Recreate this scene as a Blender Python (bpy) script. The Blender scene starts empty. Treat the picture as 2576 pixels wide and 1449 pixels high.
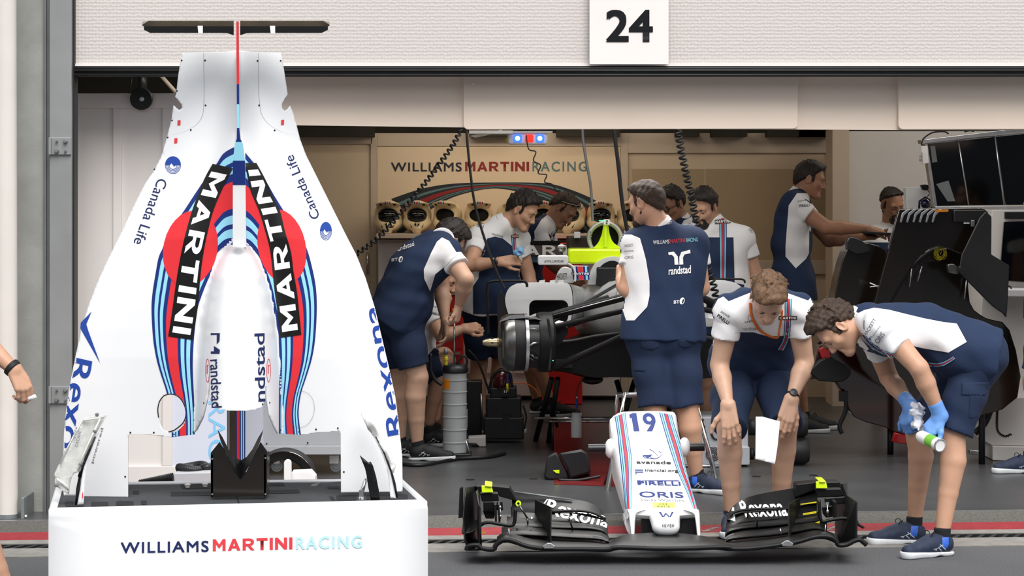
import bpy, bmesh, math, random
import numpy as np
from mathutils import Vector, Matrix, noise
from mathutils.bvhtree import BVHTree
random.seed(7)
SC = bpy.context.scene
COL = SC.collection
F = 5970.0; CX = 1288.0; HY = 470.0; CH = 1.7
R = math.radians
PI = math.pi
CAM = Vector((0, 0, CH))
def P(px, py, Y): return Vector(((px-CX)/F*Y, Y, CH-(py-HY)/F*Y))
def FY(py): return F*CH/(py-HY)          # distance of a floor point seen at image row py
def S(Y): return F/Y
def V(*a): return Vector(a)

# ---------------------------------------------------------------- materials
M = {}
def srgb(h):
    h = h.lstrip('#'); c = [int(h[i:i+2], 16)/255 for i in (0, 2, 4)]
    return [x/12.92 if x <= .04045 else ((x+.055)/1.055)**2.4 for x in c]
def mat(name, hexc, rough=.5, metal=0., nscale=0, namt=0., bump=0., bscale=200., coat=0., emit=0., trans=0., spec=None, weave=0):
    m = bpy.data.materials.new(name); m.use_nodes = True
    nt = m.node_tree; b = nt.nodes['Principled BSDF']; c = srgb(hexc)
    b.inputs['Base Color'].default_value = (*c, 1); b.inputs['Roughness'].default_value = rough; b.inputs['Metallic'].default_value = metal
    if spec is not None: b.inputs['Specular IOR Level'].default_value = spec
    if coat: b.inputs['Coat Weight'].default_value = coat; b.inputs['Coat Roughness'].default_value = .08
    if emit: b.inputs['Emission Color'].default_value = (*c, 1); b.inputs['Emission Strength'].default_value = emit
    if trans: b.inputs['Transmission Weight'].default_value = trans
    tc = nt.nodes.new('ShaderNodeTexCoord')
    if nscale:
        n = nt.nodes.new('ShaderNodeTexNoise'); n.inputs['Scale'].default_value = nscale; n.inputs['Detail'].default_value = 6
        nt.links.new(tc.outputs['Object'], n.inputs['Vector'])
        r = nt.nodes.new('ShaderNodeValToRGB')
        r.color_ramp.elements[0].position = .3; r.color_ramp.elements[1].position = .7
        r.color_ramp.elements[0].color = (*[x*(1-namt) for x in c], 1); r.color_ramp.elements[1].color = (*[min(1, x*(1+namt)) for x in c], 1)
        nt.links.new(n.outputs['Fac'], r.inputs['Fac']); nt.links.new(r.outputs['Color'], b.inputs['Base Color'])
    if bump:
        if weave:
            n = nt.nodes.new('ShaderNodeTexChecker'); n.inputs['Scale'].default_value = bscale; o = n.outputs['Fac']
        else:
            n = nt.nodes.new('ShaderNodeTexNoise'); n.inputs['Scale'].default_value = bscale; n.inputs['Detail'].default_value = 4; o = n.outputs['Fac']
        nt.links.new(tc.outputs['Object'], n.inputs['Vector'])
        bp = nt.nodes.new('ShaderNodeBump'); bp.inputs['Strength'].default_value = bump; bp.inputs['Distance'].default_value = .004
        nt.links.new(o, bp.inputs['Height']); nt.links.new(bp.outputs['Normal'], b.inputs['Normal'])
    M[name] = m; return m

# ---------------------------------------------------------------- objects
def tag(o, label=None, cat=None, group=None, kind=None):
    if label: o['label'] = label
    if cat: o['category'] = cat
    if group: o['group'] = group
    if kind: o['kind'] = kind
    return o
def thing(name, label, cat, loc=(0, 0, 0), group=None):
    o = bpy.data.objects.new(name, None); o.empty_display_size = .1; COL.objects.link(o); o.location = loc
    return tag(o, label, cat, group)
def link(o, parent=None):
    COL.objects.link(o)
    if parent is not None:
        o.parent = parent
        o.matrix_parent_inverse = wmat(parent).inverted()
    return o
def obj(name, bm, m, parent=None, smooth=None, bevel=0, label=None, cat=None, group=None, kind=None, weld=0):
    if weld: bmesh.ops.remove_doubles(bm, verts=bm.verts, dist=weld)
    me = bpy.data.meshes.new(name); bm.to_mesh(me); bm.free()
    for x in (m if isinstance(m, (list, tuple)) else [m]): me.materials.append(M[x] if isinstance(x, str) else x)
    o = bpy.data.objects.new(name, me); link(o, parent)
    if bevel:
        b = o.modifiers.new('b', 'BEVEL'); b.width = bevel; b.segments = 2; b.limit_method = 'ANGLE'; b.angle_limit = R(40)
    if smooth is not None: sm(me, smooth)
    return tag(o, label, cat, group, kind)
def sm(me, ang=40):
    me.polygons.foreach_set('use_smooth', [True]*len(me.polygons))
    if ang < 180: me.set_sharp_from_angle(angle=R(ang))
def copy_tree(o, parent=None, off=None):
    c = o.copy(); COL.objects.link(c)
    if parent is not None:
        mpi = o.matrix_parent_inverse.copy(); c.parent = parent; c.matrix_parent_inverse = mpi
    for ch in [x for x in bpy.data.objects if x.parent == o]:
        copy_tree(ch, c)
    return c

# ---------------------------------------------------------------- bmesh shapes
def NB(): return bmesh.new()
def box(bm, c, s, rot=None, mi=0):
    mx = Matrix.Translation(Vector(c))
    if rot is not None: mx = mx @ (rot.to_4x4() if isinstance(rot, Matrix) else Matrix.Rotation(rot, 4, 'Z'))
    mx = mx @ Matrix.Diagonal((*s, 1))
    r = bmesh.ops.create_cube(bm, size=1, matrix=mx)
    for f in {f for v in r['verts'] for f in v.link_faces}: f.material_index = mi
    return bm
def pbox(bm, x0, y0, x1, y1, Y, d, mi=0):
    a = P(x0, y1, Y); b = P(x1, y0, Y)
    return box(bm, ((a.x+b.x)/2, Y+d/2, (a.z+b.z)/2), (abs(b.x-a.x), d, abs(b.z-a.z)), mi=mi)
def frame(ax, up=None):
    z = Vector(ax).normalized()
    u = Vector(up) if up is not None else (Vector((0, 0, 1)) if abs(z.z) < .95 else Vector((0, 1, 0)))
    x = u.cross(z).normalized(); y = z.cross(x)
    return x, y, z
def tube(bm, pts, r, n=10, caps=True, mi=0, closed=False, flat=1.0):
    pts = [Vector(p) for p in pts]; N = len(pts)
    rs = r if isinstance(r, (list, tuple)) else [r]*N
    rings = []; prev = None
    for i, p in enumerate(pts):
        if closed: t = pts[(i+1) % N]-pts[i-1]
        else: t = (pts[min(i+1, N-1)]-pts[max(i-1, 0)])
        if t.length < 1e-9: t = Vector((0, 0, 1))
        t.normalize()
        if prev is None: x, y, _ = frame(t)
        else:
            x = prev - t*prev.dot(t)
            if x.length < 1e-6: x, y, _ = frame(t)
            x.normalize(); y = t.cross(x)
        prev = x
        rings.append([bm.verts.new(p+(x*math.cos(2*PI*k/n)+y*flat*math.sin(2*PI*k/n))*rs[i]) for k in range(n)])
    for i in range(N if closed else N-1):
        a, b = rings[i], rings[(i+1) % N]
        for k in range(n):
            f = bm.faces.new((a[k], a[(k+1) % n], b[(k+1) % n], b[k])); f.material_index = mi; f.smooth = True
    if caps and not closed:
        for rg, rev in ((rings[0], 1), (rings[-1], 0)):
            f = bm.faces.new(rg[::-1] if rev else rg); f.material_index = mi
    return bm
def rod(bm, a, b, r, n=12, mi=0): return tube(bm, [a, b], r, n, mi=mi)
def loft(bm, rings, mi=0, cap0=True, cap1=True, closed=True):
    vs = [[bm.verts.new(p) for p in r] for r in rings]
    n = len(vs[0])
    for a, b in zip(vs, vs[1:]):
        for k in range(n if closed else n-1):
            f = bm.faces.new((a[k], a[(k+1) % n], b[(k+1) % n], b[k])); f.material_index = mi
    if closed:
        if cap0: bm.faces.new(vs[0][::-1]).material_index = mi
        if cap1: bm.faces.new(vs[-1]).material_index = mi
    return bm
def lathe(bm, c, ax, prof, n=24, mi=0, up=None):
    x, y, z = frame(ax, up); c = Vector(c)
    rings = [[c+z*h+(x*math.cos(2*PI*k/n)+y*math.sin(2*PI*k/n))*max(r, 1e-4) for k in range(n)] for r, h in prof]
    ring = prof[0] == prof[-1]
    return loft(bm, rings, mi, not ring, not ring)
def ellip(bm, c, rad, rot=None, seg=16, mi=0):
    mx = Matrix.Translation(Vector(c))
    if rot is not None: mx = mx @ rot.to_4x4()
    r = bmesh.ops.create_uvsphere(bm, u_segments=seg, v_segments=max(6, seg//2), radius=1, matrix=mx @ Matrix.Diagonal((*rad, 1)))
    for f in {f for v in r['verts'] for f in v.link_faces}: f.material_index = mi; f.smooth = True
    return bm
def prism(bm, pts, off, mi=0):
    """polygon of 3-D points extruded by the vector off"""
    off = Vector(off); a = [bm.verts.new(p) for p in pts]; b = [bm.verts.new(Vector(p)+off) for p in pts]; n = len(pts)
    fs = [bm.faces.new(a), bm.faces.new(b[::-1])]
    for k in range(n): fs.append(bm.faces.new((a[k], b[k], b[(k+1) % n], a[(k+1) % n])))
    for f in fs: f.material_index = mi
    bmesh.ops.recalc_face_normals(bm, faces=fs)
    return bm
def pprism(bm, px, Y, d, mi=0):
    return prism(bm, [P(x, y, Y) for x, y in px], (0, d, 0), mi)
def rrect(x0, y0, x1, y1, r, n=5):
    o = []
    for cx, cy, a in ((x1-r, y0+r, -90), (x1-r, y1-r, 0), (x0+r, y1-r, 90), (x0+r, y0+r, 180)):
        for k in range(n+1):
            t = R(a+90*k/n); o.append((cx+r*math.cos(t), cy+r*math.sin(t)))
    return o
def circ(cx, cy, rx, ry=None, n=28, rot=0):
    ry = ry or rx; c, s = math.cos(rot), math.sin(rot); o = []
    for k in range(n):
        a, b = rx*math.cos(2*PI*k/n), ry*math.sin(2*PI*k/n); o.append((cx+a*c-b*s, cy+a*s+b*c))
    return o
def bez(pts, n=8):
    """Catmull-Rom through points (any dimension)"""
    pts = [np.array(p, float) for p in pts]; o = []
    for i in range(len(pts)-1):
        p0 = pts[max(i-1, 0)]; p1 = pts[i]; p2 = pts[i+1]; p3 = pts[min(i+2, len(pts)-1)]
        for k in range(n):
            t = k/n
            o.append(.5*((2*p1)+(-p0+p2)*t+(2*p0-5*p1+4*p2-p3)*t*t+(-p0+3*p1-3*p2+p3)*t**3))
    o.append(pts[-1]); return [tuple(p) for p in o]
def lerp_tab(tab, x):
    xs = [t[0] for t in tab]; ys = [t[1] for t in tab]; return float(np.interp(x, xs, ys))
def coil(a, b, turns, r, n=14):
    a = Vector(a); b = Vector(b); x, y, z = frame(b-a); o = []; N = int(turns*n)
    for i in range(N+1):
        t = i/N; o.append(a+(b-a)*t+(x*math.cos(2*PI*turns*t)+y*math.sin(2*PI*turns*t))*r)
    return o
def coilpath(path, turns, r, n=12):
    path = [Vector(p) for p in path]; L = [0]
    for p, q in zip(path, path[1:]): L.append(L[-1]+(q-p).length)
    N = int(turns*n); o = []; prev = None
    for i in range(N+1):
        s = L[-1]*i/N; k = 0
        while k < len(path)-2 and L[k+1] < s: k += 1
        t = (path[k+1]-path[k]); p = path[k]+t*((s-L[k])/max(1e-9, L[k+1]-L[k])); t = t.normalized()
        if prev is None: x, y, _ = frame(t)
        else: x = prev-t*prev.dot(t); x.normalize(); y = t.cross(x)
        prev = x; an = 2*PI*turns*i/N
        o.append(p+(x*math.cos(an)+y*math.sin(an))*r)
    return o

# ---------------------------------------------------------------- flat artwork laid on surfaces
def fill2d(loops):
    """closed loops (holes allowed) -> flat triangulated bmesh in the xy plane"""
    cu = bpy.data.curves.new('t', 'CURVE'); cu.dimensions = '2D'; cu.fill_mode = 'BOTH'
    for lp in loops:
        sp = cu.splines.new('POLY'); sp.points.add(len(lp)-1); sp.use_cyclic_u = True
        for q, p in zip(sp.points, lp): q.co = (p[0], p[1], 0, 1)
    return _c2bm(cu)
def _c2bm(cu):
    o = bpy.data.objects.new('t', cu); COL.objects.link(o)
    dg = bpy.context.evaluated_depsgraph_get(); me = bpy.data.meshes.new_from_object(o.evaluated_get(dg))
    bm = NB(); bm.from_mesh(me)
    bpy.data.objects.remove(o); bpy.data.curves.remove(cu); bpy.data.meshes.remove(me)
    return bm
def text2d(s, bold=0., shear=0., space=1.0, squash=None):
    """lettering normalised to the unit square"""
    cu = bpy.data.curves.new('t', 'FONT'); cu.body = s; cu.size = 1; cu.offset = bold; cu.shear = shear; cu.space_character = space; cu.resolution_u = 4
    cu.fill_mode = 'BOTH'
    bm = _c2bm(cu)
    xs = [v.co.x for v in bm.verts]; ys = [v.co.y for v in bm.verts]
    x0, x1, y0, y1 = min(xs), max(xs), min(ys), max(ys)
    for v in bm.verts: v.co = ((v.co.x-x0)/(x1-x0), (v.co.y-y0)/(y1-y0), 0)
    return bm
def grid_cut(bm, step):
    if not bm.verts: return bm
    for ax in (0, 1):
        cs = [v.co[ax] for v in bm.verts]; lo, hi = min(cs), max(cs); k = math.ceil(lo/step+1e-6)
        while k*step < hi-1e-6:
            co = Vector((0, 0, 0)); co[ax] = k*step; no = Vector((0, 0, 0)); no[ax] = 1
            bmesh.ops.bisect_plane(bm, geom=bm.verts[:]+bm.edges[:]+bm.faces[:], dist=1e-6, plane_co=co, plane_no=no); k += 1
    return bm
def warp(bm, f):
    for v in bm.verts:
        q = f(v.co.x, v.co.y); v.co = (q[0], q[1], 0)
    return bm
def affine(o, ux, vy):
    """unit square -> pixels: origin o (baseline start), ux = whole text run, vy = letter height (pixel vectors)"""
    return lambda u, v: (o[0]+ux[0]*u+vy[0]*v, o[1]+ux[1]*u+vy[1]*v)
def band(A, B):
    """unit square -> pixels between the two polylines A (v=0) and B (v=1), u along them"""
    def pol(c):
        c = np.array(c, float); L = np.r_[0, np.cumsum(np.hypot(*np.diff(c, axis=0).T))]; L /= L[-1]
        return lambda u: (np.interp(u, L, c[:, 0]), np.interp(u, L, c[:, 1]))
    a, b = pol(A), pol(B)
    def f(u, v):
        p, q = a(u), b(u); return (p[0]*(1-v)+q[0]*v, p[1]*(1-v)+q[1]*v)
    return f
def plane_s(Y): return lambda x, y: P(x, y, Y)
def bvh_of(os):
    dg = bpy.context.evaluated_depsgraph_get(); vs = []; fs = []
    for o in (os if isinstance(os, (list, tuple)) else [os]):
        e = o.evaluated_get(dg); me = e.to_mesh(); k = len(vs); mw = wmat(o)
        vs += [mw @ v.co for v in me.vertices]; fs += [[i+k for i in p.vertices] for p in me.polygons]; e.to_mesh_clear()
    return BVHTree.FromPolygons(vs, fs)
def wmat(o):
    m = o.matrix_basis.copy()
    if o.parent is not None: m = wmat(o.parent) @ o.matrix_parent_inverse @ m
    return m
def bvh_s(b, eps=.002, far=None):
    def f(x, y):
        d = (P(x, y, 1)-CAM).normalized(); h = b.ray_cast(CAM, d, 60)
        if h[0] is None or (far and h[0].y > far): return None
        return h[0]-d*eps
    return f
def bvh_off(f, e):
    def g(x, y):
        q = f(x, y); return None if q is None else q-(q-CAM).normalized()*e
    return g
def art(bm, surf, name, m, parent, step=0, label=None, gap=.06, **k):
    """lay flat pixel artwork on a surface"""
    if step: grid_cut(bm, step)
    bad = []
    for v in bm.verts:
        q = surf(v.co.x, v.co.y)
        if q is None: bad.append(v)
        else: v.co = q
    if bad: bmesh.ops.delete(bm, geom=bad, context='VERTS')
    if step and gap:
        far = [f for f in bm.faces if max(e.calc_length() for e in f.edges) > max(gap, step*.01)]
        if far: bmesh.ops.delete(bm, geom=far, context='FACES')
    if not bm.faces: bm.free(); return None
    for f in bm.faces:
        f.normal_update()
        if f.normal.dot(f.calc_center_median()-CAM) > 0: f.normal_flip()
        f.smooth = True
    return obj(name, bm, m, parent, label=label, **k)
def letters(s, surf, o, ux, vy, m, parent, bold=0., shear=0., space=1., step=0, name='lettering', label=None, heavy=0, gap=.06):
    if heavy:
        for k, (dx, dy) in enumerate(((-.5, -.5), (.5, -.5), (.5, .5), (-.5, .5))): letters(s, bvh_off(surf, .0003*k), (o[0]+dx*heavy, o[1]+dy*heavy), ux, vy, m, parent, bold, shear, space, step, name)
        return
    bm = warp(text2d(s, bold, shear, space), affine(o, ux, vy)); return art(bm, surf, name, m, parent, step, label, gap)
def join(*bms):
    a = bms[0]
    for b in bms[1:]:
        me = bpy.data.meshes.new('j'); b.to_mesh(me); b.free(); a.from_mesh(me); bpy.data.meshes.remove(me)
    return a

# ---------------------------------------------------------------- implicit surfaces (smooth, continuous bodies)
class Field:
    def __init__(s): s.p = []
    def cone(s, a, b, ra, rb=None, k=.02, op=0): s.p.append(('c', np.array(a, float), np.array(b, float), ra, ra if rb is None else rb, k, op)); return s
    def ell(s, c, rad, rot=None, k=.02, op=0):
        s.p.append(('e', np.array(c, float), np.array(rad, float), np.eye(3) if rot is None else np.array(rot, float), None, k, op)); return s
    def cut(s, c, n, k=.004): s.p.append(('h', np.array(c, float), np.array(n, float)/np.linalg.norm(n), None, None, k, 1)); return s
    def xf(s, mx):
        """a copy moved by the rigid 4x4 matrix mx"""
        o = Field(); A = np.array(mx)[:3, :3]; t = np.array(mx)[:3, 3]; f = lambda p: A @ p+t
        for q in s.p:
            if q[0] == 'c': o.p.append(('c', f(q[1]), f(q[2])) + q[3:])
            elif q[0] == 'e': o.p.append(('e', f(q[1]), q[2], A @ q[3]) + q[4:])
            elif q[0] == 'f': o.p.append(('f', q[1].xf(mx)) + q[2:])
            else: o.p.append(('h', f(q[1]), A @ q[2]) + q[3:])
        return o
    def sub(s, f, k=.02): s.p.append(('f', f, None, None, None, k, 0)); return s
    def bounds(s):
        lo = np.full(3, 1e9); hi = -lo
        for q in s.p:
            if q[6] != 0: continue
            if q[0] == 'f':
                a, b = q[1].bounds(); lo = np.minimum(lo, a); hi = np.maximum(hi, b); continue
            if q[0] == 'c':
                r = max(q[3], q[4]); lo = np.minimum(lo, np.minimum(q[1], q[2])-r); hi = np.maximum(hi, np.maximum(q[1], q[2])+r)
            else: r = max(q[2]); lo = np.minimum(lo, q[1]-r); hi = np.maximum(hi, q[1]+r)
        return lo, hi
    def grow(s, d):
        o = Field()
        for q in s.p:
            if q[6] == 0 and q[0] == 'c': q = q[:3]+(q[3]+d, q[4]+d)+q[5:]
            elif q[6] == 0 and q[0] == 'e': q = q[:2]+(q[2]+d,)+q[3:]
            o.p.append(q)
        return o
    def mesh(s, h, lo=None, hi=None, wob=None):
        l, u = s.bounds(); pad = 3*h
        lo = l-pad if lo is None else np.maximum(np.array(lo, float), l-pad); hi = u+pad if hi is None else np.minimum(np.array(hi, float), u+pad)
        n = np.ceil((hi-lo)/h).astype(int)+1
        ax = [lo[i]+h*np.arange(n[i]) for i in range(3)]
        G = s.eval(ax, h)
        if wob: G += wob(ax[0][:, None, None], ax[1][None, :, None], ax[2][None, None, :])
        return surfnet(G, lo, h)
    def eval(s, ax, h):
        n = np.array([len(a) for a in ax]); lo = np.array([a[0] for a in ax])
        G = np.full(n, .2, np.float32)
        for q in s.p:
            k = q[5]
            if q[0] == 'h': sl = (slice(None),)*3
            else:
                if q[0] == 'f': a, b = q[1].bounds()
                elif q[0] == 'c': r = max(q[3], q[4]); a = np.minimum(q[1], q[2])-r; b = np.maximum(q[1], q[2])+r
                else: r = max(q[2]); a = q[1]-r; b = q[1]+r
                mg = max(k, .03)+2*h
                i0 = np.clip(np.floor((a-mg-lo)/h).astype(int), 0, n); i1 = np.clip(np.ceil((b+mg-lo)/h).astype(int)+1, 0, n)
                if (i1 <= i0).any(): continue
                sl = tuple(slice(i0[i], i1[i]) for i in range(3))
            X = ax[0][sl[0]][:, None, None]; Yy = ax[1][sl[1]][None, :, None]; Z = ax[2][sl[2]][None, None, :]
            if q[0] == 'f': d = q[1].eval([ax[i][sl[i]] for i in range(3)], h)
            elif q[0] == 'c':
                ba = q[2]-q[1]; bb = ba @ ba+1e-12
                t = np.clip(((X-q[1][0])*ba[0]+(Yy-q[1][1])*ba[1]+(Z-q[1][2])*ba[2])/bb, 0, 1)
                d = np.sqrt((X-q[1][0]-t*ba[0])**2+(Yy-q[1][1]-t*ba[1])**2+(Z-q[1][2]-t*ba[2])**2)-(q[3]+(q[4]-q[3])*t)
            elif q[0] == 'e':
                A = q[3]; x = X-q[1][0]; y = Yy-q[1][1]; z = Z-q[1][2]; w = [(A[0, i]*x+A[1, i]*y+A[2, i]*z) for i in range(3)]
                k0 = np.sqrt(sum((w[i]/q[2][i])**2 for i in range(3))); k1 = np.sqrt(sum((w[i]/q[2][i]**2)**2 for i in range(3)))+1e-9
                d = k0*(k0-1)/k1
            else: d = (X-q[1][0])*q[2][0]+(Yy-q[1][1])*q[2][1]+(Z-q[1][2])*q[2][2]
            g = G[sl]
            if q[6] == 0:
                hh = np.maximum(k-np.abs(g-d), 0)/k; G[sl] = np.minimum(g, d)-hh*hh*k*.25
            else:
                e = d if q[0] == 'h' else -d
                hh = np.maximum(k-np.abs(g-e), 0)/k; G[sl] = np.maximum(g, e)+hh*hh*k*.25
        return G
def surfnet(G, lo, h):
    Sg = G < 0
    c = np.zeros(tuple(x-1 for x in G.shape), np.int8)
    for i in (0, 1):
        for j in (0, 1):
            for k in (0, 1):
                c += Sg[i:Sg.shape[0]-1+i, j:Sg.shape[1]-1+j, k:Sg.shape[2]-1+k]
    act = (c > 0) & (c < 8)
    I = np.argwhere(act); N = len(I)
    idx = np.full(c.shape, -1, np.int32); idx[act] = np.arange(N)
    pos = np.zeros((N, 3)); cnt = np.zeros(N)
    for axs in range(3):
        o = [a for a in range(3) if a != axs]
        for u in (0, 1):
            for v in (0, 1):
                A = I.copy(); A[:, o[0]] += u; A[:, o[1]] += v; B = A.copy(); B[:, axs] += 1
                fa = G[A[:, 0], A[:, 1], A[:, 2]]; fb = G[B[:, 0], B[:, 1], B[:, 2]]
                m = (fa < 0) != (fb < 0); t = np.zeros(N); t[m] = fa[m]/(fa[m]-fb[m])
                p = A.astype(float); p[:, axs] += t; pos[m] += p[m]; cnt[m] += 1
    pos = pos/np.maximum(cnt, 1)[:, None]*h+lo
    Q = []
    for axs in range(3):
        o = [(axs+1) % 3, (axs+2) % 3]
        sa = [slice(None)]*3; sb = [slice(None)]*3; sa[axs] = slice(0, -1); sb[axs] = slice(1, None)
        for a in o: sa[a] = slice(1, -1); sb[a] = slice(1, -1)
        A = Sg[tuple(sa)]; B = Sg[tuple(sb)]; E = np.argwhere(A != B); inside = A[E[:, 0], E[:, 1], E[:, 2]]
        E = E.copy(); E[:, o[0]] += 1; E[:, o[1]] += 1
        q = []
        for du, dv in ((-1, -1), (0, -1), (0, 0), (-1, 0)):
            C = E.copy(); C[:, o[0]] += du; C[:, o[1]] += dv; q.append(idx[C[:, 0], C[:, 1], C[:, 2]])
        q = np.stack(q, 1); q[~inside] = q[~inside][:, ::-1]; Q.append(q)
    return pos, np.concatenate(Q) if Q else np.zeros((0, 4), int)
def net_obj(name, parts, m, parent, ang=180, **k):
    """parts: list of (vertices, quads) -> one mesh object"""
    vs = []; qs = []; n = 0
    for v, q in parts: vs.append(v); qs.append(q+n); n += len(v)
    vs = np.concatenate(vs); qs = np.concatenate(qs)
    me = bpy.data.meshes.new(name); me.vertices.add(len(vs)); me.vertices.foreach_set('co', vs.astype(np.float32).ravel())
    me.loops.add(len(qs)*4); me.loops.foreach_set('vertex_index', qs.astype(np.int32).ravel())
    me.polygons.add(len(qs)); me.polygons.foreach_set('loop_start', np.arange(0, len(qs)*4, 4, dtype=np.int32))
    me.update(calc_edges=True); me.validate()
    sm(me, ang)
    for x in (m if isinstance(m, (list, tuple)) else [m]): me.materials.append(M[x] if isinstance(x, str) else x)
    o = bpy.data.objects.new(name, me); link(o, parent)
    return tag(o, **k)
def wobble(amp, freq, seed=0, aniso=(1, 1, 1)):
    rg = np.random.RandomState(seed); W = [(rg.randn(3)*freq*np.array(aniso), rg.rand()*6.28) for _ in range(5)]
    def f(X, Y, Z):
        o = 0
        for w, ph in W: o = o+np.sin(w[0]*X+w[1]*Y+w[2]*Z+ph)
        return (amp/3*o).astype(np.float32)
    return f

GL = {
 'M': (1.0, [[(0,0),(0,1),(.22,1),(.5,.55),(.78,1),(1,1),(1,0),(.76,0),(.76,.58),(.5,.2),(.24,.58),(.24,0)]]),
 'A': (1.0, [[(0,0),(.39,1),(.61,1),(1,0),(.74,0),(.67,.2),(.33,.2),(.26,0)], [(.41,.4),(.59,.4),(.5,.68)]]),
 'R': (.92, [[(0,0),(0,1),(.5,1),(.66,.98),(.8,.9),(.88,.78),(.89,.66),(.84,.52),(.74,.42),(.62,.37),(.94,0),(.65,0),(.38,.34),(.24,.34),(.24,0)], [(.24,.55),(.24,.8),(.48,.8),(.58,.78),(.64,.72),(.64,.64),(.58,.57),(.48,.55)]]),
 'T': (.86, [[(0,1),(.86,1),(.86,.78),(.555,.78),(.555,0),(.305,0),(.305,.78),(0,.78)]]),
 'I': (.25, [[(0,0),(0,1),(.25,1),(.25,0)]]),
 'N': (.94, [[(0,0),(0,1),(.22,1),(.7,.42),(.7,1),(.94,1),(.94,0),(.72,0),(.24,.58),(.24,0)]]),
 '1': (.42, [[(.1,0),(.1,.74),(0,.7),(0,.92),(.22,1),(.42,1),(.42,0)]]),
 '9': (.72, [[(.36+.36*math.cos(R(a)),.68+.32*math.sin(R(a))) for a in range(0,181,18)]+[(0,.62),(.06,.48),(.18,.39),(.33,.37),(.42,.38),(.1,0),(.42,0),(.62,.33),(.71,.52)], [(.36+.14*math.cos(R(a)),.68+.14*math.sin(R(a))) for a in range(0,360,30)]]),
}
def btext(s, gap=.12):
    x = 0; bms = []
    for ch in s:
        w, lp = GL[ch]; bm = fill2d(lp)
        for v in bm.verts: v.co.x += x
        bms.append(bm); x += w+gap
    x -= gap; bm = join(*bms)
    for v in bm.verts: v.co.x /= x
    return bm
def hplane(z): return lambda x, y: V((x-CX)/F*((CH-z)*F/(y-HY)), (CH-z)*F/(y-HY), z)

def node(name, loc, parent):
    """a part made of sub-parts: an Empty under its thing"""
    o = bpy.data.objects.new(name, None); o.empty_display_size = .05; COL.objects.link(o); o.location = loc
    o.parent = parent; o.matrix_parent_inverse = wmat(parent).inverted(); return o
# ================================================================ materials
mat('white_gloss', '#F1F2F4', .35, nscale=3, namt=.015, coat=.12)
mat('white_paint', '#EDEDEE', .45, nscale=4, namt=.02)
mat('white_plate', '#ECE6E3', .5, nscale=3, namt=.02)
mat('roller', '#CBC4C0', .55, bump=.35, bscale=90)
mat('black_rubber', '#161719', .55, nscale=20, namt=.2)
mat('black_plastic', '#15161A', .4, nscale=20, namt=.2)
mat('black_ink', '#1A1B1E', .5, spec=.12)
mat('carbon', '#0D0E0F', .4, bump=.2, bscale=420, weave=1, spec=.3)
mat('carbon_matt', '#0F1012', .45, bump=.2, bscale=420, weave=1, spec=.3)
mat('carbon_gloss', '#1A140F', .16, nscale=3, namt=.3, coat=.5)
mat('gap_black', '#050506', .9)
mat('foam', '#3B3E42', .9, nscale=25, namt=.12, bump=.2, bscale=300)
mat('foam_dark', '#17191C', .95)
mat('steel_grey', '#919393', .45, .25, nscale=5, namt=.06)
mat('steel_dark', '#7F8283', .45, .4, nscale=8, namt=.1)
mat('galv', '#8F9495', .5, .5, nscale=14, namt=.14)
mat('concrete', '#939490', .85, nscale=6, namt=.12, bump=.3, bscale=60)
mat('kerb', '#87847F', .9, nscale=14, namt=.18, bump=.4, bscale=120)
mat('asphalt', '#58595C', .92, nscale=160, namt=.45, bump=.8, bscale=260)
mat('aggregate', '#585651', .92, nscale=90, namt=.5, bump=.9, bscale=160)
mat('red_line', '#8E1B26', .75, nscale=20, namt=.18, bump=.3, bscale=200)
mat('floor_paint', '#47484A', .32, nscale=3, namt=.12, bump=.03, bscale=30)
mat('floor_red', '#6E1A1D', .3, nscale=3, namt=.15)
mat('pipe_paint', '#DCD6D0', .4, nscale=4, namt=.04)
mat('fascia', '#EBDACA', .42, nscale=2, namt=.03)
mat('beige_panel', '#D8C2A6', .45, nscale=1.5, namt=.05)
mat('beige_frame', '#CBB8A4', .45, nscale=2, namt=.04)
mat('tan_panel', '#B29A7A', .35, nscale=1.2, namt=.1)
mat('sign_panel', '#EBD3B4', .4, nscale=1.2, namt=.03)
mat('pale_panel', '#DDD8D4', .4, nscale=2, namt=.03)
mat('blue_panel', '#D5D9E8', .35, nscale=2, namt=.02)
mat('part_panel', '#E2DCD8', .45, nscale=2, namt=.02)
mat('part_blue', '#DEE0E8', .35, nscale=2, namt=.02)
mat('grey_box', '#B7BABF', .45, nscale=6, namt=.03)
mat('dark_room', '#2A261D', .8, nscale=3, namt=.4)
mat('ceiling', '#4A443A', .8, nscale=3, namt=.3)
mat('navy', '#1F3263', .35, nscale=6, namt=.05)
mat('m_navy', '#22357A', .5, spec=.12)
mat('m_blue', '#9ADCF2', .5, spec=.12)
mat('m_red', '#E2383F', .5, spec=.12)
mat('m_black', '#191919', .3, coat=.2, spec=.3)
mat('ink_navy', '#26305E', .5, spec=.12)
mat('ink_blue', '#2B4BA0', .5, spec=.12)
mat('ink_red', '#E4464E', .5, spec=.12)
mat('ink_pale', '#BFEAF5', .5, spec=.12)
mat('ink_sky', '#86C6EE', .5, spec=.12)
mat('ink_grey', '#6E7278', .5, spec=.12)
mat('ink_white', '#F4F4F4', .5, spec=.12)
mat('dull_navy', '#20242F', .5); mat('dull_red', '#93201F', .5); mat('dull_teal', '#5F7C80', .5)
mat('neon', '#DDFF1E', .4, nscale=8, namt=.03)
mat('neon_body', '#DFFF00', .3, nscale=4, namt=.03, coat=.5)
mat('chrome', '#DADADA', .12, 1.)
mat('alu', '#C9CACC', .3, .9, nscale=30, namt=.1)
mat('foil', '#E6E6E2', .5, .45, nscale=30, namt=.1, bump=.4, bscale=45)
mat('bronze', '#B9A888', .3, .9, nscale=20, namt=.15)
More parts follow.
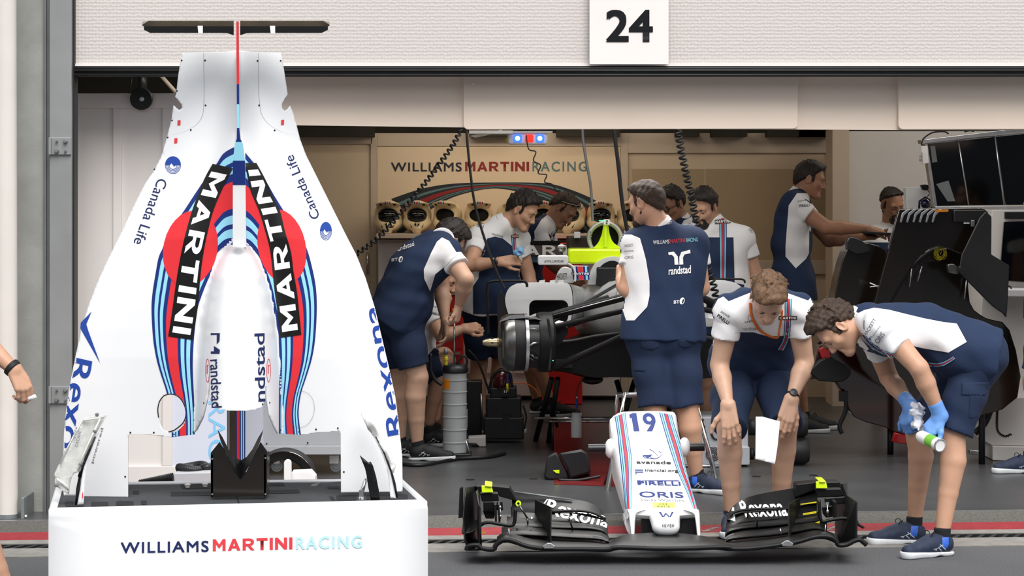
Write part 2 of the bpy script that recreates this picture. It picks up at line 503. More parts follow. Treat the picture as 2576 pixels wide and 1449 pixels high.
mat('steel_shine', '#6E6E6C', .3, 1., nscale=15, namt=.25)
mat('orange', '#E36F1E', .4); mat('orange_tag', '#E58A17', .5); mat('yellow', '#D8C81E', .5)
mat('red_gloss', '#C4161B', .2, coat=.6, nscale=3, namt=.1)
mat('milky', '#AEB3B4', .35, nscale=6, namt=.04, trans=.15)
mat('clear', '#DDE2E2', .08, trans=.9)
mat('screen', '#07080A', .08, coat=.6)
mat('led_blue', '#2A5BFF', .3, emit=2.2); mat('led_core', '#BFE2FF', .3, emit=4); mat('led_red', '#FF2A22', .3, emit=1.3); mat('led_green', '#35FF7A', .3, emit=6)
mat('cream', '#E3CCA2', .3, nscale=4, namt=.05, coat=.5)
mat('visor', '#0B0B0C', .08, coat=.5)
mat('dirty_brown', '#3A2F24', .6, nscale=5, namt=.3)
mat('red_box', '#D0201C', .4, nscale=3, namt=.1)
mat('hose', '#101113', .45)
mat('paper', '#F2F2FB', .6, nscale=6, namt=.01)
mat('cable_yellow', '#C9B81A', .5)

# textured roller door: procedural dimples
nt = M['roller'].node_tree; b = nt.nodes['Principled BSDF']
vo = nt.nodes.new('ShaderNodeTexVoronoi'); vo.inputs['Scale'].default_value = 55; vo.inputs['Randomness'].default_value = .25
tc = nt.nodes.new('ShaderNodeTexCoord'); bp = nt.nodes.new('ShaderNodeBump'); bp.inputs['Strength'].default_value = .5; bp.inputs['Distance'].default_value = .006
nt.links.new(tc.outputs['Object'], vo.inputs['Vector']); nt.links.new(vo.outputs['Distance'], bp.inputs['Height']); nt.links.new(bp.outputs['Normal'], b.inputs['Normal'])

# ================================================================ ground
SK = .075
def gstrip(name, y0, y1, m, z=0., kind='structure', x0=-5, x1=5, d=.05):
    bm = NB(); p = [V(x0, y0+SK*x0, z), V(x1, y0+SK*x1, z), V(x1, y1+SK*x1, z), V(x0, y1+SK*x0, z)]
    prism(bm, p, (0, 0, -d)); return obj(name, bm, m, kind=kind)
gstrip('ground', -16, 11.05, 'asphalt', x0=-14, x1=14)
gstrip('trim_1', 11.05, 11.31, 'kerb', .004)
gstrip('trim_2', 11.45, 11.57, 'kerb', .004)
gstrip('trim_3', 11.57, 11.83, 'red_line', .004)
gstrip('trim_4', 11.83, 12.22, 'aggregate', .003)
gstrip('trim_5', 12.22, 12.245, 'alu', .008)
# white worn marks over the red line
bm = NB()
for px, w in ((1660, 9), (1775, 8), (2085, 7)):
    for k in range(3):
        X = (px+k*14-CX)/F*11.7; Y = 11.62+.05*k+SK*X; box(bm, (X, Y, .0055), (.05, .02, .002), R(35))
obj('worn_mark', bm, 'kerb', kind='structure')
# drain channel with its slotted grate
dr = thing('drain_channel', 'long slotted black drain grate between the pale kerb strips in front of the garage', 'drain', (0, 11.38, -.02))
bm = NB()
for x0 in [-5+.5*k for k in range(20)]:
    pass
prism(bm, [V(-5, 11.31-.375, -.04), V(5, 11.31+.375, -.04), V(5, 11.45+.375, -.04), V(-5, 11.45-.375, -.04)], (0, 0, -.02))
obj('channel_bottom', bm, 'gap_black', dr)
bm = NB()
for k in range(-83, 84):
    X = k*.06; Y = 11.38+SK*X
    prism(bm, [V(X-.035, Y-.055, 0), V(X-.012, Y-.055, 0), V(X+.035, Y+.055, 0), V(X+.012, Y+.055, 0)], (0, 0, -.03))
for s in (-1, 1):
    prism(bm, [V(-5, 11.38-.375+s*.062-.008, .001), V(5, 11.38+.375+s*.062-.008, .001), V(5, 11.38+.375+s*.062+.008, .001), V(-5, 11.38-.375+s*.062+.008, .001)], (0, 0, -.03))
obj('grate', bm, 'black_rubber', dr)
# garage floor
gstrip('floor', 12.245, 20.2, 'floor_paint', .0)
bm = NB()
prism(bm, [V(*P(1360, 1, 1).xy, 0) for _ in range(0)] or [V(.24, 13.55, .001), V(1.0, 13.35, .001), V(1.0, 17.2, .001), V(.3, 17.2, .001)], (0, 0, .002))
obj('floor_marking', bm, 'floor_red', kind='structure')
bm = NB()
for px, py in ((1183, 1207), (1342, 1205), (1903, 1199), (2046, 1196)):
    Y = FY(py); p = P(px, py, Y); lathe(bm, (p.x, p.y, .0005), (0, 0, 1), [(0.001, .003), (.025, .003), (.025, 0)], 20)
obj('floor_anchor', bm, 'gap_black', kind='structure')

# unseen dark block added behind the camera against low sky light and reflections
bm = NB(); box(bm, (0, -15.5, 3.6), (60, 1.0, 7.2)); obj('wall_light_block', bm, mat('block_grey', '#4A4E55', .8, nscale=.6, namt=.5), kind='structure')
# ================================================================ facade on the left
bm = NB(); pbox(bm, 40, -120, 120, 1318, 12.42, .5); obj('wall_left', bm, 'concrete', kind='structure')
bm = NB(); pbox(bm, -500, -120, 40, 1330, 12.5, .45); obj('trim_6', bm, 'concrete', kind='structure')
bm = NB(); pbox(bm, 108, -120, 124, 1300, 12.40, .05); pbox(bm, 112, -120, 116, 1300, 12.38, .03); obj('trim_7', bm, 'steel_dark', kind='structure', bevel=.002)
# base rail and sill under the column
bm = NB(); pbox(bm, 62, 1316, 200, 1322, 12.36, .3); pbox(bm, 62, 1324, 200, 1328, 12.35, .3); pbox(bm, 10, 1345, 330, 1368, 12.2, .35); obj('trim_8', bm, 'galv', kind='structure', bevel=.003)
bm = NB(); pbox(bm, 62, 1328, 330, 1348, 12.42, .2); obj('trim_9', bm, 'gap_black', kind='structure')
# steel post
dp = thing('door_post', 'grey painted steel door post with two bolted hinge plates beside the concrete column', 'post', (-2.35, 12.3, 0))
bm = NB(); pbox(bm, 124, -120, 180, 1330, 12.33, .12); obj('post', bm, 'steel_grey', dp, bevel=.004)
bm = NB(); pbox(bm, 180, -120, 187, 1330, 12.36, .1); obj('seal', bm, 'black_rubber', dp)
for yy in (346, 972):
    bm = NB(); pbox(bm, 126, yy, 178, yy+43, 12.315, .02); pbox(bm, 122, yy, 128, yy+43, 12.30, .04); h = obj('hinge_plate', bm, 'steel_grey', dp, bevel=.002)
    for k, (bx, by) in enumerate(((142, 9), (164, 9), (142, 34), (164, 34))):
        bm = NB(); p = P(bx, yy+by, 12.305); r = .012 if k in (1, 2) else .006
        lathe(bm, p, (0, -1, 0), [(r, -.008), (r, .006), (r*.75, .012), (.001, .012)], 6 if r > .01 else 14); obj('bolt', bm, 'steel_dark', h)
# downpipe
pp = thing('drain_pipe', 'thick white painted downpipe clamped in front of the concrete column', 'pipe', P(15, 1405, 12.15))
bm = NB(); a = P(16, -130, 12.2); b = P(20, 1352, 12.2); tube(bm, [a, b], 25/F*12.2, 28); obj('pipe', bm, 'pipe_paint', pp, smooth=40)
bm = NB(); tube(bm, [P(18, 1292, 12.2), P(18, 1313, 12.2)], 27.5/F*12.2, 28); pbox(bm, -30, 1291, 52, 1314, 12.24, .03); obj('clamp', bm, 'galv', pp, smooth=40)
bm = NB(); pbox(bm, 52, 1252, 61, 1350, 12.17, .25); obj('bracket', bm, 'galv', pp, bevel=.004)
bm = NB(); lathe(bm, P(63, 1299, 12.17), (1, 0, 0), [(.008, 0), (.008, .01), (.001, .012)], 6); obj('bolt', bm, 'alu', pp)

# ================================================================ header
bm = NB(); pbox(bm, 187, -160, 2900, 163, 12.4, .12); obj('roller_door', bm, 'roller', bevel=.004, label='white dimpled roller door panel drawn up over the open garage', cat='garage door')
ob = bpy.data.objects['roller_door']
bm = NB(); pbox(bm, 187, 160, 2900, 166, 12.385, .1); obj('bottom_rail', bm, 'white_plate', ob)
bm = NB(); pbox(bm, 187, 166, 2900, 176, 12.37, .14)
for k in range(4): rod(bm, P(187, 172+k*5.5, 12.36-.01*(k % 2)), P(2900, 172+k*5.5, 12.36-.01*(k % 2)), .007, 8)
pbox(bm, 187, 172, 2900, 191, 12.38, .12); obj('rubber_seal', bm, 'black_rubber', ob)
sg = thing('number_sign', 'square white plate with the black number 24 above the garage opening', 'sign', P(1583, 162, 12.38))
bm = NB(); pprism(bm, rrect(1483, -50, 1682, 162, 3), 12.34, .02); obj('plate', bm, 'white_plate', sg, bevel=.002)
letters('24', plane_s(12.337), (1527, 103), (113, 0), (0, -76), 'black_ink', sg, heavy=5)
# hanging fascia inside
bm = NB(); pprism(bm, [(560, 185), (2900, 185), (2900, 327), (2260, 327), (1300, 322), (735, 315), (560, 315)], 12.56, .04)
obj('trim_10', bm, 'fascia', kind='structure')
for k, (x0, x1) in enumerate(((1166, 2007), (2260, 2950))):
    bm = NB(); pts = [(x0, 186), (x1, 186)]+[(x1-12+12*math.cos(R(a)), 312+12*math.sin(R(a))) for a in (0, 30, 60, 90)]+[(x0+12+12*math.cos(R(a)), 314+12*math.sin(R(a))) for a in (90, 120, 150, 180)]
    pprism(bm, pts, 12.53, .03); obj('trim_%d' % (11+k), bm, 'fascia', kind='structure', bevel=.003)
bm = NB(); ellip(bm, P(1190, 209, 12.525), (.006, .006, .006)); obj('trim_13', bm, 'ink_white', kind='structure')

# ================================================================ garage shell
YB = 19.2
bm = NB(); pbox(bm, -700, 335, 3600, 1001, YB, .15); obj('wall_back', bm, 'beige_panel', kind='structure')
bm = NB(); box(bm, (-5.2, 16.2, 1.6), (.15, 7.6, 3.4)); obj('wall_side_left', bm, 'beige_panel', kind='structure')
bm = NB(); box(bm, (5.2, 16.6, 1.6), (.15, 7.6, 3.4)); obj('wall_side_right', bm, 'pale_panel', kind='structure')
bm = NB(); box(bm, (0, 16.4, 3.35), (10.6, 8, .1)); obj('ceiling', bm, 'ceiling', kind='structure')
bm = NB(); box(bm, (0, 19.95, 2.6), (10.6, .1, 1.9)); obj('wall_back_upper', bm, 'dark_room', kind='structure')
bm = NB(); box(bm, (0, 12.85, 4.6), (24, .5, 4.0)); obj('wall_front_upper', bm, 'concrete', kind='structure')
bm = NB(); box(bm, (-8.3, 13.1, 1.6), (9, .5, 3.4)); box(bm, (8.9, 13.6, 1.6), (9, .5, 3.4)); obj('wall_front', bm, 'concrete', kind='structure')
# panel joints and rails on the back wall
bm = NB()
for x0, y0, x1, y1 in ((700, 335, 936, 362), (932, 335, 948, 1001), (1562, 335, 1580, 1001), (948, 335, 1562, 368), (1580, 335, 2090, 385), (1580, 655, 2100, 690), (2080, 335, 2096, 1001), (1580, 690, 1590, 1001), (1825, 690, 1832, 1001)):
    pbox(bm, x0, y0, x1, y1, YB-.03, .03)
obj('trim_14', bm, 'beige_frame', kind='structure', bevel=.003)
bm = NB(); pbox(bm, 1590, 425, 1770, 655, YB-.01, .01); pbox(bm, 1776, 425, 2080, 655, YB-.01, .01); obj('trim_15', bm, 'tan_panel', kind='structure')
bm = NB(); pbox(bm, 700, 368, 928, 1000, YB-.012, .012); obj('door_1', bm, 'beige_panel', kind='structure')
d1 = bpy.data.objects['door_1']; bm = NB(); rod(bm, P(924, 635, YB-.05), P(924, 690, YB-.05), .01); obj('door_handle', bm, 'alu', d1)
bm = NB(); pbox(bm, 2094, 325, 2136, 1030, 18.4, .4); obj('trim_16', bm, 'beige_frame', kind='structure', bevel=.004)
bm = NB(); pbox(bm, 2136, 330, 2700, 1030, 18.6, .1); pbox(bm, 2136, 352, 2160, 1030, 18.57, .03); obj('wall_right', bm, 'pale_panel', kind='structure')
bm = NB(); pbox(bm, 1290, 940, 1560, 990, YB-.05, .05); pbox(bm, 1480, 905, 1486, 985, YB-.06, .02); obj('baseboard_back', bm, 'pale_panel', kind='structure')
# team sign board
sb = thing('sign_board', 'lit cream wall board with the team name and striped arch above the helmet shelf', 'sign', P(1255, 600, YB-.05))
bm = NB(); pbox(bm, 949, 369, 1561, 600, YB-.02, .02); obj('board', bm, 'sign_panel', sb)
sp = plane_s(YB-.022)
letters('WILLIAMS', sp, (984, 431), (177, 0), (0, -22), 'dull_navy', sb, space=1.12, heavy=1.2)
art(warp(btext('MARTINI', .16), affine((1170, 431), (161, 0), (0, -24))), sp, 'lettering', 'dull_red', sb)
letters('RACING', sp, (1340, 431), (136, 0), (0, -24), 'dull_teal', sb, space=1.25, heavy=1.)
arch_o = bez([(985, 500), (1060, 475), (1140, 462), (1250, 459), (1370, 461), (1430, 475), (1500, 505), (1555, 545)], 6)
arch_i = bez([(1000, 600), (1060, 545), (1120, 505), (1180, 484), (1250, 474), (1330, 490), (1400, 525), (1470, 600)], 6)
for u0, u1, m in ((0, .16, 'dull_navy'), (.16, .25, 'dull_teal'), (.25, .36, 'dull_navy'), (.36, .56, 'dull_red'), (.56, .62, 'dull_navy'), (.62, .7, 'dull_teal'), (.7, .76, 'dull_navy'), (.76, .84, 'dull_teal'), (.84, 1, 'dull_navy')):
    f = band(arch_o, arch_i); A = [f(t/40, u0) for t in range(41)]; B = [f(t/40, u1) for t in range(41)]
    art(fill2d([A+B[::-1]]), plane_s(YB-.0225), 'stripe', m, sb)
bm = NB(); pbox(bm, 946, 588, 1570, 600, 18.7, .5); obj('shelf', bm, 'beige_frame', label='long cream shelf under the team sign carrying the row of crash helmets', cat='shelf', bevel=.004)
bm = NB(); pbox(bm, 950, 602, 1560, 996, 18.9, .28); obj('shelf_cabinet', bm, 'pale_panel', bevel=.005, label='pale low cabinet standing under the helmet shelf', cat='cabinet')
sc_ = bpy.data.objects['shelf_cabinet']
for x0, x1 in ((952, 1100), (1104, 1290), (1294, 1430), (1434, 1558)):
    bm = NB(); pbox(bm, x0, 610, x1, 940, 18.885, .012); obj('door', bm, 'pale_panel', sc_, bevel=.003)

# left partition
pt = thing('partition', 'white framed panel partition standing behind the upright engine cover', 'partition', P(420, 1263, 12.8))
YP = 12.78
bm = NB(); pbox(bm, 187, 236, 570, 1262, YP, .03); obj('panel', bm, 'part_panel', pt)
bm = NB()
for x0, y0, x1, y1 in ((187, 235, 570, 272), (284, 272, 305, 1173), (408, 272, 434, 1173), (187, 1173, 570, 1263), (187, 272, 192, 1173)):
    pbox(bm, x0, y0, x1, y1, YP-.018, .02)
obj('frame', bm, 'part_panel', pt, bevel=.003)
bm = NB(); pbox(bm, 434, 272, 570, 1173, YP-.01, .012); obj('pale_blue_panel', bm, 'blue_panel', pt)
letters('WILLIAMSMARTINI RACING', plane_s(YP-.012), (524, 330), (0, 960), (43, 0), 'ink_sky', pt)
dk = thing('door_buffer', 'round black rubber disc on top of the white partition', 'buffer', P(357, 285, YP-.05))
bm = NB(); lathe(bm, P(357, 249, YP-.02), (0, -1, 0), [(.058, 0), (.06, .01), (.06, .03), (.056, .035), (.001, .035)], 40); obj('disc', bm, 'black_rubber', dk, smooth=30)
bm = NB(); lathe(bm, P(357, 249, YP-.055), (0, -1, 0), [(.013, 0), (.013, .004), (.008, .006), (.001, .006)], 20); obj('bolt', bm, 'alu', dk, smooth=30)
# dark clutter above the partition
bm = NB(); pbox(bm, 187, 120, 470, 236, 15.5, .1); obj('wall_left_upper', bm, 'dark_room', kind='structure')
for k, (a, b, r, m, nm, lb) in enumerate((((333, 190), (325, 236), .006, 'hose', 'hanging_cable', 'thin black cable hanging above the white partition'), ((400, 185), (442, 232), .012, 'beige_frame', 'roof_strut', 'pale diagonal roof strut above the white partition'), ((358, 180), (358, 236), .028, 'black_plastic', 'roof_bracket', 'thick black bracket above the round rubber disc'))):
    bm = NB(); rod(bm, P(*a, 14.2), P(*b, 14.2), r); obj(nm, bm, m, label=lb, cat=nm.replace('_', ' '))
# dark gear over the back partition
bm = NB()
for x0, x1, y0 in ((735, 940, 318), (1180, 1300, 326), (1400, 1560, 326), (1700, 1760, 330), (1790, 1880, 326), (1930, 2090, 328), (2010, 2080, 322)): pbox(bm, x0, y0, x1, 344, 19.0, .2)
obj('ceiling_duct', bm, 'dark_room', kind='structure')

# ================================================================ light, camera, world
cd = bpy.data.cameras.new('camera'); co = bpy.data.objects.new('camera', cd); COL.objects.link(co)
co.location = CAM; co.rotation_euler = (R(90), 0, 0); cd.sensor_width = 36; cd.lens = F/2576*36; cd.shift_y = -(724.5-HY)/2576; cd.clip_end = 200
SC.camera = co
w = bpy.data.worlds.new('world'); SC.world = w; w.use_nodes = True; nt = w.node_tree; bg = nt.nodes['Background']
bg.inputs['Color'].default_value = (.93, .96, 1, 1); bg.inputs['Strength'].default_value = 1.0
def lamp(name, kind, loc, rot, energy, color=(1, 1, 1), **k):
    l = bpy.data.lights.new(name, kind); l.energy = energy; l.color = color
    for a, v in k.items(): setattr(l, a, v)
    o = bpy.data.objects.new(name, l); COL.objects.link(o); o.location = loc; o.rotation_euler = rot; return o
sun_ = lamp('sun', 'SUN', (0, -5, 12), (R(40), 0, R(12)), 3.5, (1, .97, .93), angle=R(40))
sun_.data.specular_factor = .35
for k, (x, y) in enumerate(((-1.2, 17.6), (.8, 17.9), (2.9, 17.2), (4.0, 17.0))):  # unseen overhead fill lights, added to lift the back of the garage
    lamp('garage_fill_light', 'AREA', (x, y, 3.0), (0, 0, 0), 6.5 if y > 16 else 2.2, (1, .9, .75), shape='RECTANGLE', size=1.3, size_y=.25)
lamp('garage_fill_light', 'AREA', (.5, 13.7, 2.95), (R(-28), 0, 0), 65, (1, .98, .95), shape='RECTANGLE', size=2.6, size_y=.3)  # added fill over the car front, no fixture modelled
lamp('garage_fill_light', 'AREA', (2.6, 14.2, 2.95), (R(-20), 0, 0), 22, (1, .96, .92), shape='RECTANGLE', size=1.6, size_y=.3)  # unseen fill added over the right front of the garage
lamp('garage_fill_light', 'AREA', (-1.4, 13.3, 2.95), (R(-15), 0, 0), 22, (1, .98, .96), shape='RECTANGLE', size=1.4, size_y=.3)  # unseen fill added to brighten the left partition
lamp('garage_fill_light', 'AREA', (.55, 14.7, 2.95), (R(-12), 0, 0), 22, (1, .97, .93), shape='RECTANGLE', size=1.6, size_y=.3)  # second added fill, for the airbox and car body
lamp('garage_fill_light', 'AREA', (4.2, 16.6, 2.95), (R(20), 0, 0), 14, (1, .96, .92), shape='RECTANGLE', size=1.6, size_y=.3)  # unseen fill added for the pale panel on the right
lamp('sign_lamp', 'AREA', (-.1, 18.2, 2.35), (R(35), 0, 0), 7, (1, .87, .68), shape='RECTANGLE', size=1.8, size_y=.12)
vs = SC.view_settings; vs.view_transform = 'Standard'; vs.look = 'None'; vs.exposure = 0; vs.gamma = 1; vs.use_curve_mapping = False
SC.display_settings.display_device = 'sRGB'
SC.cycles.use_denoising = True
SC.cycles.max_bounces = 6; SC.cycles.diffuse_bounces = 3; SC.cycles.glossy_bounces = 3; SC.cycles.transmission_bounces = 4
SC.cycles.sample_clamp_indirect = 8
# ================================================================ cart with the upright engine cover
ct = thing('display_cart', 'low white cart lettered with the team name, carrying the upright engine cover', 'cart', (-1.1, 9.55, 0))
FL, FR_, BR, BL = V(-1.777, 9.10, 0), V(-.334, 9.35, 0), V(-.464, 10.06, 0), V(-1.9, 9.9, 0)
ZT = .466
def inset(pts, d):
    c = sum(pts, V(0, 0, 0))/len(pts); o = []
    for k, p in enumerate(pts):
        e1 = (pts[(k+1) % 4]-p).normalized(); e0 = (pts[k-1]-p).normalized(); o.append(p+(e1+e0)*d)
    return o
CR = [FL, FR_, BR, BL]; IN = inset(CR, .03)
bm = NB(); prism(bm, [p+V(0, 0, .08) for p in CR], (0, 0, ZT-.13-.05)); obj('body', bm, 'white_gloss', ct, bevel=.02, smooth=40)
bm = NB()
for k in range(4):
    a, b, c, d = CR[k], CR[(k+1) % 4], IN[(k+1) % 4], IN[k]
    prism(bm, [p+V(0, 0, ZT-.12) for p in (a, b, c, d)], (0, 0, .12))
obj('rim', bm, 'white_gloss', ct, weld=.001)
bpy.data.objects['rim'].modifiers.new('b', 'BEVEL').width = .006
# one-piece front skin with softly rounded corners
def cart_front(x, y):
    t = (x-122)/(1075-122); a = FL.lerp(FR_, t); Y = a.y-.004; return P(x, y, Y)
fr = [(122, 1700), (122, 1302), (124, 1290), (130, 1283), (142, 1280), (1056, 1258), (1068, 1261), (1074, 1268), (1076, 1280), (1076, 1700)]
bm = fill2d([fr]); o = art(bm, cart_front, 'front_skin', 'white_gloss', ct, 120)
m_ = o.modifiers.new('s', 'SOLIDIFY'); m_.thickness = .012; m_.offset = 0
cf = lambda x, y: cart_front(x, y)+V(0, -.0075, 0)
letters('WILLIAMS', cf, (305, 1391), (220, -4), (0, -27), 'ink_navy', ct, space=1.15, heavy=1.2)
art(warp(btext('MARTINI', .17), affine((536, 1386), (200, -5), (0, -30))), cf, 'lettering', 'ink_red', ct)
letters('RACING', cf, (746, 1381), (164, -4), (0, -30), 'ink_pale', ct, space=1.25, heavy=1.6)
for x, y in ((-1.6, 9.25), (-.5, 9.45), (-1.7, 9.75), (-.6, 9.95)):
    bm = NB(); lathe(bm, (x-.015, y, .045), (1, 0, 0), [(.001, 0), (.045, 0), (.045, .03), (.001, .03)], 20); box(bm, (x, y, .075), (.04, .05, .03)); obj('castor', bm, 'black_rubber', ct)
# foam insert with its cut-outs
bm = NB(); prism(bm, [p+V(0, 0, ZT-.1) for p in IN], (0, 0, .09)); fo = obj('foam_insert', bm, 'foam', ct)
hz = hplane(ZT-.0085)
def slot(pts): art(fill2d([pts]), hz, 'cut_out', 'foam_dark', fo)
for cx_, cy_, w_, h_ in ((188, 1268, 24, 6), (251, 1268, 22, 6), (314, 1266, 22, 6), (872, 1252, 26, 6), (948, 1251, 26, 6), (1000, 1249, 26, 6), (848, 1208, 14, 4)):
    slot(rrect(cx_-w_, cy_-h_, cx_+w_, cy_+h_, h_*.7))
slot([(355, 1259), (369, 1259), (369, 1269), (355, 1269)]); slot([(430, 1237), (530, 1236), (530, 1246), (430, 1248)])
slot([(452, 1218), (530, 1216), (530, 1229), (460, 1230)]); slot([(672, 1214), (712, 1213), (716, 1222), (672, 1222)]); slot([(672, 1233), (750, 1231), (755, 1240), (672, 1242)])
slot([(828, 1249), (838, 1249), (844, 1258), (834, 1258)]); slot([(334, 1235), (350, 1235), (350, 1243), (334, 1243)]); slot([(822, 1224), (852, 1223), (856, 1230), (826, 1230)])
bm = NB(); ym = .5*(9.1+9.35); prism(bm, [hplane(ZT-.0105)(x, y)+V(0, 0, .0015) for x, y in ((593, 1249), (597, 1249), (603, 1267), (599, 1267))], (0, 0, .001)); obj('joint', bm, 'gap_black', fo)
for k, (x, y) in enumerate(((472, 1226), (516, 1224))):
    p = hplane(ZT-.008)(x, y); bm = NB(); lathe(bm, p, (0, 0, 1), [(.009, 0), (.009, .008), (.013, .009), (.013, .013), (.005, .016), (.001, .016)], 16)
    obj('peg', bm, 'white_plate', label='small white plastic peg in the cart foam, %s' % ('nearer the coiled hose' if k == 0 else 'nearer the dark notched duct'), cat='peg', smooth=40)
p = hplane(ZT-.008)(795, 1222)
bm = NB(); prism(bm, [P(770, 1232, p.y), P(790, 1229, p.y), P(807, 1213, p.y+.02), P(786, 1218, p.y+.02)], (0, .004, 0)); obj('metal_shim', bm, 'steel_shine', label='thin grey metal shim lying on the cart foam', cat='shim')

# ---------------------------------------------------------------- engine cover
ec = thing('engine_cover', 'tall white racing car engine cover with striped livery standing upright on the cart', 'engine cover', (-1.1, 9.5, ZT-.01))
XL = [(128, 457), (150, 455), (200, 447), (260, 440), (300, 432), (345, 420), (395, 405), (430, 387), (460, 366), (510, 340), (570, 312), (620, 287), (670, 263), (720, 241), (770, 222), (830, 204), (900, 189), (970, 175), (1040, 165), (1100, 161), (1252, 159)]
XR = [(128, 707), (170, 715), (240, 724), (280, 736), (310, 745), (350, 755), (390, 770), (430, 790), (480, 815), (540, 845), (590, 870), (640, 896), (700, 920), (770, 942), (850, 961), (930, 980), (1000, 995), (1080, 1005), (1150, 1012), (1240, 1013)]
HW = [(560, 3), (600, 8), (620, 24), (650, 40), (690, 55), (740, 67), (800, 77), (900, 84), (1040, 90)]
HD = [(560, .02), (620, .12), (700, .2), (1040, .28)]
YC = 9.56
def cov_Y(x, y):
    xl = lerp_tab(XL, y); xr = lerp_tab(XR, y); xc = 599
    t = (x-xc)/((xr-xc) if x > xc else (xc-xl)); t = max(-1.2, min(1.2, t)); a = abs(t)
    bul = np.interp(y, [128, 350, 600, 900, 1252], [.05, .10, .16, .14, .07])
    d = bul*(1-a**2.6) if a < 1 else -.3*(a-1)
    d -= .45*bul*math.exp(-(a/.28)**2)                      # valley beside the spine
    w = lerp_tab(HW, y); h = lerp_tab(HD, y); u = abs(x-600)/w
    if u < 1.22: d += h*math.cos(PI/2*(u/1.22)**1.5)**.95
    # spine ridge above the airbox hump
    r = np.interp(y, [128, 330, 420, 620, 640], [.0, .0, .03, .05, .0]); d += r*math.exp(-((x-600)/np.interp(y, [128, 400, 620], [14, 30, 26]))**2)
    return YC-d
cov = lambda x, y: P(x, y, cov_Y(x, y))
def cov_e(e): return lambda x, y: P(x, y, cov_Y(x, y)-e)
left = [(458, 133), (452, 165), (447, 200), (443, 238), (440, 243), (447, 250), (457, 264), (458, 272), (450, 277), (441, 270), (436, 265), (432, 297), (420, 345), (405, 395), (387, 430), (366, 460), (340, 510), (312, 570), (287, 620), (263, 670), (241, 720), (222, 770), (204, 830), (189, 900), (175, 970), (165, 1040), (160, 1100), (157, 1200), (160, 1247), (322, 1251), (322, 1098), (326, 1093), (345, 1092), (380, 1094), (410, 1098), (435, 1100), (486, 1093), (495, 1080), (510, 1050), (521, 1005), (524, 975), (524, 945), (527, 1000), (533, 1016), (548, 1028), (575, 1033)]
right = [(707, 132), (713, 165), (719, 205), (724, 238), (716, 249), (709, 262), (710, 272), (716, 279), (724, 274), (730, 266), (738, 285), (745, 310), (755, 350), (770, 390), (790, 430), (815, 480), (845, 540), (870, 590), (896, 640), (920, 700), (942, 770), (961, 850), (980, 930), (995, 1000), (1005, 1080), (1012, 1150), (1013, 1236), (858, 1240), (857, 1090), (852, 1085), (795, 1088), (775, 1092), (760, 1094), (698, 1090), (688, 1070), (678, 1045), (672, 1005), (671, 970), (668, 1010), (661, 1022), (648, 1030), (620, 1033)]
loop = left+right[::-1]+[(600, 128)]
loop = left+[(598, 1033)]+right[::-1]+[(640, 131), (600, 127), (560, 130)]
def smooth_loop(lp, n=3): return bez(lp+[lp[0]], n)[:-1]
hole = [(433, 992), (447, 997), (459, 1010), (467, 1030), (467, 1048), (460, 1064), (448, 1075), (436, 1083), (424, 1086), (411, 1082), (404, 1068), (399, 1050), (397, 1030), (401, 1011), (410, 998), (420, 993)]
o = art(fill2d([loop, hole]), cov, 'shell', 'white_gloss', ec, 6, gap=0)
so = o.modifiers.new('s', 'SOLIDIFY'); so.thickness = .005; so.offset = -1
bm = NB(); tube(bm, [cov_e(.001)(*q) for q in bez(hole[11:]+hole[:9], 4)], .0022, 6); obj('hole_seal', bm, 'black_rubber', ec)
e2 = cov_e(.0022); e3 = cov_e(.0034); e4 = cov_e(.0046)
# shark fin along the spine, seen edge on
def fin(y0, y1, m, name):
    bm = NB(); rings = []
    N_ = max(8, int((y1-y0)/12))
    for k in range(N_+1):
        y = y0+(y1-y0)*k/N_; hw = np.interp(y, [52, 130, 322, 350, 360, 405, 465, 625], [2.2, 2.4, 2.2, 4, 9, 14.5, 15.5, 17]); xc = np.interp(y, [52, 330, 360, 625], [597, 599, 600.5, 602.5])
        Yf = np.interp(y, [52, 130, 350, 480, 625], [9.22, 9.23, 9.26, 9.30, 9.33]); Yb = 9.56 if y > 130 else 9.42
        rings.append([P(xc-hw, y, Yf), P(xc+hw, y, Yf), P(xc+hw*.9, y, Yb), P(xc-hw*.9, y, Yb)])
    if name == 'fin_band': rings = [[r[0]+V(-.0006, -.0015, 0), r[1]+V(.0006, -.0015, 0), r[1]+V(.0006, .012, 0), r[0]+V(-.0006, .012, 0)] for r in rings]
    loft(bm, rings); return obj(name, bm, m, fn, smooth=30)
fn = None
fn_root = None
bm = NB(); fn = ec
f0 = fin(56, 622, 'white_gloss', 'shark_fin'); fn = f0
for y0, y1, m in ((54, 212, 'm_red'), (212, 262, 'm_navy'), (262, 322, 'm_blue'), (322, 357, 'm_navy'), (357, 404, 'm_blue'), (404, 465, 'm_navy')): fin(y0, y1, m, 'fin_band')
# livery: curved stripes
LO = bez([(589, 370), (562, 386), (545, 412), (514, 453), (489, 490), (455, 541), (429, 569), (409, 625), (399, 647), (390, 696), (384, 734), (381, 777), (385, 850), (393, 900), (404, 940), (420, 990), (430, 1045), (432, 1099)], 4)
LI = bez([(586, 615), (575, 616), (564, 620), (552, 630), (542, 644), (530, 687), (517, 718), (505, 750), (497, 777), (490, 830), (486, 880), (485, 930), (488, 1000), (490, 1050), (490, 1093)], 4)
RO = bez([(617, 384), (645, 418), (664, 446), (690, 492), (725, 547), (747, 572), (769, 619), (781, 656), (794, 718), (797, 777), (793, 850), (785, 900), (770, 950), (757, 990), (751, 1040), (757, 1094)], 4)
RI = bez([(620, 616), (629, 620), (638, 628), (654, 650), (666, 687), (679, 727), (688, 777), (698, 830), (703, 900), (702, 1000), (702, 1050), (702, 1091)], 4)
FR = (0, .07, .15, .2, .27, .35, .63, .7, .79, .84, .93, 1)
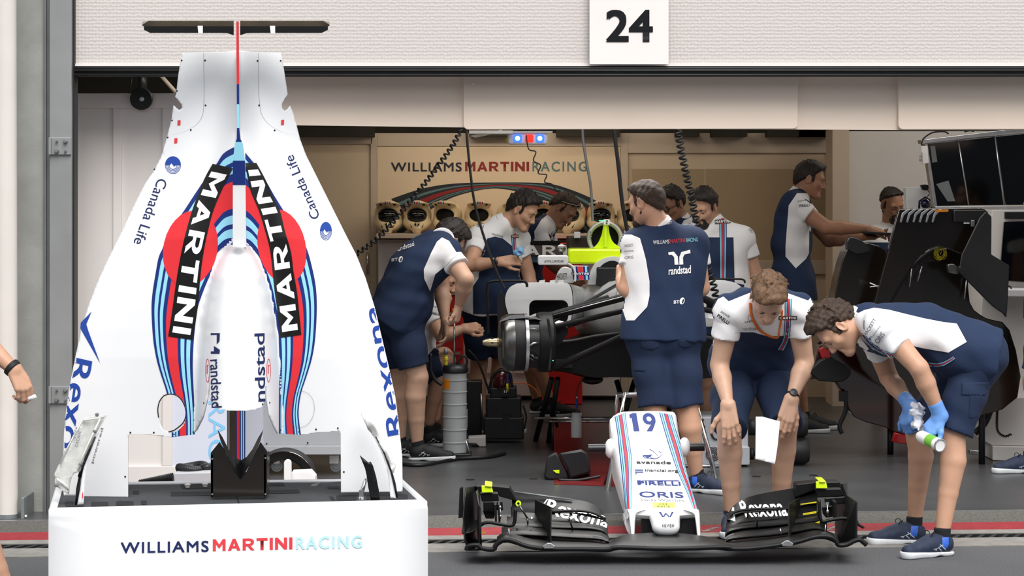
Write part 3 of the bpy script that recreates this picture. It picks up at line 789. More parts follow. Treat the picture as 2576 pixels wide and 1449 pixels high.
CO = 'm_navy m_blue m_navy m_blue m_navy m_red m_navy m_blue m_navy m_blue m_navy'.split()
for A, B in ((LO, LI), (RO, RI)):
    f = band(A, B)
    for k in range(11):
        q = [f(t/70, FR[k]) for t in range(71)]; r = [f(t/70, FR[k+1]) for t in range(71)]
        b2 = fill2d([q+r[::-1]])
        if A is LO:      # keep the round opening clear
            grid_cut(b2, 3); inh = [f_ for f_ in b2.faces if ((f_.calc_center_median().x-432)/37)**2+((f_.calc_center_median().y-1039)/48)**2 < 1]
            bmesh.ops.delete(b2, geom=inh, context='FACES')
        art(b2, e2, 'stripe', CO[k], ec, 6, gap=0)
art(fill2d([circ(479, 625, 68, 97, rot=R(12))]), e3, 'roundel', 'm_red', ec, 6, gap=0)
art(fill2d([circ(709, 620, 60, 95, rot=R(-12))]), e3, 'roundel', 'm_red', ec, 6, gap=0)
KLl = bez([(535, 412), (514, 450), (490, 510), (470, 575), (455, 640), (443, 710), (432, 790), (423, 846)], 4)
KLr = bez([(586, 423), (572, 450), (555, 485), (536, 532), (524, 578), (514, 625), (505, 687), (497, 777), (484, 855)], 4)
KRl = bez([(617, 410), (629, 475), (651, 529), (666, 578), (679, 628), (685, 678), (691, 734), (697, 777), (705, 850)], 4)
KRr = bez([(645, 410), (669, 454), (685, 491), (704, 529), (716, 578), (732, 634), (738, 681), (747, 734), (753, 790), (758, 842)], 4)
for A, B in ((KLl, KLr), (KRl, KRr)): art(fill2d([A+B[::-1]]), e4, 'label_band', 'm_black', ec, 6, gap=0)
e5 = cov_e(.0058)
f = band(KLl, KLr); art(warp(grid_cut(btext('MARTINI', .2), .02), lambda u, v: f(.045+.93*u, .14+.74*v)), e5, 'lettering', 'ink_white', ec, 9, gap=0)
f2 = band(KRl, KRr); art(warp(grid_cut(btext('MARTINI', .2), .02), lambda u, v: f2(.97-.93*u, .86-.74*v)), e5, 'lettering', 'ink_white', ec, 9, gap=0)
def rot_letters(s, o, ux, vy, m, e=e2, bold=0., space=1., shear=0.): letters(s, e, o, ux, vy, m, ec, bold=bold, step=9, space=space, shear=shear, gap=0)
rot_letters('Canada Life', (397, 447), (-62, 163), (25, 8), 'ink_navy')
rot_letters('Canada Life', (806, 545), (-69, -157), (-22, 9), 'ink_navy')
for cx_, cy_, rx, ry, a in ((435, 415, 20, 22, 0), (820, 581, 15, 23, -.2)):
    art(fill2d([[(cx_+rx*math.cos(R(t)), cy_+ry*math.sin(R(t))) for t in range(180, 361, 12)]+[(cx_+rx*.35, cy_), (cx_+3, cy_+4), (cx_-4, cy_-5), (cx_-rx*.4, cy_)]]), e2, 'emblem', 'ink_blue', ec, 9, gap=0)
    for k, rr in enumerate((1, .84, .68, .52)):
        q = [(cx_+rx*rr*math.cos(R(t)), cy_+ry*rr*math.sin(R(t))) for t in range(-10, 200, 10)]; r = [(cx_+(rx*rr-1.3)*math.cos(R(t)), cy_+(ry*rr-1.3)*math.sin(R(t))) for t in range(-10, 200, 10)]
        art(fill2d([q+r[::-1]]), e2, 'emblem', 'ink_blue', ec, 9, gap=0)
# big tick and name running round both lower edges
art(fill2d([[(230, 784), (203, 812), (202, 826), (252, 914), (222, 832), (217, 815)]]), e2, 'emblem', 'ink_blue', ec, 9, gap=0)
def clipped(s, o, ux, vy, m):
    b = grid_cut(warp(text2d(s, bold=.01), affine(o, ux, vy)), 6)
    out = [f_ for f_ in b.faces if not (lerp_tab(XL, f_.calc_center_median().y)+2 < f_.calc_center_median().x < lerp_tab(XR, f_.calc_center_median().y)-2)]
    bmesh.ops.delete(b, geom=out, context='FACES'); art(b, e2, 'lettering', m, ec, 9, gap=0)
clipped('Rexona', (180, 897), (-50, 330), (52, 12), 'ink_blue')
clipped('Rexona', (1018, 1090), (-65, -325), (-42, 8), 'ink_blue')
rot_letters('randstad', (528, 905), (4, 122), (26, -2), 'ink_navy', bold=.01); rot_letters('ndstad', (668, 1010), (-2, -172), (-26, 1), 'ink_navy', bold=.01)
art(fill2d([[(530, 838), (553, 838), (552, 858), (545, 866), (545, 842), (530, 843)]]), e2, 'emblem', 'ink_navy', ec, 9, gap=0); art(fill2d([[(530, 884), (538, 884), (538, 870), (553, 880), (552, 890), (530, 890)]]), e2, 'emblem', 'ink_navy', ec, 9, gap=0)
for cx_ in (522, 676):
    q = circ(cx_, 932, 5.5, 30); r = circ(cx_, 932, 4.3, 28); art(fill2d([q, r]), e2, 'emblem', 'ink_red', ec, 9, gap=0)
    art(fill2d([[(cx_-2, 918), (cx_+2, 918), (cx_+2, 921), (cx_, 921), (cx_, 940), (cx_-2, 940)]]), e2, 'emblem', 'ink_red', ec, 9, gap=0)
rot_letters('powered', (236, 1166), (26, -88), (-8, -2), 'ink_grey')
for x, y in ((450, 309), (442, 354), (711, 308)):
    art(fill2d([[(x-3.5, y-6), (x+4, y-7), (x+3.5, y+6), (x-4, y+7)]]), e2, 'red_sticker', 'ink_red', ec)
for x, y in ((457, 152), (516, 152), (517, 265), (480, 327), (445, 229), (433, 303), (422, 346), (648, 153), (706, 153), (652, 265), (691, 328), (389, 426), (328, 1088), (387, 1088), (315, 1199), (513, 1014), (545, 1019), (660, 1017), (678, 1013), (705, 1082), (752, 1086), (795, 1080), (850, 1077), (865, 1187), (438, 1092), (485, 1086)):
    p = cov_e(.001)(x, y); bm = NB(); lathe(bm, p, (0, -1, 0), [(.0035, 0), (.0035, .0012), (.001, .0014)], 12); obj('fastener', bm, 'black_plastic', ec)
def line(pts, w=1.0, m='ink_grey'):
    q = bez(pts, 6); A = [(x-w/2, y) for x, y in q]; B = [(x+w/2, y) for x, y in q]; art(fill2d([A+B[::-1]]), e2, 'panel_line', m, ec, 9, gap=0)
line([(512, 133), (513, 250), (505, 300), (470, 328), (430, 340)], .6); line([(650, 133), (652, 250), (665, 300), (705, 330), (745, 340)], .6)
q = circ(757, 1030, 34, 46, rot=.15); r = circ(757, 1030, 33.3, 45.3, rot=.15); art(fill2d([q, r]), e5, 'panel_line', 'ink_grey', ec, 9, gap=0)

mat('sheen_brown', '#6B5F50', .25, nscale=12, namt=.15, coat=.4)  # sky reflection on the upper T-wing face, put into the base colour
# T-wing on top of the fin
tw = node('t_wing', P(597, 85, 9.3), ec)
for x0, x1 in ((358, 588), (604, 829)):
    l_ = x0 < 400; bm = NB(); rings = []
    N = 14
    for k in range(N+1):
        x = x0+(x1-x0)*k/N; e = (x-358)/14 if l_ else (829-x)/14; e = min(1, max(.35, e)); c = (max(0, x-560)/28 if l_ else max(0, 632-x)/28); dz = 3*c*c
        rings.append([P(x, 68-16*e, 9.25), P(x, 52+4*(1-e), 9.37), P(x, 60, 9.4), P(x, 66, 9.26)])
    loft(bm, rings); obj('upper_element', bm, 'sheen_brown', tw, smooth=30, bevel=.001)
    bm = NB(); rings = []
    for k in range(N+1):
        x = x0+4+(x1-x0-4)*k/N if l_ else x0+(x1-4-x0)*k/N; e = (x-358)/18 if l_ else (829-x)/18; e = min(1, max(.3, e)); c = (max(0, x-566)/22 if l_ else max(0, 626-x)/22); dz = 6*min(1, c)**2
        rings.append([P(x, 66, 9.24), P(x, 66, 9.33), P(x, 72+11*e, 9.3), P(x, 70+13*e+dz, 9.24)])
    loft(bm, rings); obj('lower_element', bm, 'carbon', tw, smooth=30)
for x in (504, 686):
    bm = NB(); pprism(bm, [(x-7, 65), (x+6, 65), (x+6, 84), (x-5, 84)], 9.234, .004); obj('tape', bm, 'ink_white', tw)

# ---------------------------------------------------------------- loose parts standing in the foam
v1 = thing('bodywork_vane', 'white bodywork vane with creased silver heat foil leaning left in the cart foam', 'vane', hplane(ZT)(200, 1272))
sh = [(212, 1051), (262, 1044), (266, 1050), (240, 1096), (226, 1130), (207, 1170), (202, 1186), (188, 1190), (180, 1204), (176, 1222), (173, 1243), (148, 1228), (137, 1214), (140, 1200), (136, 1194), (148, 1168), (170, 1122), (190, 1086), (205, 1060)]
def vy(x, y): return 9.28+.05*(x-200)/100
bm = fill2d([smooth_loop(sh, 2)]); o = art(bm, lambda x, y: P(x, y, vy(x, y)-.012*math.sin((x-150)*.05)), 'heat_foil', 'foil', v1, 14)
o.modifiers.new('s', 'SOLIDIFY').thickness = .006
bm = NB(); tube(bm, [P(x, y, vy(x, y)-.014) for x, y in ((252, 1053), (232, 1096), (212, 1140), (196, 1182))], .004, 8); tube(bm, [P(x, y, vy(x, y)-.012) for x, y in ((208, 1055), (180, 1108), (150, 1168))], .003, 8); tube(bm, [P(x, y, vy(x, y)-.012) for x, y in ((142, 1204), (160, 1218), (172, 1232))], .004, 8)
tube(bm, [P(x, y, vy(x, y)-.012) for x, y in ((210, 1058), (262, 1049))], .004, 8); obj('crease', bm, 'foil', o)
for x, y in ((244, 1043), (238, 1085), (203, 1168), (142, 1221)):
    bm = NB(); lathe(bm, P(x, y, vy(x, y)-.012), (0, -1, 0), [(.008, -.004), (.008, .004), (.004, .008), (.001, .008)], 6); obj('screw', bm, 'steel_dark', o)
sk = [(266, 1048), (250, 1086), (236, 1118), (225, 1150), (218, 1185), (213, 1230), (210, 1272), (192, 1275), (196, 1240), (203, 1200), (212, 1165), (226, 1128), (240, 1096)]
bm = fill2d([sk]); o2 = art(bm, lambda x, y: P(x, y, vy(x, y)+.004), 'white_skin', 'white_gloss', v1, 14); o2.modifiers.new('s', 'SOLIDIFY').thickness = .008
bm = NB(); tube(bm, [P(x, y, vy(x, y)) for x, y in ((240, 1098), (226, 1130), (208, 1172), (200, 1200), (203, 1192), (196, 1232), (191, 1274))], [.003, .005, .006, .008, .006, .008, .004], 8); obj('edge_seal', bm, 'black_plastic', v1)
art(fill2d([[(207, 1239), (209, 1239), (209, 1253), (206, 1253)]]), lambda x, y: P(x, y, vy(x, y)-.006), 'red_mark', 'ink_red', v1)
for s_, o_, u_, h_ in (('3HOV2', (190, 1120), (10, -42), (7, 3)), ('4203', (182, 1110), (6, -28), (6, 3))):
    letters(s_, lambda x, y: P(x, y, vy(x, y)-.0135-.012*math.sin((x-150)*.05)), (o_[0]+8, o_[1]-38), (-u_[0], -u_[1]), (h_[0], h_[1]), 'ink_grey', o, step=10)
v2 = thing('bodywork_vane', 'slim white bodywork vane with a frayed grey foil strip leaning right in the cart foam', 'vane', hplane(ZT)(992, 1252))
bm = fill2d([[(908, 1040), (914, 1034), (924, 1035), (940, 1068), (962, 1115), (982, 1158), (996, 1170), (990, 1188), (982, 1182), (968, 1140), (950, 1108), (925, 1080)]]); o = art(bm, lambda x, y: P(x, y, 9.40-.01*math.sin(y*.09)), 'heat_foil', 'foil', v2, 12); o.modifiers.new('s', 'SOLIDIFY').thickness = .008
bm = fill2d([bez([(912, 1048), (935, 1092), (960, 1140), (975, 1190), (982, 1254)], 4)+bez([(998, 1254), (996, 1235), (985, 1190), (968, 1140), (940, 1088), (918, 1050)], 4)]); o = art(bm, lambda x, y: P(x, y, 9.41), 'white_skin', 'white_gloss', v2, 12); o.modifiers.new('s', 'SOLIDIFY').thickness = .02
bm = NB(); tube(bm, [P(x, y, 9.405) for x, y in ((945, 1098), (965, 1135), (984, 1185), (992, 1215), (999, 1252))], [.002, .003, .004, .005, .004], 8); obj('edge_seal', bm, 'black_plastic', v2)
v3 = thing('carbon_shard', 'jagged black carbon bodywork piece standing in the cart foam', 'bodywork piece', hplane(ZT)(935, 1256))
bm = fill2d([[(905, 1146), (926, 1164), (932, 1162), (938, 1172), (946, 1200), (953, 1235), (955, 1257), (933, 1257), (926, 1225), (922, 1195), (918, 1178)]]); o = art(bm, lambda x, y: P(x, y, 9.36), 'plate', 'carbon', v3, 12); o.modifiers.new('s', 'SOLIDIFY').thickness = .012
v4 = thing('support_strut', 'short silver support strut leaning beside the jagged black carbon piece', 'strut', hplane(ZT)(906, 1256))
bm = NB(); tube(bm, [P(906, 1257, 9.37), P(913, 1228, 9.38), P(922, 1202, 9.385)], .008, 8); box(bm, P(909, 1245, 9.37), (.018, .012, .04)); obj('rod', bm, 'chrome', v4)
v5 = thing('notched_duct', 'glossy dark carbon duct with a V notch standing upright in the cart foam centre', 'duct', hplane(ZT)(600, 1250))
bd = [(552, 1112), (575, 1150), (590, 1185), (605, 1206), (620, 1186), (637, 1150), (655, 1112), (672, 1136), (672, 1248), (530, 1250), (530, 1139)]
bm = NB(); pprism(bm, bd, 9.43, .01); obj('front_plate', bm, 'carbon_gloss', v5, bevel=.001)
for sgn in (1, -1):
    rg = []
    X = lambda x: 605+sgn*(x-605)
    for (x0, y0), (x1, y1) in zip(((663, 1080), (650, 1100), (635, 1130), (620, 1150), (605, 1158)), ((655, 1110), (643, 1138), (629, 1168), (615, 1192), (605, 1206))):
        rg.append([P(X(x0), y0, 9.50), P(X(x1), y1, 9.425), P(X(x1), y1, 9.435), P(X(x0), y0, 9.51)])
    bm = NB(); loft(bm, rg); bmesh.ops.recalc_face_normals(bm, faces=bm.faces); obj('notch_flange', bm, 'carbon_matt', v5, smooth=60)
    bm = NB(); box(bm, P(X(671), 1193, 9.5), (.008, .14, .17)); obj('side_plate', bm, 'carbon_gloss', v5)
for x, y in ((668, 1152), (668, 1243), (534, 1154), (534, 1243)):
    bm = NB(); lathe(bm, P(x, y, 9.43), (0, -1, 0), [(.004, 0), (.004, .003), (.001, .003)], 12); obj('screw', bm, 'alu', v5)

# ---------------------------------------------------------------- things behind the cart
cb = thing('equipment_cabinet', 'grey equipment cabinet on castors with a striped white end, behind the cart', 'cabinet', P(720, 1190, 14.0))
bm = NB(); pbox(bm, 662, 700, 860, 1120, 13.95, .5); obj('body', bm, 'grey_box', cb, bevel=.004)
bm = NB(); pbox(bm, 661, 1121, 860, 1144, 13.94, .5); obj('plinth', bm, 'grey_box', cb, bevel=.004)
bm = NB(); pprism(bm, rrect(575, 700, 661, 1188, 4), 13.9, .5); ep = obj('end_panel', bm, 'blue_panel', cb)
for x0, x1, m in ((577, 592, 'dirty_brown'), (592, 596, 'm_navy'), (596, 603, 'm_red'), (603, 606, 'm_navy'), (606, 609, 'm_blue'), (609, 611, 'm_navy'), (611, 614, 'm_blue'), (614, 617, 'm_navy')):
    art(fill2d([[(x0, 702), (x1, 702), (x1, 1180), (x0, 1180)]]), plane_s(13.897), 'stripe', m, ep)
for x, y in ((671, 1116), (774, 1114), (667, 1131)):
    bm = NB(); lathe(bm, P(x, y, 13.94), (0, -1, 0), [(.005, 0), (.005, .003), (.001, .003)], 12); obj('screw', bm, 'black_plastic', cb)
for x in (697, 845):
    bm = NB(); p = P(x, 1172, 14.05); lathe(bm, p+V(0, -.015, 0), (0, 1, 0), [(.001, 0), (.02, 0), (.022, .004), (.034, .004), (.036, .01), (.036, .025), (.001, .03)], 24); cs = obj('castor', bm, 'steel_dark', cb, smooth=40)
    bm = NB(); pbox(bm, x-16, 1146, x+6, 1166, 14.03, .05); obj('fork', bm, 'white_plate', cs)
tr = thing('wheel_rim', 'black wheel rim and tyre standing on the floor in front of the grey cabinet', 'wheel', P(716, 1288, 12.6))
c = P(716, 1209, 12.6)
bm = NB(); lathe(bm, c+V(0, -.03, 0), (0, 1, 0), [(.125, 0), (.145, -.01), (.168, 0), (.168, .1), (.125, .1), (.125, 0)], 48); obj('tyre', bm, 'black_rubber', tr, smooth=40)
bm = NB()
for r in (.150, .158): tube(bm, [c+V(r*math.cos(2*PI*k/48), -.042, r*math.sin(2*PI*k/48)) for k in range(48)], .003, 6, closed=True)
lathe(bm, c+V(0, -.01, 0), (0, 1, 0), [(.11, 0), (.126, -.01), (.126, .08), (.11, .08), (.11, 0)], 48); obj('rim', bm, 'carbon_gloss', tr, smooth=40)
lv = thing('trolley_base', 'white trolley base with an upright rounded lever behind the cart', 'trolley', P(760, 1290, 12.3))
bm = NB(); pprism(bm, [(733, 1188), (780, 1186), (792, 1200), (800, 1285), (720, 1285), (733, 1200)], 12.2, .12); obj('base', bm, 'white_paint', lv, bevel=.004)
bm = NB(); pprism(bm, rrect(714, 1157, 732, 1283, 8.9, 8), 12.15, .04); obj('lever', bm, 'white_paint', lv, bevel=.006, smooth=40)
bx = thing('hose_tray', 'low pale grey box behind the cart with a coiled black hose on top', 'box', P(485, 1290, 11.9))
bm = NB(); pprism(bm, [(438, 1190), (545, 1187), (560, 1328), (438, 1329)], 11.8, .3); obj('box', bm, 'grey_box', bx, bevel=.006)
hs = thing('coiled_hose', 'thick ribbed black hose coiled in a ring on the pale grey box', 'hose', P(485, 1190, 11.95))
c0 = P(484, 1178, 11.95); ring = [c0+V(.062*math.cos(R(t)), .08*math.sin(R(t)), .006*math.sin(R(t)*2)+.0) for t in range(0, 340, 5)]
bm = NB(); rs = []
pts = coilpath(ring, 46, .001, 6); tube(bm, pts, [.021+.0045*math.sin(2*PI*k/6) for k in range(len(pts))], 12); obj('coil', bm, 'hose', hs, smooth=60)
bm = NB(); rod(bm, P(508, 1178, 11.9), P(532, 1174, 11.9), .02); obj('coupling', bm, 'black_plastic', hs)
bl = thing('hose_bellows', 'ribbed black hose end lying low behind the cart left of the coiled hose', 'hose', P(400, 1290, 11.9))
bm = NB(); pts = [P(346, 1318, 11.9), P(340, 1290, 11.9), P(342, 1230, 11.9)]+[P(350+86*k/40, 1207-7*k/40+3, 11.9) for k in range(41)]; tube(bm, pts, [.005]*3+[(.004+.022*k/40)+(.004 if k % 2 else 0) for k in range(41)], 14); obj('bellows', bm, 'hose', bl, smooth=30)
# ================================================================ front wing with the nose cone, resting on the pit lane
fw = thing('front_wing', 'black carbon racing front wing with its white striped nose cone lying on the pit lane', 'front wing', (.7, 11.0, 0))
def element(name, st, Yf, Yr, th=.012, m='carbon', camber=.25, parent=None):
    """wing element: stations (x, y of the lower front edge, y of the upper rear edge)"""
    rings = []
    pts = bez(st, 5)
    for x, yf, yr in pts:
        a = P(x, yf, Yf); b = P(x, yr, Yr); d = (b-a); n = Vector((0, -d.z, d.y)).normalized()
        up = []; lo = []
        for t in (0, .12, .3, .5, .75, 1):
            c = a+d*t-n*camber*d.length*t*(1-t)*.9; w = th*(math.sqrt(max(t, 0))*(1-t)*1.7+.12)
            up.append(c+n*w); lo.append(c-n*w*.6)
        rings.append(up+lo[::-1])
    bm = NB(); loft(bm, rings); bmesh.ops.recalc_face_normals(bm, faces=bm.faces)
    return obj(name, bm, m, parent or fw, smooth=50)
YL = 10.64
# ----- left half
lipL = [(1174, 1384), (1178, 1374), (1200, 1371), (1212, 1379), (1240, 1382), (1247, 1372), (1258, 1361), (1272, 1357), (1292, 1361), (1320, 1372), (1352, 1378), (1400, 1381), (1460, 1381), (1510, 1382), (1533, 1381), (1548, 1377), (1600, 1378), (1665, 1380)]
lipR = [(1665, 1380), (1740, 1379), (1825, 1376), (1843, 1380), (1880, 1380), (1930, 1375), (1980, 1368), (2010, 1362), (2045, 1352), (2070, 1349), (2092, 1352), (2104, 1362), (2110, 1371), (2130, 1370), (2150, 1360), (2163, 1358), (2172, 1364), (2180, 1371)]
bm = NB(); tube(bm, [P(x, y, YL) for x, y in bez(lipL+lipR[1:], 4)], .011, 10); obj('leading_lip', bm, 'carbon_matt', fw)
# main plane as one loft over the whole span
rows = [(1250, 1370, 1352), (1270, 1358, 1340), (1300, 1366, 1338), (1340, 1377, 1346), (1400, 1381, 1353), (1480, 1382, 1358), (1530, 1382, 1366), (1560, 1378, 1350), (1620, 1379, 1343), (1680, 1380, 1342), (1740, 1379, 1346), (1800, 1377, 1356), (1835, 1379, 1363), (1870, 1380, 1357), (1930, 1375, 1350), (1990, 1366, 1340), (2040, 1353, 1330), (2075, 1349, 1336), (2100, 1358, 1345)]
element('main_plane', rows, YL, 10.98, .03, 'carbon', .12)
bm = NB(); loft(bm, [[P(x, y0, 10.66), P(x, y0, 10.9), P(x, y0-6, 10.9), P(x, y0-6, 10.66)] for x, y0 in ((1172, 1386), (1250, 1384))]); obj('foot_plate', bm, 'carbon_matt', fw)
bm = NB(); loft(bm, [[P(x, y0, 10.66), P(x, y0, 10.9), P(x, y0-6, 10.9), P(x, y0-6, 10.66)] for x, y0 in ((2106, 1373), (2150, 1364))]); obj('foot_plate', bm, 'carbon_matt', fw)
L = {}
for nm, st, Yf, Yr, th in (
    ('flap', [(1262, 1352, 1328), (1300, 1346, 1316), (1360, 1348, 1322), (1430, 1352, 1326), (1500, 1356, 1330), (1522, 1360, 1338), (1532, 1364, 1352)], 10.80, 10.97, .02),
    ('flap', [(1275, 1330, 1300), (1320, 1326, 1304), (1400, 1328, 1308), (1480, 1330, 1314), (1518, 1338, 1322), (1530, 1352, 1344)], 10.92, 11.06, .018),
    ('flap', [(1285, 1318, 1275), (1340, 1312, 1280), (1390, 1312, 1285), (1450, 1314, 1286), (1500, 1322, 1294), (1520, 1330, 1304), (1529, 1342, 1322)], 11.02, 11.14, .014),
    ('flap', [(1288, 1290, 1235), (1340, 1290, 1242), (1390, 1290, 1248), (1440, 1290, 1256), (1480, 1294, 1264), (1508, 1302, 1280), (1524, 1312, 1302)], 11.10, 11.22, .012)):
    o = element(nm, st, Yf, Yr, th); L[Yf] = o
Rr = {}
for nm, st, Yf, Yr, th in (
    ('flap', [(1826, 1362, 1350), (1836, 1357, 1340), (1870, 1352, 1330), (1940, 1346, 1324), (2000, 1338, 1314), (2050, 1330, 1308), (2080, 1336, 1316)], 10.80, 10.97, .02),
    ('flap', [(1824, 1350, 1342), (1836, 1337, 1322), (1880, 1328, 1310), (1950, 1322, 1304), (2010, 1316, 1296), (2060, 1310, 1288)], 10.92, 11.06, .018),
    ('flap', [(1826, 1340, 1320), (1838, 1326, 1302), (1870, 1314, 1286), (1920, 1309, 1281), (1980, 1304, 1275), (2055, 1295, 1262)], 11.02, 11.14, .014),
    ('flap', [(1828, 1310, 1300), (1842, 1298, 1276), (1866, 1291, 1258), (1900, 1288, 1246), (1950, 1284, 1236), (2004, 1276, 1227), (2056, 1262, 1216)], 11.10, 11.22, .012)):
    o = element(nm, st, Yf, Yr, th); Rr[Yf] = o
# sponsor lettering split over the two upper flaps
for D, pts in ((L, ((1370, 1288), (152, 34), (6, -34))), (Rr, ((1868, 1297), (108, -4), (-14, -38)))):
    o_, ux, vy_ = pts
    for Yf, v0, v1 in ((11.10, .44, 1), (11.02, 0, .5)):
        sf = bvh_s(bvh_of(D[Yf]), .0045); b = text2d('Rexona', bold=.024, shear=.12, space=1.02)
        bmesh.ops.bisect_plane(b, geom=b.verts[:]+b.edges[:]+b.faces[:], dist=1e-6, plane_co=(0, v0, 0), plane_no=(0, -1, 0), clear_outer=True)
        bmesh.ops.bisect_plane(b, geom=b.verts[:]+b.edges[:]+b.faces[:], dist=1e-6, plane_co=(0, v1, 0), plane_no=(0, 1, 0), clear_outer=True)
        dy = 0 if Yf > 11.05 else (7 if D is L else 5)
        f = affine((o_[0]+(8 if dy else 0), o_[1]+dy), ux, vy_); art(warp(b, f), sf, 'lettering', 'ink_white', D[Yf], 3)
sf = bvh_s(bvh_of([L[11.10], L[11.02]]), .003); art(fill2d([[(1366, 1268), (1376, 1255), (1379, 1256), (1370, 1268)]]), sf, 'emblem', 'ink_white', L[11.10], 4)
art(fill2d([[(1336, 1299), (1341, 1303), (1336, 1306)]]), sf, 'emblem', 'ink_white', L[11.02], 4)
sf = bvh_s(bvh_of([Rr[11.10], Rr[11.02]]), .003); art(fill2d([[(1840, 1285), (1846, 1262), (1847, 1285)]]), sf, 'emblem', 'ink_white', Rr[11.10], 4); art(fill2d([[(1820, 1308), (1838, 1302), (1842, 1290), (1848, 1290), (1850, 1312), (1836, 1307)]]), sf, 'emblem', 'ink_white', Rr[11.02], 4)
# pale trailing edges and coloured marks in the slots
for pts, Y, m in (([(1490, 1352), (1512, 1356), (1528, 1362), (1530, 1358), (1514, 1350), (1492, 1347)], 10.79, 'alu'), ([(1822, 1355), (1830, 1348), (1846, 1341), (1846, 1345), (1832, 1351), (1824, 1357)], 10.79, 'alu'), ([(1256, 1358), (1262, 1350), (1282, 1347), (1296, 1352), (1296, 1356), (1280, 1353), (1266, 1355)], 10.78, 'alu'), ([(2046, 1342), (2060, 1337), (2078, 1338), (2076, 1342), (2060, 1342)], 10.78, 'alu'),
                  ([(2014, 1268), (2054, 1262), (2054, 1265), (2014, 1270)], 11.0, 'yellow'), ([(2020, 1292), (2054, 1286), (2054, 1291), (2020, 1296)], 11.0, 'yellow'), ([(2042, 1318), (2062, 1311), (2062, 1316), (2044, 1322)], 10.9, 'yellow'), ([(2030, 1324), (2043, 1318), (2044, 1322), (2032, 1327)], 10.9, 'm_red'),
                  ([(1280, 1329), (1368, 1344), (1368, 1349), (1284, 1335)], 10.88, 'red_line'), ([(1211, 1338), (1222, 1338), (1222, 1341), (1211, 1341)], 10.82, 'yellow')):
    bm = NB(); pprism(bm, pts, Y, .006); obj('slot_strip', bm, m, fw)
# strakes, hangers, tie wires
bm = NB(); prism(bm, [P(1384, 1372, 10.72), P(1385, 1276, 10.76), P(1385, 1276, 10.77), P(1345, 1256, 11.1), P(1345, 1330, 11.1), P(1376, 1372, 10.8)], (.005, 0, 0)); obj('strake', bm, 'carbon_matt', fw, bevel=.001)
bm = NB(); prism(bm, [P(1983, 1372, 10.72), P(1983, 1268, 10.76), P(2010, 1252, 11.1), P(2010, 1320, 11.1), P(1990, 1370, 10.8)], (.005, 0, 0)); obj('strake', bm, 'carbon_matt', fw, bevel=.001)
for x, y in ((1381, 1374), (1981, 1368)):
    bm = NB(); pprism(bm, [(x-16, y), (x-4, y-8), (x+4, y-8), (x+15, y), (x+12, y+6), (x-12, y+6)], 10.615, .012); obj('bracket', bm, 'alu', fw, bevel=.002)
for a, b, r, m, Y in (((1432, 1303), (1441, 1334), .004, 'carbon', 10.9), ((1300, 1328), (1306, 1342), .004, 'carbon', 10.85), ((1334, 1333), (1340, 1347), .004, 'carbon', 10.85), ((1280, 1330), (1281, 1356), .003, 'alu', 10.72), ((1304, 1268), (1327, 1304), .004, 'steel_shine', 10.95), ((1327, 1304), (1328, 1320), .004, 'steel_shine', 10.95), ((1906, 1294), (1904, 1328), .004, 'carbon', 10.9), ((1883, 1270), (1880, 1302), .003, 'carbon', 11.05), ((1963, 1330), (1966, 1344), .004, 'alu', 10.8), ((2022, 1322), (2020, 1336), .004, 'carbon', 10.85), ((1996, 1328), (1995, 1340), .004, 'alu', 10.85), ((2077, 1320), (2075, 1345), .003, 'alu', 10.72), ((1454, 1290), (1453, 1308), .003, 'carbon', 11.05)):
    bm = NB(); rod(bm, P(*a, Y), P(*b, Y), r, 8); obj('stay', bm, m, fw)
bm = NB(); lathe(bm, P(1304, 1266, 10.98), (0, -1, 0), [(.001, 0), (.013, 0), (.013, .008), (.006, .008), (.006, 0)], 20); obj('wheel_mark', bm, 'neon', fw)
bm = NB(); tube(bm, [P(1293, 1237, 11.2), P(1440, 1257, 11.2)], .004, 8); obj('gurney', bm, 'steel_dark', fw)
# split line strips between the two upper flaps
for pts in ([(1386, 1287), (1450, 1285), (1490, 1290), (1524, 1306)], [(1836, 1300), (1850, 1288), (1880, 1282), (1960, 1279)]):
    bm = NB(); tube(bm, [P(x, y, 11.0) for x, y in bez(pts, 6)], .006, 8); obj('flap_edge', bm, 'carbon_matt', fw)
# ----- end plates
def plate(pts, Y0, d, nm, m='carbon_matt', bev=.004):
    bm = NB(); pprism(bm, pts, Y0, d); return obj(nm, bm, m, fw, bevel=bev)
def side_plate(pts, th, nm, m='carbon_matt'):
    """pts: (x, y, Y)"""
    bm = NB(); prism(bm, [P(*p) for p in pts], (th, 0, 0)); return obj(nm, bm, m, fw, bevel=.003)
side_plate([(1176, 1384, 10.66), (1166, 1360, 10.66), (1163, 1300, 10.68), (1168, 1250, 10.72), (1170, 1226, 10.8), (1196, 1222, 11.25), (1205, 1240, 11.3), (1206, 1345, 11.3), (1203, 1376, 10.9)], .006, 'end_plate')
plate([(1156, 1228), (1165, 1224), (1166, 1302), (1153, 1304)], 11.2, .02, 'end_plate_fin')
side_plate([(1203, 1380, 10.66), (1203, 1272, 10.66), (1196, 1236, 10.85), (1200, 1232, 11.1), (1205, 1370, 11.1)], .008, 'end_plate_rib')
plate([(1160, 1340), (1180, 1338), (1202, 1328), (1202, 1332), (1184, 1342), (1164, 1345)], 10.68, .3, 'end_plate_shelf')
plate([(1196, 1222), (1240, 1222), (1282, 1226), (1290, 1240), (1302, 1262), (1256, 1249), (1252, 1240), (1200, 1240)], 11.14, .1, 'end_flap', 'carbon')
plate([(1207, 1240), (1253, 1240), (1255, 1262), (1212, 1262)], 11.02, .05, 'winglet', 'carbon')
plate([(1216, 1262), (1264, 1261), (1266, 1284), (1216, 1284)], 10.95, .01, 'winglet', 'carbon')
plate([(1214, 1284), (1246, 1284), (1243, 1305), (1222, 1305)], 10.98, .01, 'winglet', 'carbon')
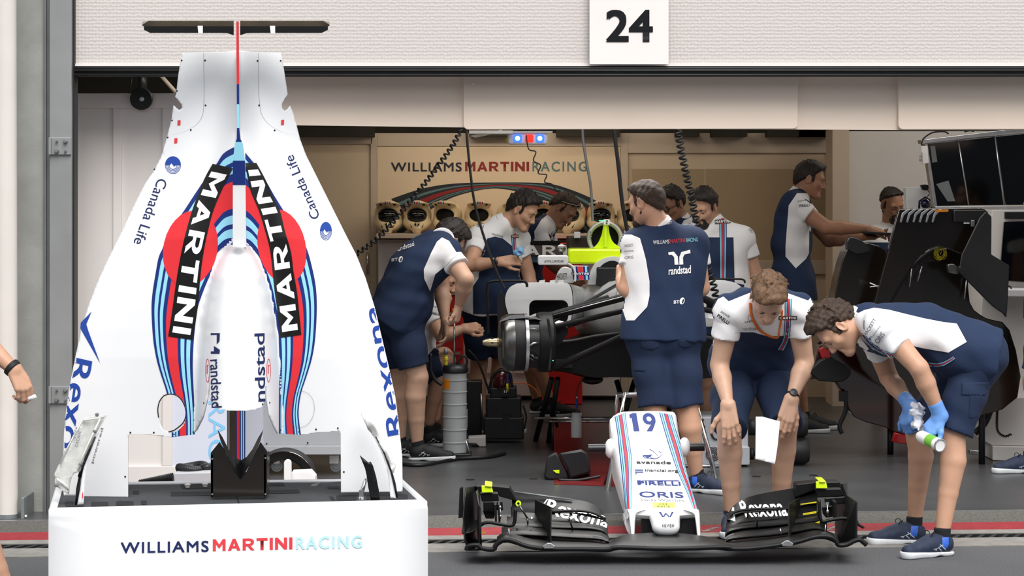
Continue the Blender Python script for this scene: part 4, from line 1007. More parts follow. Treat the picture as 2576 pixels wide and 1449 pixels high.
bm = NB(); tube(bm, [P(x, y, 10.78) for x, y in bez([(1208, 1322), (1218, 1316), (1232, 1314), (1255, 1318), (1284, 1322), (1294, 1314), (1297, 1280)], 5)], .008, 8); tube(bm, [P(x, y, 10.72) for x, y in ((1206, 1276), (1206, 1340), (1208, 1380))], .009, 8); obj('end_plate_frame', bm, 'carbon_matt', fw)
for x in (1247, 1256):
    bm = NB(); pprism(bm, [(x-4, 1270), (x+2, 1270), (x+3, 1315), (x-2, 1314)], 10.85, .1); obj('turning_vane', bm, 'carbon_matt', fw)
bm = NB(); rod(bm, P(1258, 1276, 10.84), P(1259, 1306, 10.84), .003, 8); ellip(bm, P(1258, 1276, 10.83), (.006, .004, .008)); ellip(bm, P(1259, 1299, 10.83), (.005, .004, .007)); obj('adjuster', bm, 'alu', fw)
tg = (plate([(1211, 1222), (1236, 1223), (1241, 1239), (1212, 1240)], 11.0, .02, 'yellow_pad', 'neon'), plate([(1219, 1219), (1238, 1222), (1238, 1226), (1220, 1224)], 10.99, .15, 'yellow_pad', 'neon'))
# right end plate
side_plate([(2152, 1366, 10.66), (2153, 1262, 10.68), (2132, 1246, 10.9), (2131, 1215, 11.2), (2118, 1214, 11.25), (2100, 1245, 11.3), (2100, 1345, 11.3), (2108, 1372, 10.8)], .006, 'end_plate')
plate([(2110, 1215), (2131, 1216), (2132, 1246), (2110, 1244)], 11.2, .02, 'end_plate_fin')
plate([(2002, 1218), (2050, 1213), (2112, 1212), (2120, 1230), (2112, 1250), (2056, 1252), (2052, 1232), (2000, 1252)], 11.14, .1, 'end_flap', 'carbon')
plate([(2052, 1230), (2116, 1229), (2124, 1248), (2056, 1252)], 11.02, .05, 'winglet', 'carbon')
plate([(2074, 1253), (2126, 1249), (2128, 1266), (2076, 1274)], 10.95, .01, 'winglet', 'carbon')
plate([(2068, 1276), (2100, 1274), (2100, 1300), (2078, 1303), (2070, 1292)], 10.98, .01, 'winglet', 'carbon')
bm = NB(); tube(bm, [P(x, y, 10.78) for x, y in bez([(2060, 1258), (2063, 1300), (2070, 1312), (2090, 1308), (2120, 1304), (2140, 1308), (2152, 1318)], 5)], .008, 8); tube(bm, [P(x, y, 10.7) for x, y in ((2152, 1264), (2152, 1310), (2152, 1352), (2140, 1368))], .009, 8); obj('end_plate_frame', bm, 'carbon_matt', fw)
for x in (2102,):
    bm = NB(); pprism(bm, [(x-3, 1264), (x+3, 1263), (x+3, 1304), (x-3, 1305)], 10.85, .1); obj('turning_vane', bm, 'carbon_matt', fw)
bm = NB(); pbox(bm, 2077, 1264, 2085, 1271, 10.84, .006); rod(bm, P(2081, 1270, 10.84), P(2083, 1302, 10.84), .003, 8); ellip(bm, P(2082, 1287, 10.83), (.007, .005, .01)); obj('adjuster', bm, 'alu', fw)
plate([(2053, 1212), (2078, 1211), (2082, 1229), (2053, 1229)], 11.0, .02, 'yellow_pad', 'neon'); plate([(2060, 1210), (2078, 1210), (2076, 1214), (2062, 1214)], 10.99, .15, 'yellow_pad', 'neon')
bm = NB(); tube(bm, [P(x, y, 10.8) for x, y in bez([(2152, 1300), (2158, 1318), (2170, 1326), (2172, 1329)], 5)], .006, 8); obj('side_fin', bm, 'carbon_matt', fw)
# ----- nose cone
no = [  # (Y, top-left x, top-right x, top y, shoulder left x, right x, shoulder y, depth m)
    (12.20, 1568, 1692, 1036, 1534, 1703, 1056, .27), (12.05, 1569, 1694, 1062, 1537, 1706, 1082, .25), (11.85, 1571, 1700, 1100, 1544, 1714, 1120, .21), (11.65, 1575, 1708, 1146, 1552, 1722, 1166, .17), (11.45, 1580, 1722, 1200, 1563, 1736, 1218, .13), (11.30, 1586, 1736, 1246, 1572, 1748, 1260, .06), (11.20, 1590, 1746, 1274, 1576, 1755, 1287, .03), (11.16, 1594, 1748, 1284, 1580, 1757, 1290, .008)]
rings = []
for Y, xl, xr, yt, sl, sr, ys, dp in bez(no, 4):
    a = P(xl, yt, Y); b = P(xr, yt, Y); c = P(sl, ys, Y); d = P(sr, ys, Y); rg = []
    for k in range(9): t = k/8; q = a.lerp(b, t); rg.append(q+V(0, 0, .004*math.sin(PI*t)))
    for t in (.3, .65): rg.append(b.lerp(d, t)+V(.004, 0, .006))
    rg += [d, d+V(.004, 0, -.03), d+V(-.01, 0, -dp), d.lerp(c, .5)+V(0, 0, -dp-.01), c+V(.01, 0, -dp), c+V(-.004, 0, -.03), c]
    for t in (.35, .7): rg.append(c.lerp(a, t)+V(-.004, 0, .006))
    rings.append(rg)
bm = NB(); loft(bm, rings); bmesh.ops.recalc_face_normals(bm, faces=bm.faces); nose = obj('nose_cone', bm, 'white_gloss', fw, smooth=35)
# rounded thumb tip and the two pylons
fl = Field(); k0 = P(1672, 1281, 11.16); k1 = P(1675, 1325, 10.92)
for dx in (-.032, 0, .032): fl.cone(k0+V(dx, 0, -.038), k1+V(dx*.9, 0, .0), .040, .035, k=.03)
v, q = fl.mesh(.006); tip = net_obj('nose_tip', [(v, q)], 'white_gloss', nose)
def pylon(pts, Y0, Y1, nm, m='white_gloss'):
    bm = NB(); prism(bm, [P(x, y, Y0) for x, y in pts], (0, Y1-Y0, 0)); return obj(nm, bm, m, nose, bevel=.003, smooth=30)
for rows_ in (((1282, 1577, 1626), (1287, 1579, 1609), (1293, 1581, 1601), (1310, 1583, 1598), (1335, 1586, 1597), (1357, 1588, 1596)), ((1282, 1718, 1758), (1287, 1734, 1759), (1293, 1745, 1760), (1310, 1749, 1761), (1335, 1752, 1762), (1356, 1754, 1763))):
    rg = []
    for y, x0, x1 in bez(rows_, 3):
        t = (y-1282)/75; Yf = 11.155-.13*t; rg.append([P(x0, y, Yf+.015), P(x0+2, y, Yf), P(x1-2, y, Yf), P(x1, y, Yf+.015), P(x1, y, Yf+.13), P(x0, y, Yf+.13)])
    bm = NB(); loft(bm, rg); bmesh.ops.recalc_face_normals(bm, faces=bm.faces); obj('pylon', bm, 'white_gloss', nose, smooth=60)
pylon([(1614, 1286), (1634, 1288), (1640, 1330), (1655, 1352), (1614, 1350)], 11.2, 11.3, 'inner_pylon', 'black_plastic'); pylon([(1716, 1286), (1746, 1284), (1756, 1350), (1700, 1352), (1712, 1330)], 11.2, 11.3, 'inner_pylon', 'black_plastic')
pylon([(1572, 1306), (1581, 1298), (1588, 1335), (1588, 1352), (1577, 1336), (1571, 1318)], 11.2, 11.4, 'rear_skirt')
sn = bvh_s(bvh_of([nose]), .0025); st = bvh_s(bvh_of([tip, nose]), .003)
def nstripe(A, B, cols, bounds):
    A = bez(A, 6); B = bez(B, 6); f = band(A, B)
    for k, c in enumerate(cols):
        q = [f(t/40, bounds[k]) for t in range(41)]; r = [f(t/40, bounds[k+1]) for t in range(41)]; art(fill2d([q+r[::-1]]), sn, 'stripe', c, nose, 7)
cs_ = 'm_navy m_blue m_navy m_blue m_navy m_red m_navy m_blue m_navy m_blue m_navy'.split(); bd_ = (0, .08, .18, .24, .36, .43, .63, .70, .80, .84, .94, 1)
nstripe([(1546, 1048), (1553, 1090), (1558, 1140), (1563, 1183), (1568, 1230), (1573, 1280)], [(1573, 1038), (1580, 1090), (1588, 1140), (1590, 1183), (1588, 1230), (1588, 1280)], cs_, bd_)
nstripe([(1658, 1037), (1670, 1080), (1685, 1130), (1703, 1183), (1724, 1230), (1744, 1280)], [(1690, 1044), (1700, 1080), (1716, 1130), (1728, 1183), (1742, 1230), (1753, 1280)], cs_, bd_)
def nl(s, x, y, w, h, m='ink_navy', sl=.02, bold=0., sp=1., surf=None, shear=-.12, hv=0):
    for k_, (ex, ey) in enumerate(((-hv, -hv), (hv, hv), (hv, -hv), (-hv, hv)) if hv else ((0, 0),)):
        b = text2d(s, bold=bold, space=sp); art(warp(b, affine((x+ex*.5, y+ey*.5), (w, w*sl), (-h*.18, -h))), bvh_off(surf or sn, .0004*k_), 'lettering', m, nose, 8)
art(warp(btext('19', .3), affine((1590, 1085), (64, 0), (-8, -46))), sn, 'number', 'm_navy', nose, 8)
nl('avanade', 1602, 1166, 86, 8, 'black_ink', hv=.9); nl('inancial.org', 1624, 1188, 82, 9, 'black_ink', hv=.6); nl('PIRELLI', 1606, 1219, 106, 9, 'm_navy', hv=1.2); nl('ORIS', 1610, 1250, 110, 14, 'm_navy', hv=.8); nl('Swiss Watches', 1612, 1260, 110, 7, 'ink_grey')
for y in (1181, 1186): art(fill2d([[(1597, y), (1618, y), (1618, y+3), (1597, y+3)]]), sn, 'emblem', 'm_navy', nose, 8)
art(fill2d([[(1597, 1191), (1604, 1191), (1603, 1193), (1597, 1193)]]), sn, 'emblem', 'm_navy', nose)
art(fill2d([[(1602, 1208), (1612, 1208), (1613, 1219), (1604, 1219)]]), sn, 'emblem', 'm_navy', nose); art(fill2d([[(1614, 1208), (1706, 1208), (1710, 1210), (1704, 1211), (1614, 1209)]]), sn, 'emblem', 'm_navy', nose, 8)
for pts in ([(1614, 1144), (1622, 1134), (1632, 1130), (1644, 1136), (1655, 1148), (1650, 1154), (1640, 1152), (1630, 1146), (1614, 1144)], [(1615, 1146), (1625, 1152), (1636, 1150), (1646, 1138), (1656, 1135), (1665, 1142), (1655, 1152), (1640, 1154), (1615, 1147)]):
    q = bez(pts, 4); art(fill2d([[(x, y-.9) for x, y in q]+[(x, y+.9) for x, y in q[::-1]]]), sn, 'emblem', 'm_navy', nose, 8)
stk = art(fill2d([[(1641, 1264), (1698, 1264), (1699, 1277), (1642, 1277)]]), sn, 'yellow_sticker', 'neon', nose, 8)
sn2 = bvh_s(bvh_of([nose]), .004); nl('FM', 1660, 1270, 18, 4, 'black_ink', surf=sn2); nl('RACE', 1654, 1276, 32, 4.5, 'black_ink', surf=sn2)
for pts in ([(1657, 1287.6), (1662.5, 1287.6), (1670, 1301), (1666, 1301)], [(1667, 1301), (1670.5, 1301), (1676, 1293), (1673.5, 1290)], [(1673, 1291), (1676.5, 1291), (1686, 1301), (1682, 1301)], [(1685.5, 1297), (1690, 1287.6), (1694.5, 1287.6), (1687.5, 1301), (1684, 1301)]):
    art(fill2d([pts]), st, 'emblem', 'm_navy', tip, 3)
for k in range(8):
    if k in (3, 4): continue
    x = 1667+k*4; h = 6-abs(k-3.5)*.9; art(fill2d([[(x-.8, 1322-h), (x+.8, 1322-h), (x+.8, 1322+h), (x-.8, 1322+h)]]), st, 'emblem', 'black_ink', tip)
nlW = text2d('W'); art(warp(nlW, affine((1677, 1326), (9, 0), (0, -8))), st, 'emblem', 'black_ink', tip)
for a, b, nm in (((1480, 1128), (1546, 1127), 0), ((1714, 1125), (1772, 1124), 1)):
    bm = NB(); tube(bm, [P(*a, 11.9), P(*b, 11.9)], .0215, 20); obj('support_bar', bm, 'black_plastic', fw, smooth=40)
    x = b[0]-10 if nm == 0 else a[0]+8; bm = NB(); ellip(bm, P(x, a[1], 11.9), (.03, .045, .05)); obj('boss', bm, 'white_gloss', nose)
bm = NB(); rod(bm, P(1592, 1362, 11.05), P(1592, 1352, 11.05), .01, 12); rod(bm, P(1759, 1361, 11.05), P(1759, 1350, 11.05), .01, 12); obj('mount_pin', bm, 'alu', fw)
# ================================================================ people
mat('skin', '#C99B80', .5, nscale=14, namt=.07, bump=.08, bscale=220); mat('skin_pale', '#CDA48B', .5, nscale=14, namt=.07, bump=.08, bscale=220); mat('skin_tan', '#AA7A5F', .5, nscale=14, namt=.07, bump=.08, bscale=220)
mat('hair_brown', '#3B2A1E', .6, nscale=60, namt=.45, bump=.9, bscale=170); mat('hair_dark', '#231B17', .55, nscale=60, namt=.45, bump=.9, bscale=170); mat('hair_light', '#664B34', .55, nscale=50, namt=.45, bump=.9, bscale=150)
mat('cloth_navy', '#192C4C', .85, nscale=8, namt=.08, bump=.25, bscale=35); mat('cloth_short', '#152745', .85, nscale=8, namt=.1, bump=.3, bscale=30); mat('cloth_white', '#F2F1F3', .85, nscale=8, namt=.02, bump=.2, bscale=35)
mat('shoe_navy', '#1E2A42', .7, nscale=40, namt=.3, bump=.3, bscale=300); mat('shoe_sole', '#D7DADD', .6, nscale=20, namt=.08); mat('shoe_silver', '#B4B9C2', .5); mat('shoe_blue', '#2F62C8', .5); mat('shoe_black', '#17181B', .7, nscale=30, namt=.3); mat('sock', '#15161C', .9)
mat('glove', '#6E9FE6', .45, nscale=30, namt=.06, bump=.3, bscale=60); mat('eye_white', '#EDE8E2', .3); mat('pupil', '#20160F', .2); mat('lips', '#B86F5E', .5); mat('glass_frame', '#101012', .3)
mat('label_black', '#141414', .6); mat('s_red', '#C8323A', .8); mat('s_blue', '#8CCFDA', .8)
def nrm(v): v = Vector(v); return v.normalized()
def head_field():
    f = Field()
    f.ell((0, -.012, .035), (.074, .097, .086), k=.03); f.ell((0, .028, -.028), (.06, .062, .082), k=.04)
    for s in (-1, 1):
        f.cone((s*.05, .0, -.045), (s*.02, .066, -.098), .022, .02, k=.03)
        f.cone((s*.045, .055, -.02), (s*.03, .075, -.03), .022, .018, k=.02)
    f.cone((-.01, .078, -.1), (.01, .078, -.1), .02, k=.02)
    f.cone((-.036, .076, .026), (.036, .076, .026), .014, k=.02)
    for s in (-1, 1): f.ell((s*.031, .098, .006), (.019, .017, .012), k=.012, op=1)
    for s in (-1, 1): f.ell((s*.031, .074, .005), (.015, .013, .0125), k=.004)
    f.cone((0, .084, .014), (0, .108, -.03), .0085, .0125, k=.012)
    for s in (-1, 1): f.ell((s*.012, .097, -.035), (.009, .011, .008), k=.008)
    f.cone((-.017, .086, -.06), (.017, .086, -.06), .0085, k=.008); f.cone((-.015, .085, -.072), (.015, .085, -.072), .009, k=.008)
    f.cone((-.024, .102, -.0655), (.024, .102, -.0655), .0085, k=.006, op=1)
    for s in (-1, 1):
        r = np.array(Matrix.Rotation(R(-s*22), 3, 'Z'))
        f.ell((s*.079, -.012, -.002), (.0085, .022, .034), r, k=.006); f.ell((s*.087, -.006, .002), (.006, .011, .02), r, k=.006, op=1)
    return f
HEAD = head_field()
def hair_field(vol=.012, top=.02, line=.024, slope=.9, nape=-.075, tuft=.018, seed=1):
    f = Field(); f.ell((0, -.013, .036), (.0762, .0992, .0882), k=.02)                       # close-cropped base
    for q in ((0, .02, .085), (0, -.03, .085), (0, .05, .07), (.02, .035, .08), (-.02, .035, .082)): f.ell(q, (.052+vol, .052+vol, .026+vol*.6+top*.6), k=.03)
    f.ell((0, -.035, .03), (.072+vol*.5, .079+vol*.5, .07), k=.03)
    f.cone((0, -.066, -.02), (0, -.06, nape), .046, .044, k=.04)
    B = Field(); B.sub(f, .01); g = B
    g.cut((0, 0, line), (0, slope, -1), .02)
    C = Field(); C.sub(g, .004)
    for s in (-1, 1): C.ell((s*.0705, .02, .016), (.0075, .011, .034), k=.015)
    for s in (-1, 1): C.ell((s*.094, -.01, -.004), (.018, .022, .034), k=.006, op=1)
    rg = np.random.RandomState(seed)                                                          # tufts
    for i in range(330):
        z = 1-1.15*(i+.5)/330; th = i*2.39996; r = math.sqrt(max(0, 1-z*z)); n = np.array((r*math.cos(th), r*math.sin(th), z)); p = np.array((0, -.013, .034))+n*np.array((.076+vol*.5, .1+vol*.6, .088+vol*.6+top*.55*max(0, z)))
        if p[2] < line+.012+slope*p[1] or (abs(p[0]) > .052 and -.05 < p[1] < .03 and p[2] < .042): continue
        d = np.array((.3*n[0], .9 if p[2] > .085 else -.3, -.8 if p[2] < .085 else .1))+rg.randn(3)*.4; d -= n*(d @ n); d /= np.linalg.norm(d); d = d+n*(.22+.12*rg.randn()); L = tuft*(.9+1.2*rg.rand()); q = p-n*.004; C.cone(q-d*.012, q+d*L, .006, .0016, k=.006)
    return C
def frame_mx(o, fwd, up):
    y = nrm(fwd); z = Vector(up); z = (z-y*z.dot(y)).normalized(); x = y.cross(z)
    return Matrix(((x.x, y.x, z.x, o[0]), (x.y, y.y, z.y, o[1]), (x.z, y.z, z.z, o[2]), (0, 0, 0, 1)))
def hand_field(curl=(.4, .5, .6, .7), thumb=(.55, .25, .0), spread=.12, ts=1, g=1., tcurl=.4):
    """wrist at the origin, fingers along +y, back of the hand +z, thumb towards ts*x"""
    f = Field(); kx = (.027, .010, -.008, -.025); ky = (.088, .092, .088, .08); LL = ((.042, .026, .02), (.046, .029, .021), (.043, .027, .02), (.033, .021, .018)); kr = (.0092, .0095, .009, .0082)
    for i in range(4): f.cone((ts*kx[i]*.55*g, -.006, 0), (ts*kx[i]*g, ky[i]*g-.004, 0), .0185*g, .0125*g, k=.008)
    f.cone((ts*.016, .014, -.006), (ts*.029, .055, -.004), .017*g, .014*g, k=.012)
    for i in range(4):
        p = Vector((ts*kx[i], ky[i], 0))*g; a = 0; sp = -ts*spread*(1.5-i)*-.5
        for j in range(3):
            a += curl[i]*(.8, 1.1, .7)[j]; d = Vector((math.sin(sp)*math.cos(a), math.cos(sp)*math.cos(a), -math.sin(a)))
            q = p+d*LL[i][j]*g; r = kr[i]*g; f.cone(p, q, r*(1.02-.1*j), r*(.94-.12*j), k=.005); p = q
    p = Vector((ts*.026, .03, -.006))*g; d = nrm((ts*thumb[0], 1-abs(thumb[0])*.5, thumb[1]-.35))
    for j, l in enumerate((.04, .032, .026)):
        q = p+d*l*g; f.cone(p, q, (.0135, .0108, .0098)[j]*g, (.011, .0095, .0078)[j]*g, k=.008); p = q
        d = nrm(d+Vector((-ts*tcurl*.6, .25*tcurl, -.25*tcurl)))
    return f
# one shoe, shared by everyone (toe towards +y, sole on z=0)
fs = Field(); fs.cone((0, -.085, .05), (0, .0, .052), .037, .038, k=.03); fs.cone((0, 0, .045), (0, .13, .032), .038, .032, k=.03); fs.cone((0, -.075, .06), (0, -.07, .1), .04, .036, k=.03); fs.cone((0, -.01, .07), (0, .05, .055), .03, .026, k=.03); fs.cut((0, 0, .02), (0, 0, -1), .004); fs.cut((0, -.06, .097), (0, -.25, 1), .006)
SHOE = fs.mesh(.005)
fs = Field(); fs.cone((0, -.09, .02), (0, 0, .02), .042, .037, k=.03); fs.cone((0, 0, .02), (.0, .128, .022), .037, .041, k=.03); fs.cut((0, 0, .025), (0, -.06, 1), .004); fs.cut((0, 0, .001), (0, 0, -1), .003); fs.ell((0, -.025, -.002), (.06, .03, .01), k=.006, op=1)
SOLE = fs.mesh(.005)
fs = Field(); fs.cone((0, -.07, .08), (0, -.072, .135), .0385, .039, k=.01); fs.cut((0, -.07, .13), (0, 0, 1), .003); SOCK = fs.mesh(.006)
fs = Field(); fs.cone((0, -.085, .05), (0, .02, .05), .040, .0408, k=.03); fs.cone((0, -.075, .06), (0, -.07, .1), .0425, .038, k=.03); fs.cut((0, -.07, .05), (0, -.9, -.2), .004); fs.cut((0, .03, .05), (0, 1, .6), .004); fs.cut((0, -.06, .09), (0, 0, 1), .004); fs.cut((0, 0, .036), (0, 0, -1), .004); QP = fs.mesh(.005)
def shared(name, net, m):
    me = None
    def make(parent, mx):
        nonlocal me
        if me is None: o = net_obj(name, [net], m, None); me = o.data; bpy.data.objects.remove(o)
        o = bpy.data.objects.new(name, me); COL.objects.link(o); o.parent = parent; o.matrix_parent_inverse = wmat(parent).inverted(); o.matrix_basis = mx; return o
    return make
mk_shoe = {c: shared('shoe', SHOE, c) for c in ('shoe_navy', 'shoe_black')}; mk_sole = shared('sole', SOLE, 'shoe_sole'); mk_sock = shared('sock', SOCK, 'sock'); mk_qp = shared('side_panel', QP, 'shoe_blue')
bmS = NB()
for s in (-1, 1):
    for a, b in (((-.055, .032), (-.005, .072)), ((-.03, .03), (.02, .07)), ((-.02, .066), (.005, .032)), ((-.038, .055), (.015, .038))):
        pts = []
        for k in range(7):
            t = k/6; y = a[0]+(b[0]-a[0])*t; z = a[1]+(b[1]-a[1])*t; w = .0432-.012*max(0, (z-.05)/.03)**2; pts.append((s*w, y, z))
        tube(bmS, pts, .0026, 6)
meS = None
def mk_stripe(parent, mx):
    global meS
    if meS is None: o = obj('shoe_stripe', bmS, 'shoe_silver', None); meS = o.data; bpy.data.objects.remove(o)
    o = bpy.data.objects.new('shoe_stripe', meS); COL.objects.link(o); o.parent = parent; o.matrix_parent_inverse = wmat(parent).inverted(); o.matrix_basis = mx
bmL = NB()
for k in range(4): tube(bmL, [(-.022, .0+.017*k, .087-.0075*k), (0, .006+.017*k, .096-.0085*k), (.022, .0+.017*k, .087-.0075*k)], .0028, 6)
for s in (-1, 1): tube(bmL, bez([(0, .0, .096), (s*.02, -.005, .115), (s*.035, .01, .11), (s*.012, .015, .094)], 5), .002, 6)
meL = None
def mk_lace(parent, mx):
    global meL
    if meL is None: o = obj('laces', bmL, 'sock', None); meL = o.data; bpy.data.objects.remove(o)
    o = bpy.data.objects.new('laces', meL); COL.objects.link(o); o.parent = parent; o.matrix_parent_inverse = wmat(parent).inverted(); o.matrix_basis = mx

PEOPLE = {}
def person(key, label, Y0, J, head, bow=(0, 0, 0), back=(0, 1, 0), hands={}, feet={}, skin='skin', hair='hair_dark', hopt={}, hwob=(.004, 90), shirt='cloth_navy', girth=1., glove=(), shoes='shoe_navy', beard=0, sleeve=.5, shorts=True, hem=.0, group='team members working in the garage', seen=('a', 'b'), short_end=.86, collar=True):
    j = {}
    for k, q in J.items(): j[k] = P(q[0], q[1], Y0+(q[2] if len(q) > 2 else 0))
    hc = (j['hipa']+j['hipb'])/2; sc = (j['sha']+j['shb'])/2; nb = j['nb']; bow = Vector(bow); back = nrm(back)
    hl = (j['hipb']-j['hipa']).normalized(); sl_ = (j['shb']-j['sha']).normalized()
    base = (j['ankla']+j['anklb'])/2
    root = thing('person', label, 'person', (base.x, base.y, 0), group)
    g = girth; up = (sc-hc).normalized()
    def torso(f, d=0., t0=0):
        for t, w, r in ((0, .075, .112), (.28, .07, .103), (.55, .075, .112), (.8, .1, .106)):
            if t < t0: continue
            c = hc.lerp(sc, t)+bow*math.sin(PI*min(1, t*1.05)); l = hl.lerp(sl_, t).normalized(); f.cone(c-l*w*g, c+l*w*g, r*g+d, k=.07)
        for s in ('a', 'b'):
            f.cone(nb-up*.02, j['sh'+s], .055+d, .06*g+d, k=.05); f.cone(sc+(j['sh'+s]-sc)*.55-up*.03+bow*.3, j['sh'+s], .085*g+d, .064*g+d, k=.05)
        return f
    f = torso(Field())
    for s in ('a', 'b'): f.ell(j['hip'+s]+back*.03, (.09*g,)*3, k=.06)
    tips = []
    for s in ('a', 'b'):
        sh, el, wr = j['sh'+s], j['el'+s], j['wr'+s]; m = el.lerp(wr, .32)
        f.cone(sh, el, .059*g, .044*g, k=.03); f.cone(el, m, .0435*g, .0455*g, k=.012); f.cone(m, wr, .0455*g, .0255, k=.008)
        hp, kn, an = j['hip'+s], j['knee'+s], j['ankl'+s]; cb = back*.016; c1 = kn.lerp(an, .3)+cb; c2 = kn.lerp(an, .64)+cb*.5
        f.cone(hp, kn, .087*g, .058*g, k=.05); f.cone(kn, c1, .0565*g, .0595*g, k=.012); f.cone(c1, c2, .0595*g, .046*g, k=.008); f.cone(c2, an, .046*g, .036, k=.008); f.cone(kn-back*.012, kn-back*.01+(an-kn)*.07, .048*g, .046*g, k=.02)
    hcn = P(head[0][0], head[0][1], Y0+head[0][2]); mx = frame_mx(hcn, head[1], head[2])
    hb = mx @ Vector((0, -.022, -.055)); f.cone(nb-up*.03, hb, .058*g, .053*g, k=.03)
    parts = [f.mesh(.0085)]
    hf = HEAD.xf(mx); hf.cone(nb.lerp(hb, .3), hb, .058*g*.7+.053*g*.3, .053*g, k=.03)
    parts.append(hf.mesh(.0036))
    gl = []
    for s in ('a', 'b'):
        fa = (j['wr'+s]-j['el'+s]).normalized(); hd = hands.get(s) or (fa, fa.cross(sl_) if abs(fa.z) > .5 else (0, 0, 1), 1 if s == 'a' else -1, dict(curl=(.4, .45, .5, .55))); d, dor, ts = hd[0], hd[1], hd[2]; kw = hd[3] if len(hd) > 3 else {}
        wr, el = j['wr'+s], j['el'+s]; hm = frame_mx(wr, d, dor); h_ = hand_field(ts=ts, **kw).xf(hm); ar = (wr-el).normalized()
        h_.cone(wr-ar*.03, wr, .0265, .0255, k=.014)
        if s in glove:
            h_ = h_.grow(.0015); h_.cone(wr-ar*.06, wr, .0355, .0325, k=.012); h_.cone(wr, wr+Vector(d)*.02, .031, .029, k=.012); gl.append((h_.mesh(.0034), s))
        else: parts.append(h_.mesh(.0034))
        tips.append((s, hm))
    body = net_obj('body', parts, skin, root)
    for n_, s in gl: net_obj('glove', [n_], 'glove', root, label='blue rubber glove')
    # hair, eyes, brows, lips
    if hair:
        net_obj('hair', [hair_field(seed=sum(map(ord, key)), **hopt).xf(mx).mesh(.0036, wob=wobble(hwob[0]*.6, hwob[1], sum(map(ord, key)) % 97))], hair, root)
    for s in (-1, 1):
        bm = NB(); ellip(bm, mx @ Vector((s*.031, .0835, -.0015)), (.0105, .0055, .0032), mx.to_3x3(), 12); obj('eye', bm, 'pupil', root)
        bm = NB(); tube(bm, [mx @ Vector(q) for q in ((s*.014, .093, .022), (s*.03, .092, .028), (s*.047, .08, .023))], [.003, .0038, .0018], 8); obj('eyebrow', bm, hair or 'hair_dark', root)
    if beard:
        b = Field()
        for s in (-1, 1): b.cone((s*.052, .0, -.045), (s*.02, .066, -.098), .024, .0222, k=.03)
        b.cone((-.01, .078, -.1), (.01, .078, -.1), .0222, k=.03); b.cone((-.02, .085, -.048), (.02, .085, -.048), .0075, k=.01); b.cone((-.026, .08, -.05), (-.022, .075, -.09), .012, k=.015); b.cone((.026, .08, -.05), (.022, .075, -.09), .012, k=.015)
        net_obj('beard', [b.xf(mx).mesh(.004, wob=wobble(.001, 200, 3))], hair, root)
    # shirt with short sleeves
    T = torso(Field(), .014); hemc = hc+up*(hem-.03)
    T.cone(hc-hl*.075*g-up*.05, hc+hl*.075*g-up*.05, .14*g, k=.07); T.cone(hc-hl*.07*g+up*.09, hc+hl*.07*g+up*.09, .132*g, k=.07); T.cut(hemc, -up, .006)
    wb = wobble(.0055, 26, sum(map(ord, key)) % 89)
    shirt_o = net_obj('shirt', [T.mesh(.0085, wob=wb)], shirt, root); both = [shirt_o]
    for s in ('a', 'b'):
        A = Field(); sh, el = j['sh'+s], j['el'+s]; A.cone(sh, el, .0735*g, .063*g, k=.03); A.cut(sh.lerp(el, sleeve), el-sh, .003)
        both.append(net_obj('sleeve', [A.mesh(.007, wob=wb)], 'cloth_white', shirt_o))
    # collar
    if collar:
        K = Field(); n_ = (hb-nb).normalized(); K.cone(nb-n_*.02, nb+n_*.05, .0715*g, .064*g, k=.01); K.cut(nb+n_*.034, n_, .003); K.cut(nb-n_*.012, -n_, .003); net_obj('collar', [K.mesh(.006)], 'cloth_white', root)
    if shorts:
        H = Field()
        for s in ('a', 'b'):
            A = Field(); hp, kn = j['hip'+s], j['knee'+s]; A.cone(hp, hp.lerp(kn, .55), .1*g, .092*g, k=.04); A.cone(hp.lerp(kn, .55), kn, .092*g, .088*g, k=.04); e = hp.lerp(kn, short_end); A.cut(e, kn-hp, .004); H.sub(A, .04); H.ell(hp+back*.03, (.1*g,)*3, k=.05)
        H.cone(hc-hl*.075*g, hc+hl*.075*g, .121*g, k=.06); H.cone(hc-hl*.06*g+up*.07, hc+hl*.06*g+up*.07, .1*g, k=.06)
        net_obj('shorts', [H.mesh(.009, wob=wobble(.006, 22, sum(map(ord, key)) % 83))], 'cloth_short', root)
    for s in ('a', 'b'):
        if s not in feet: continue
        an = j['ankl'+s]; d = feet[s]; z = d[2] if len(d) > 2 else 0
        m_ = Matrix.Translation((an.x+.03*d[0], an.y+.03*d[1], z)) @ Matrix.Rotation(math.atan2(-d[0], d[1]), 4, 'Z'); m_ = m_ @ Matrix.Translation((0, .045, 0))
        so = mk_shoe[shoes](root, m_); mk_sole(so, m_); (mk_qp(so, m_) if shoes == 'shoe_navy' else None); mk_stripe(so, m_); mk_lace(so, m_); mk_sock(root, m_)
    shorts_o = next((o for o in root.children if o.name.startswith('shorts')), None)
    PEOPLE[key] = dict(shorts=shorts_o, root=root, shirt=shirt_o, body=body, mx=mx, j=j, s=bvh_s(bvh_of(both), .0035), s2=bvh_s(bvh_of(both), .005), s3=bvh_s(bvh_of(both), .0065))
    ln = lambda a, b: round((j[a]-j[b]).length, 2)
    print('PERSON', key, 'uarm', ln('sha', 'ela'), ln('shb', 'elb'), 'farm', ln('ela', 'wra'), ln('elb', 'wrb'), 'thigh', ln('hipa', 'kneea'), ln('hipb', 'kneeb'), 'shin', ln('kneea', 'ankla'), ln('kneeb', 'anklb'), 'torso', round((sc-hc).length, 2), 'shw', ln('sha', 'shb'), 'hipw', ln('hipa', 'hipb'), 'ankz', round(j['ankla'].z, 2), round(j['anklb'].z, 2), 'headz', round(hcn.z, 2))
    return PEOPLE[key]
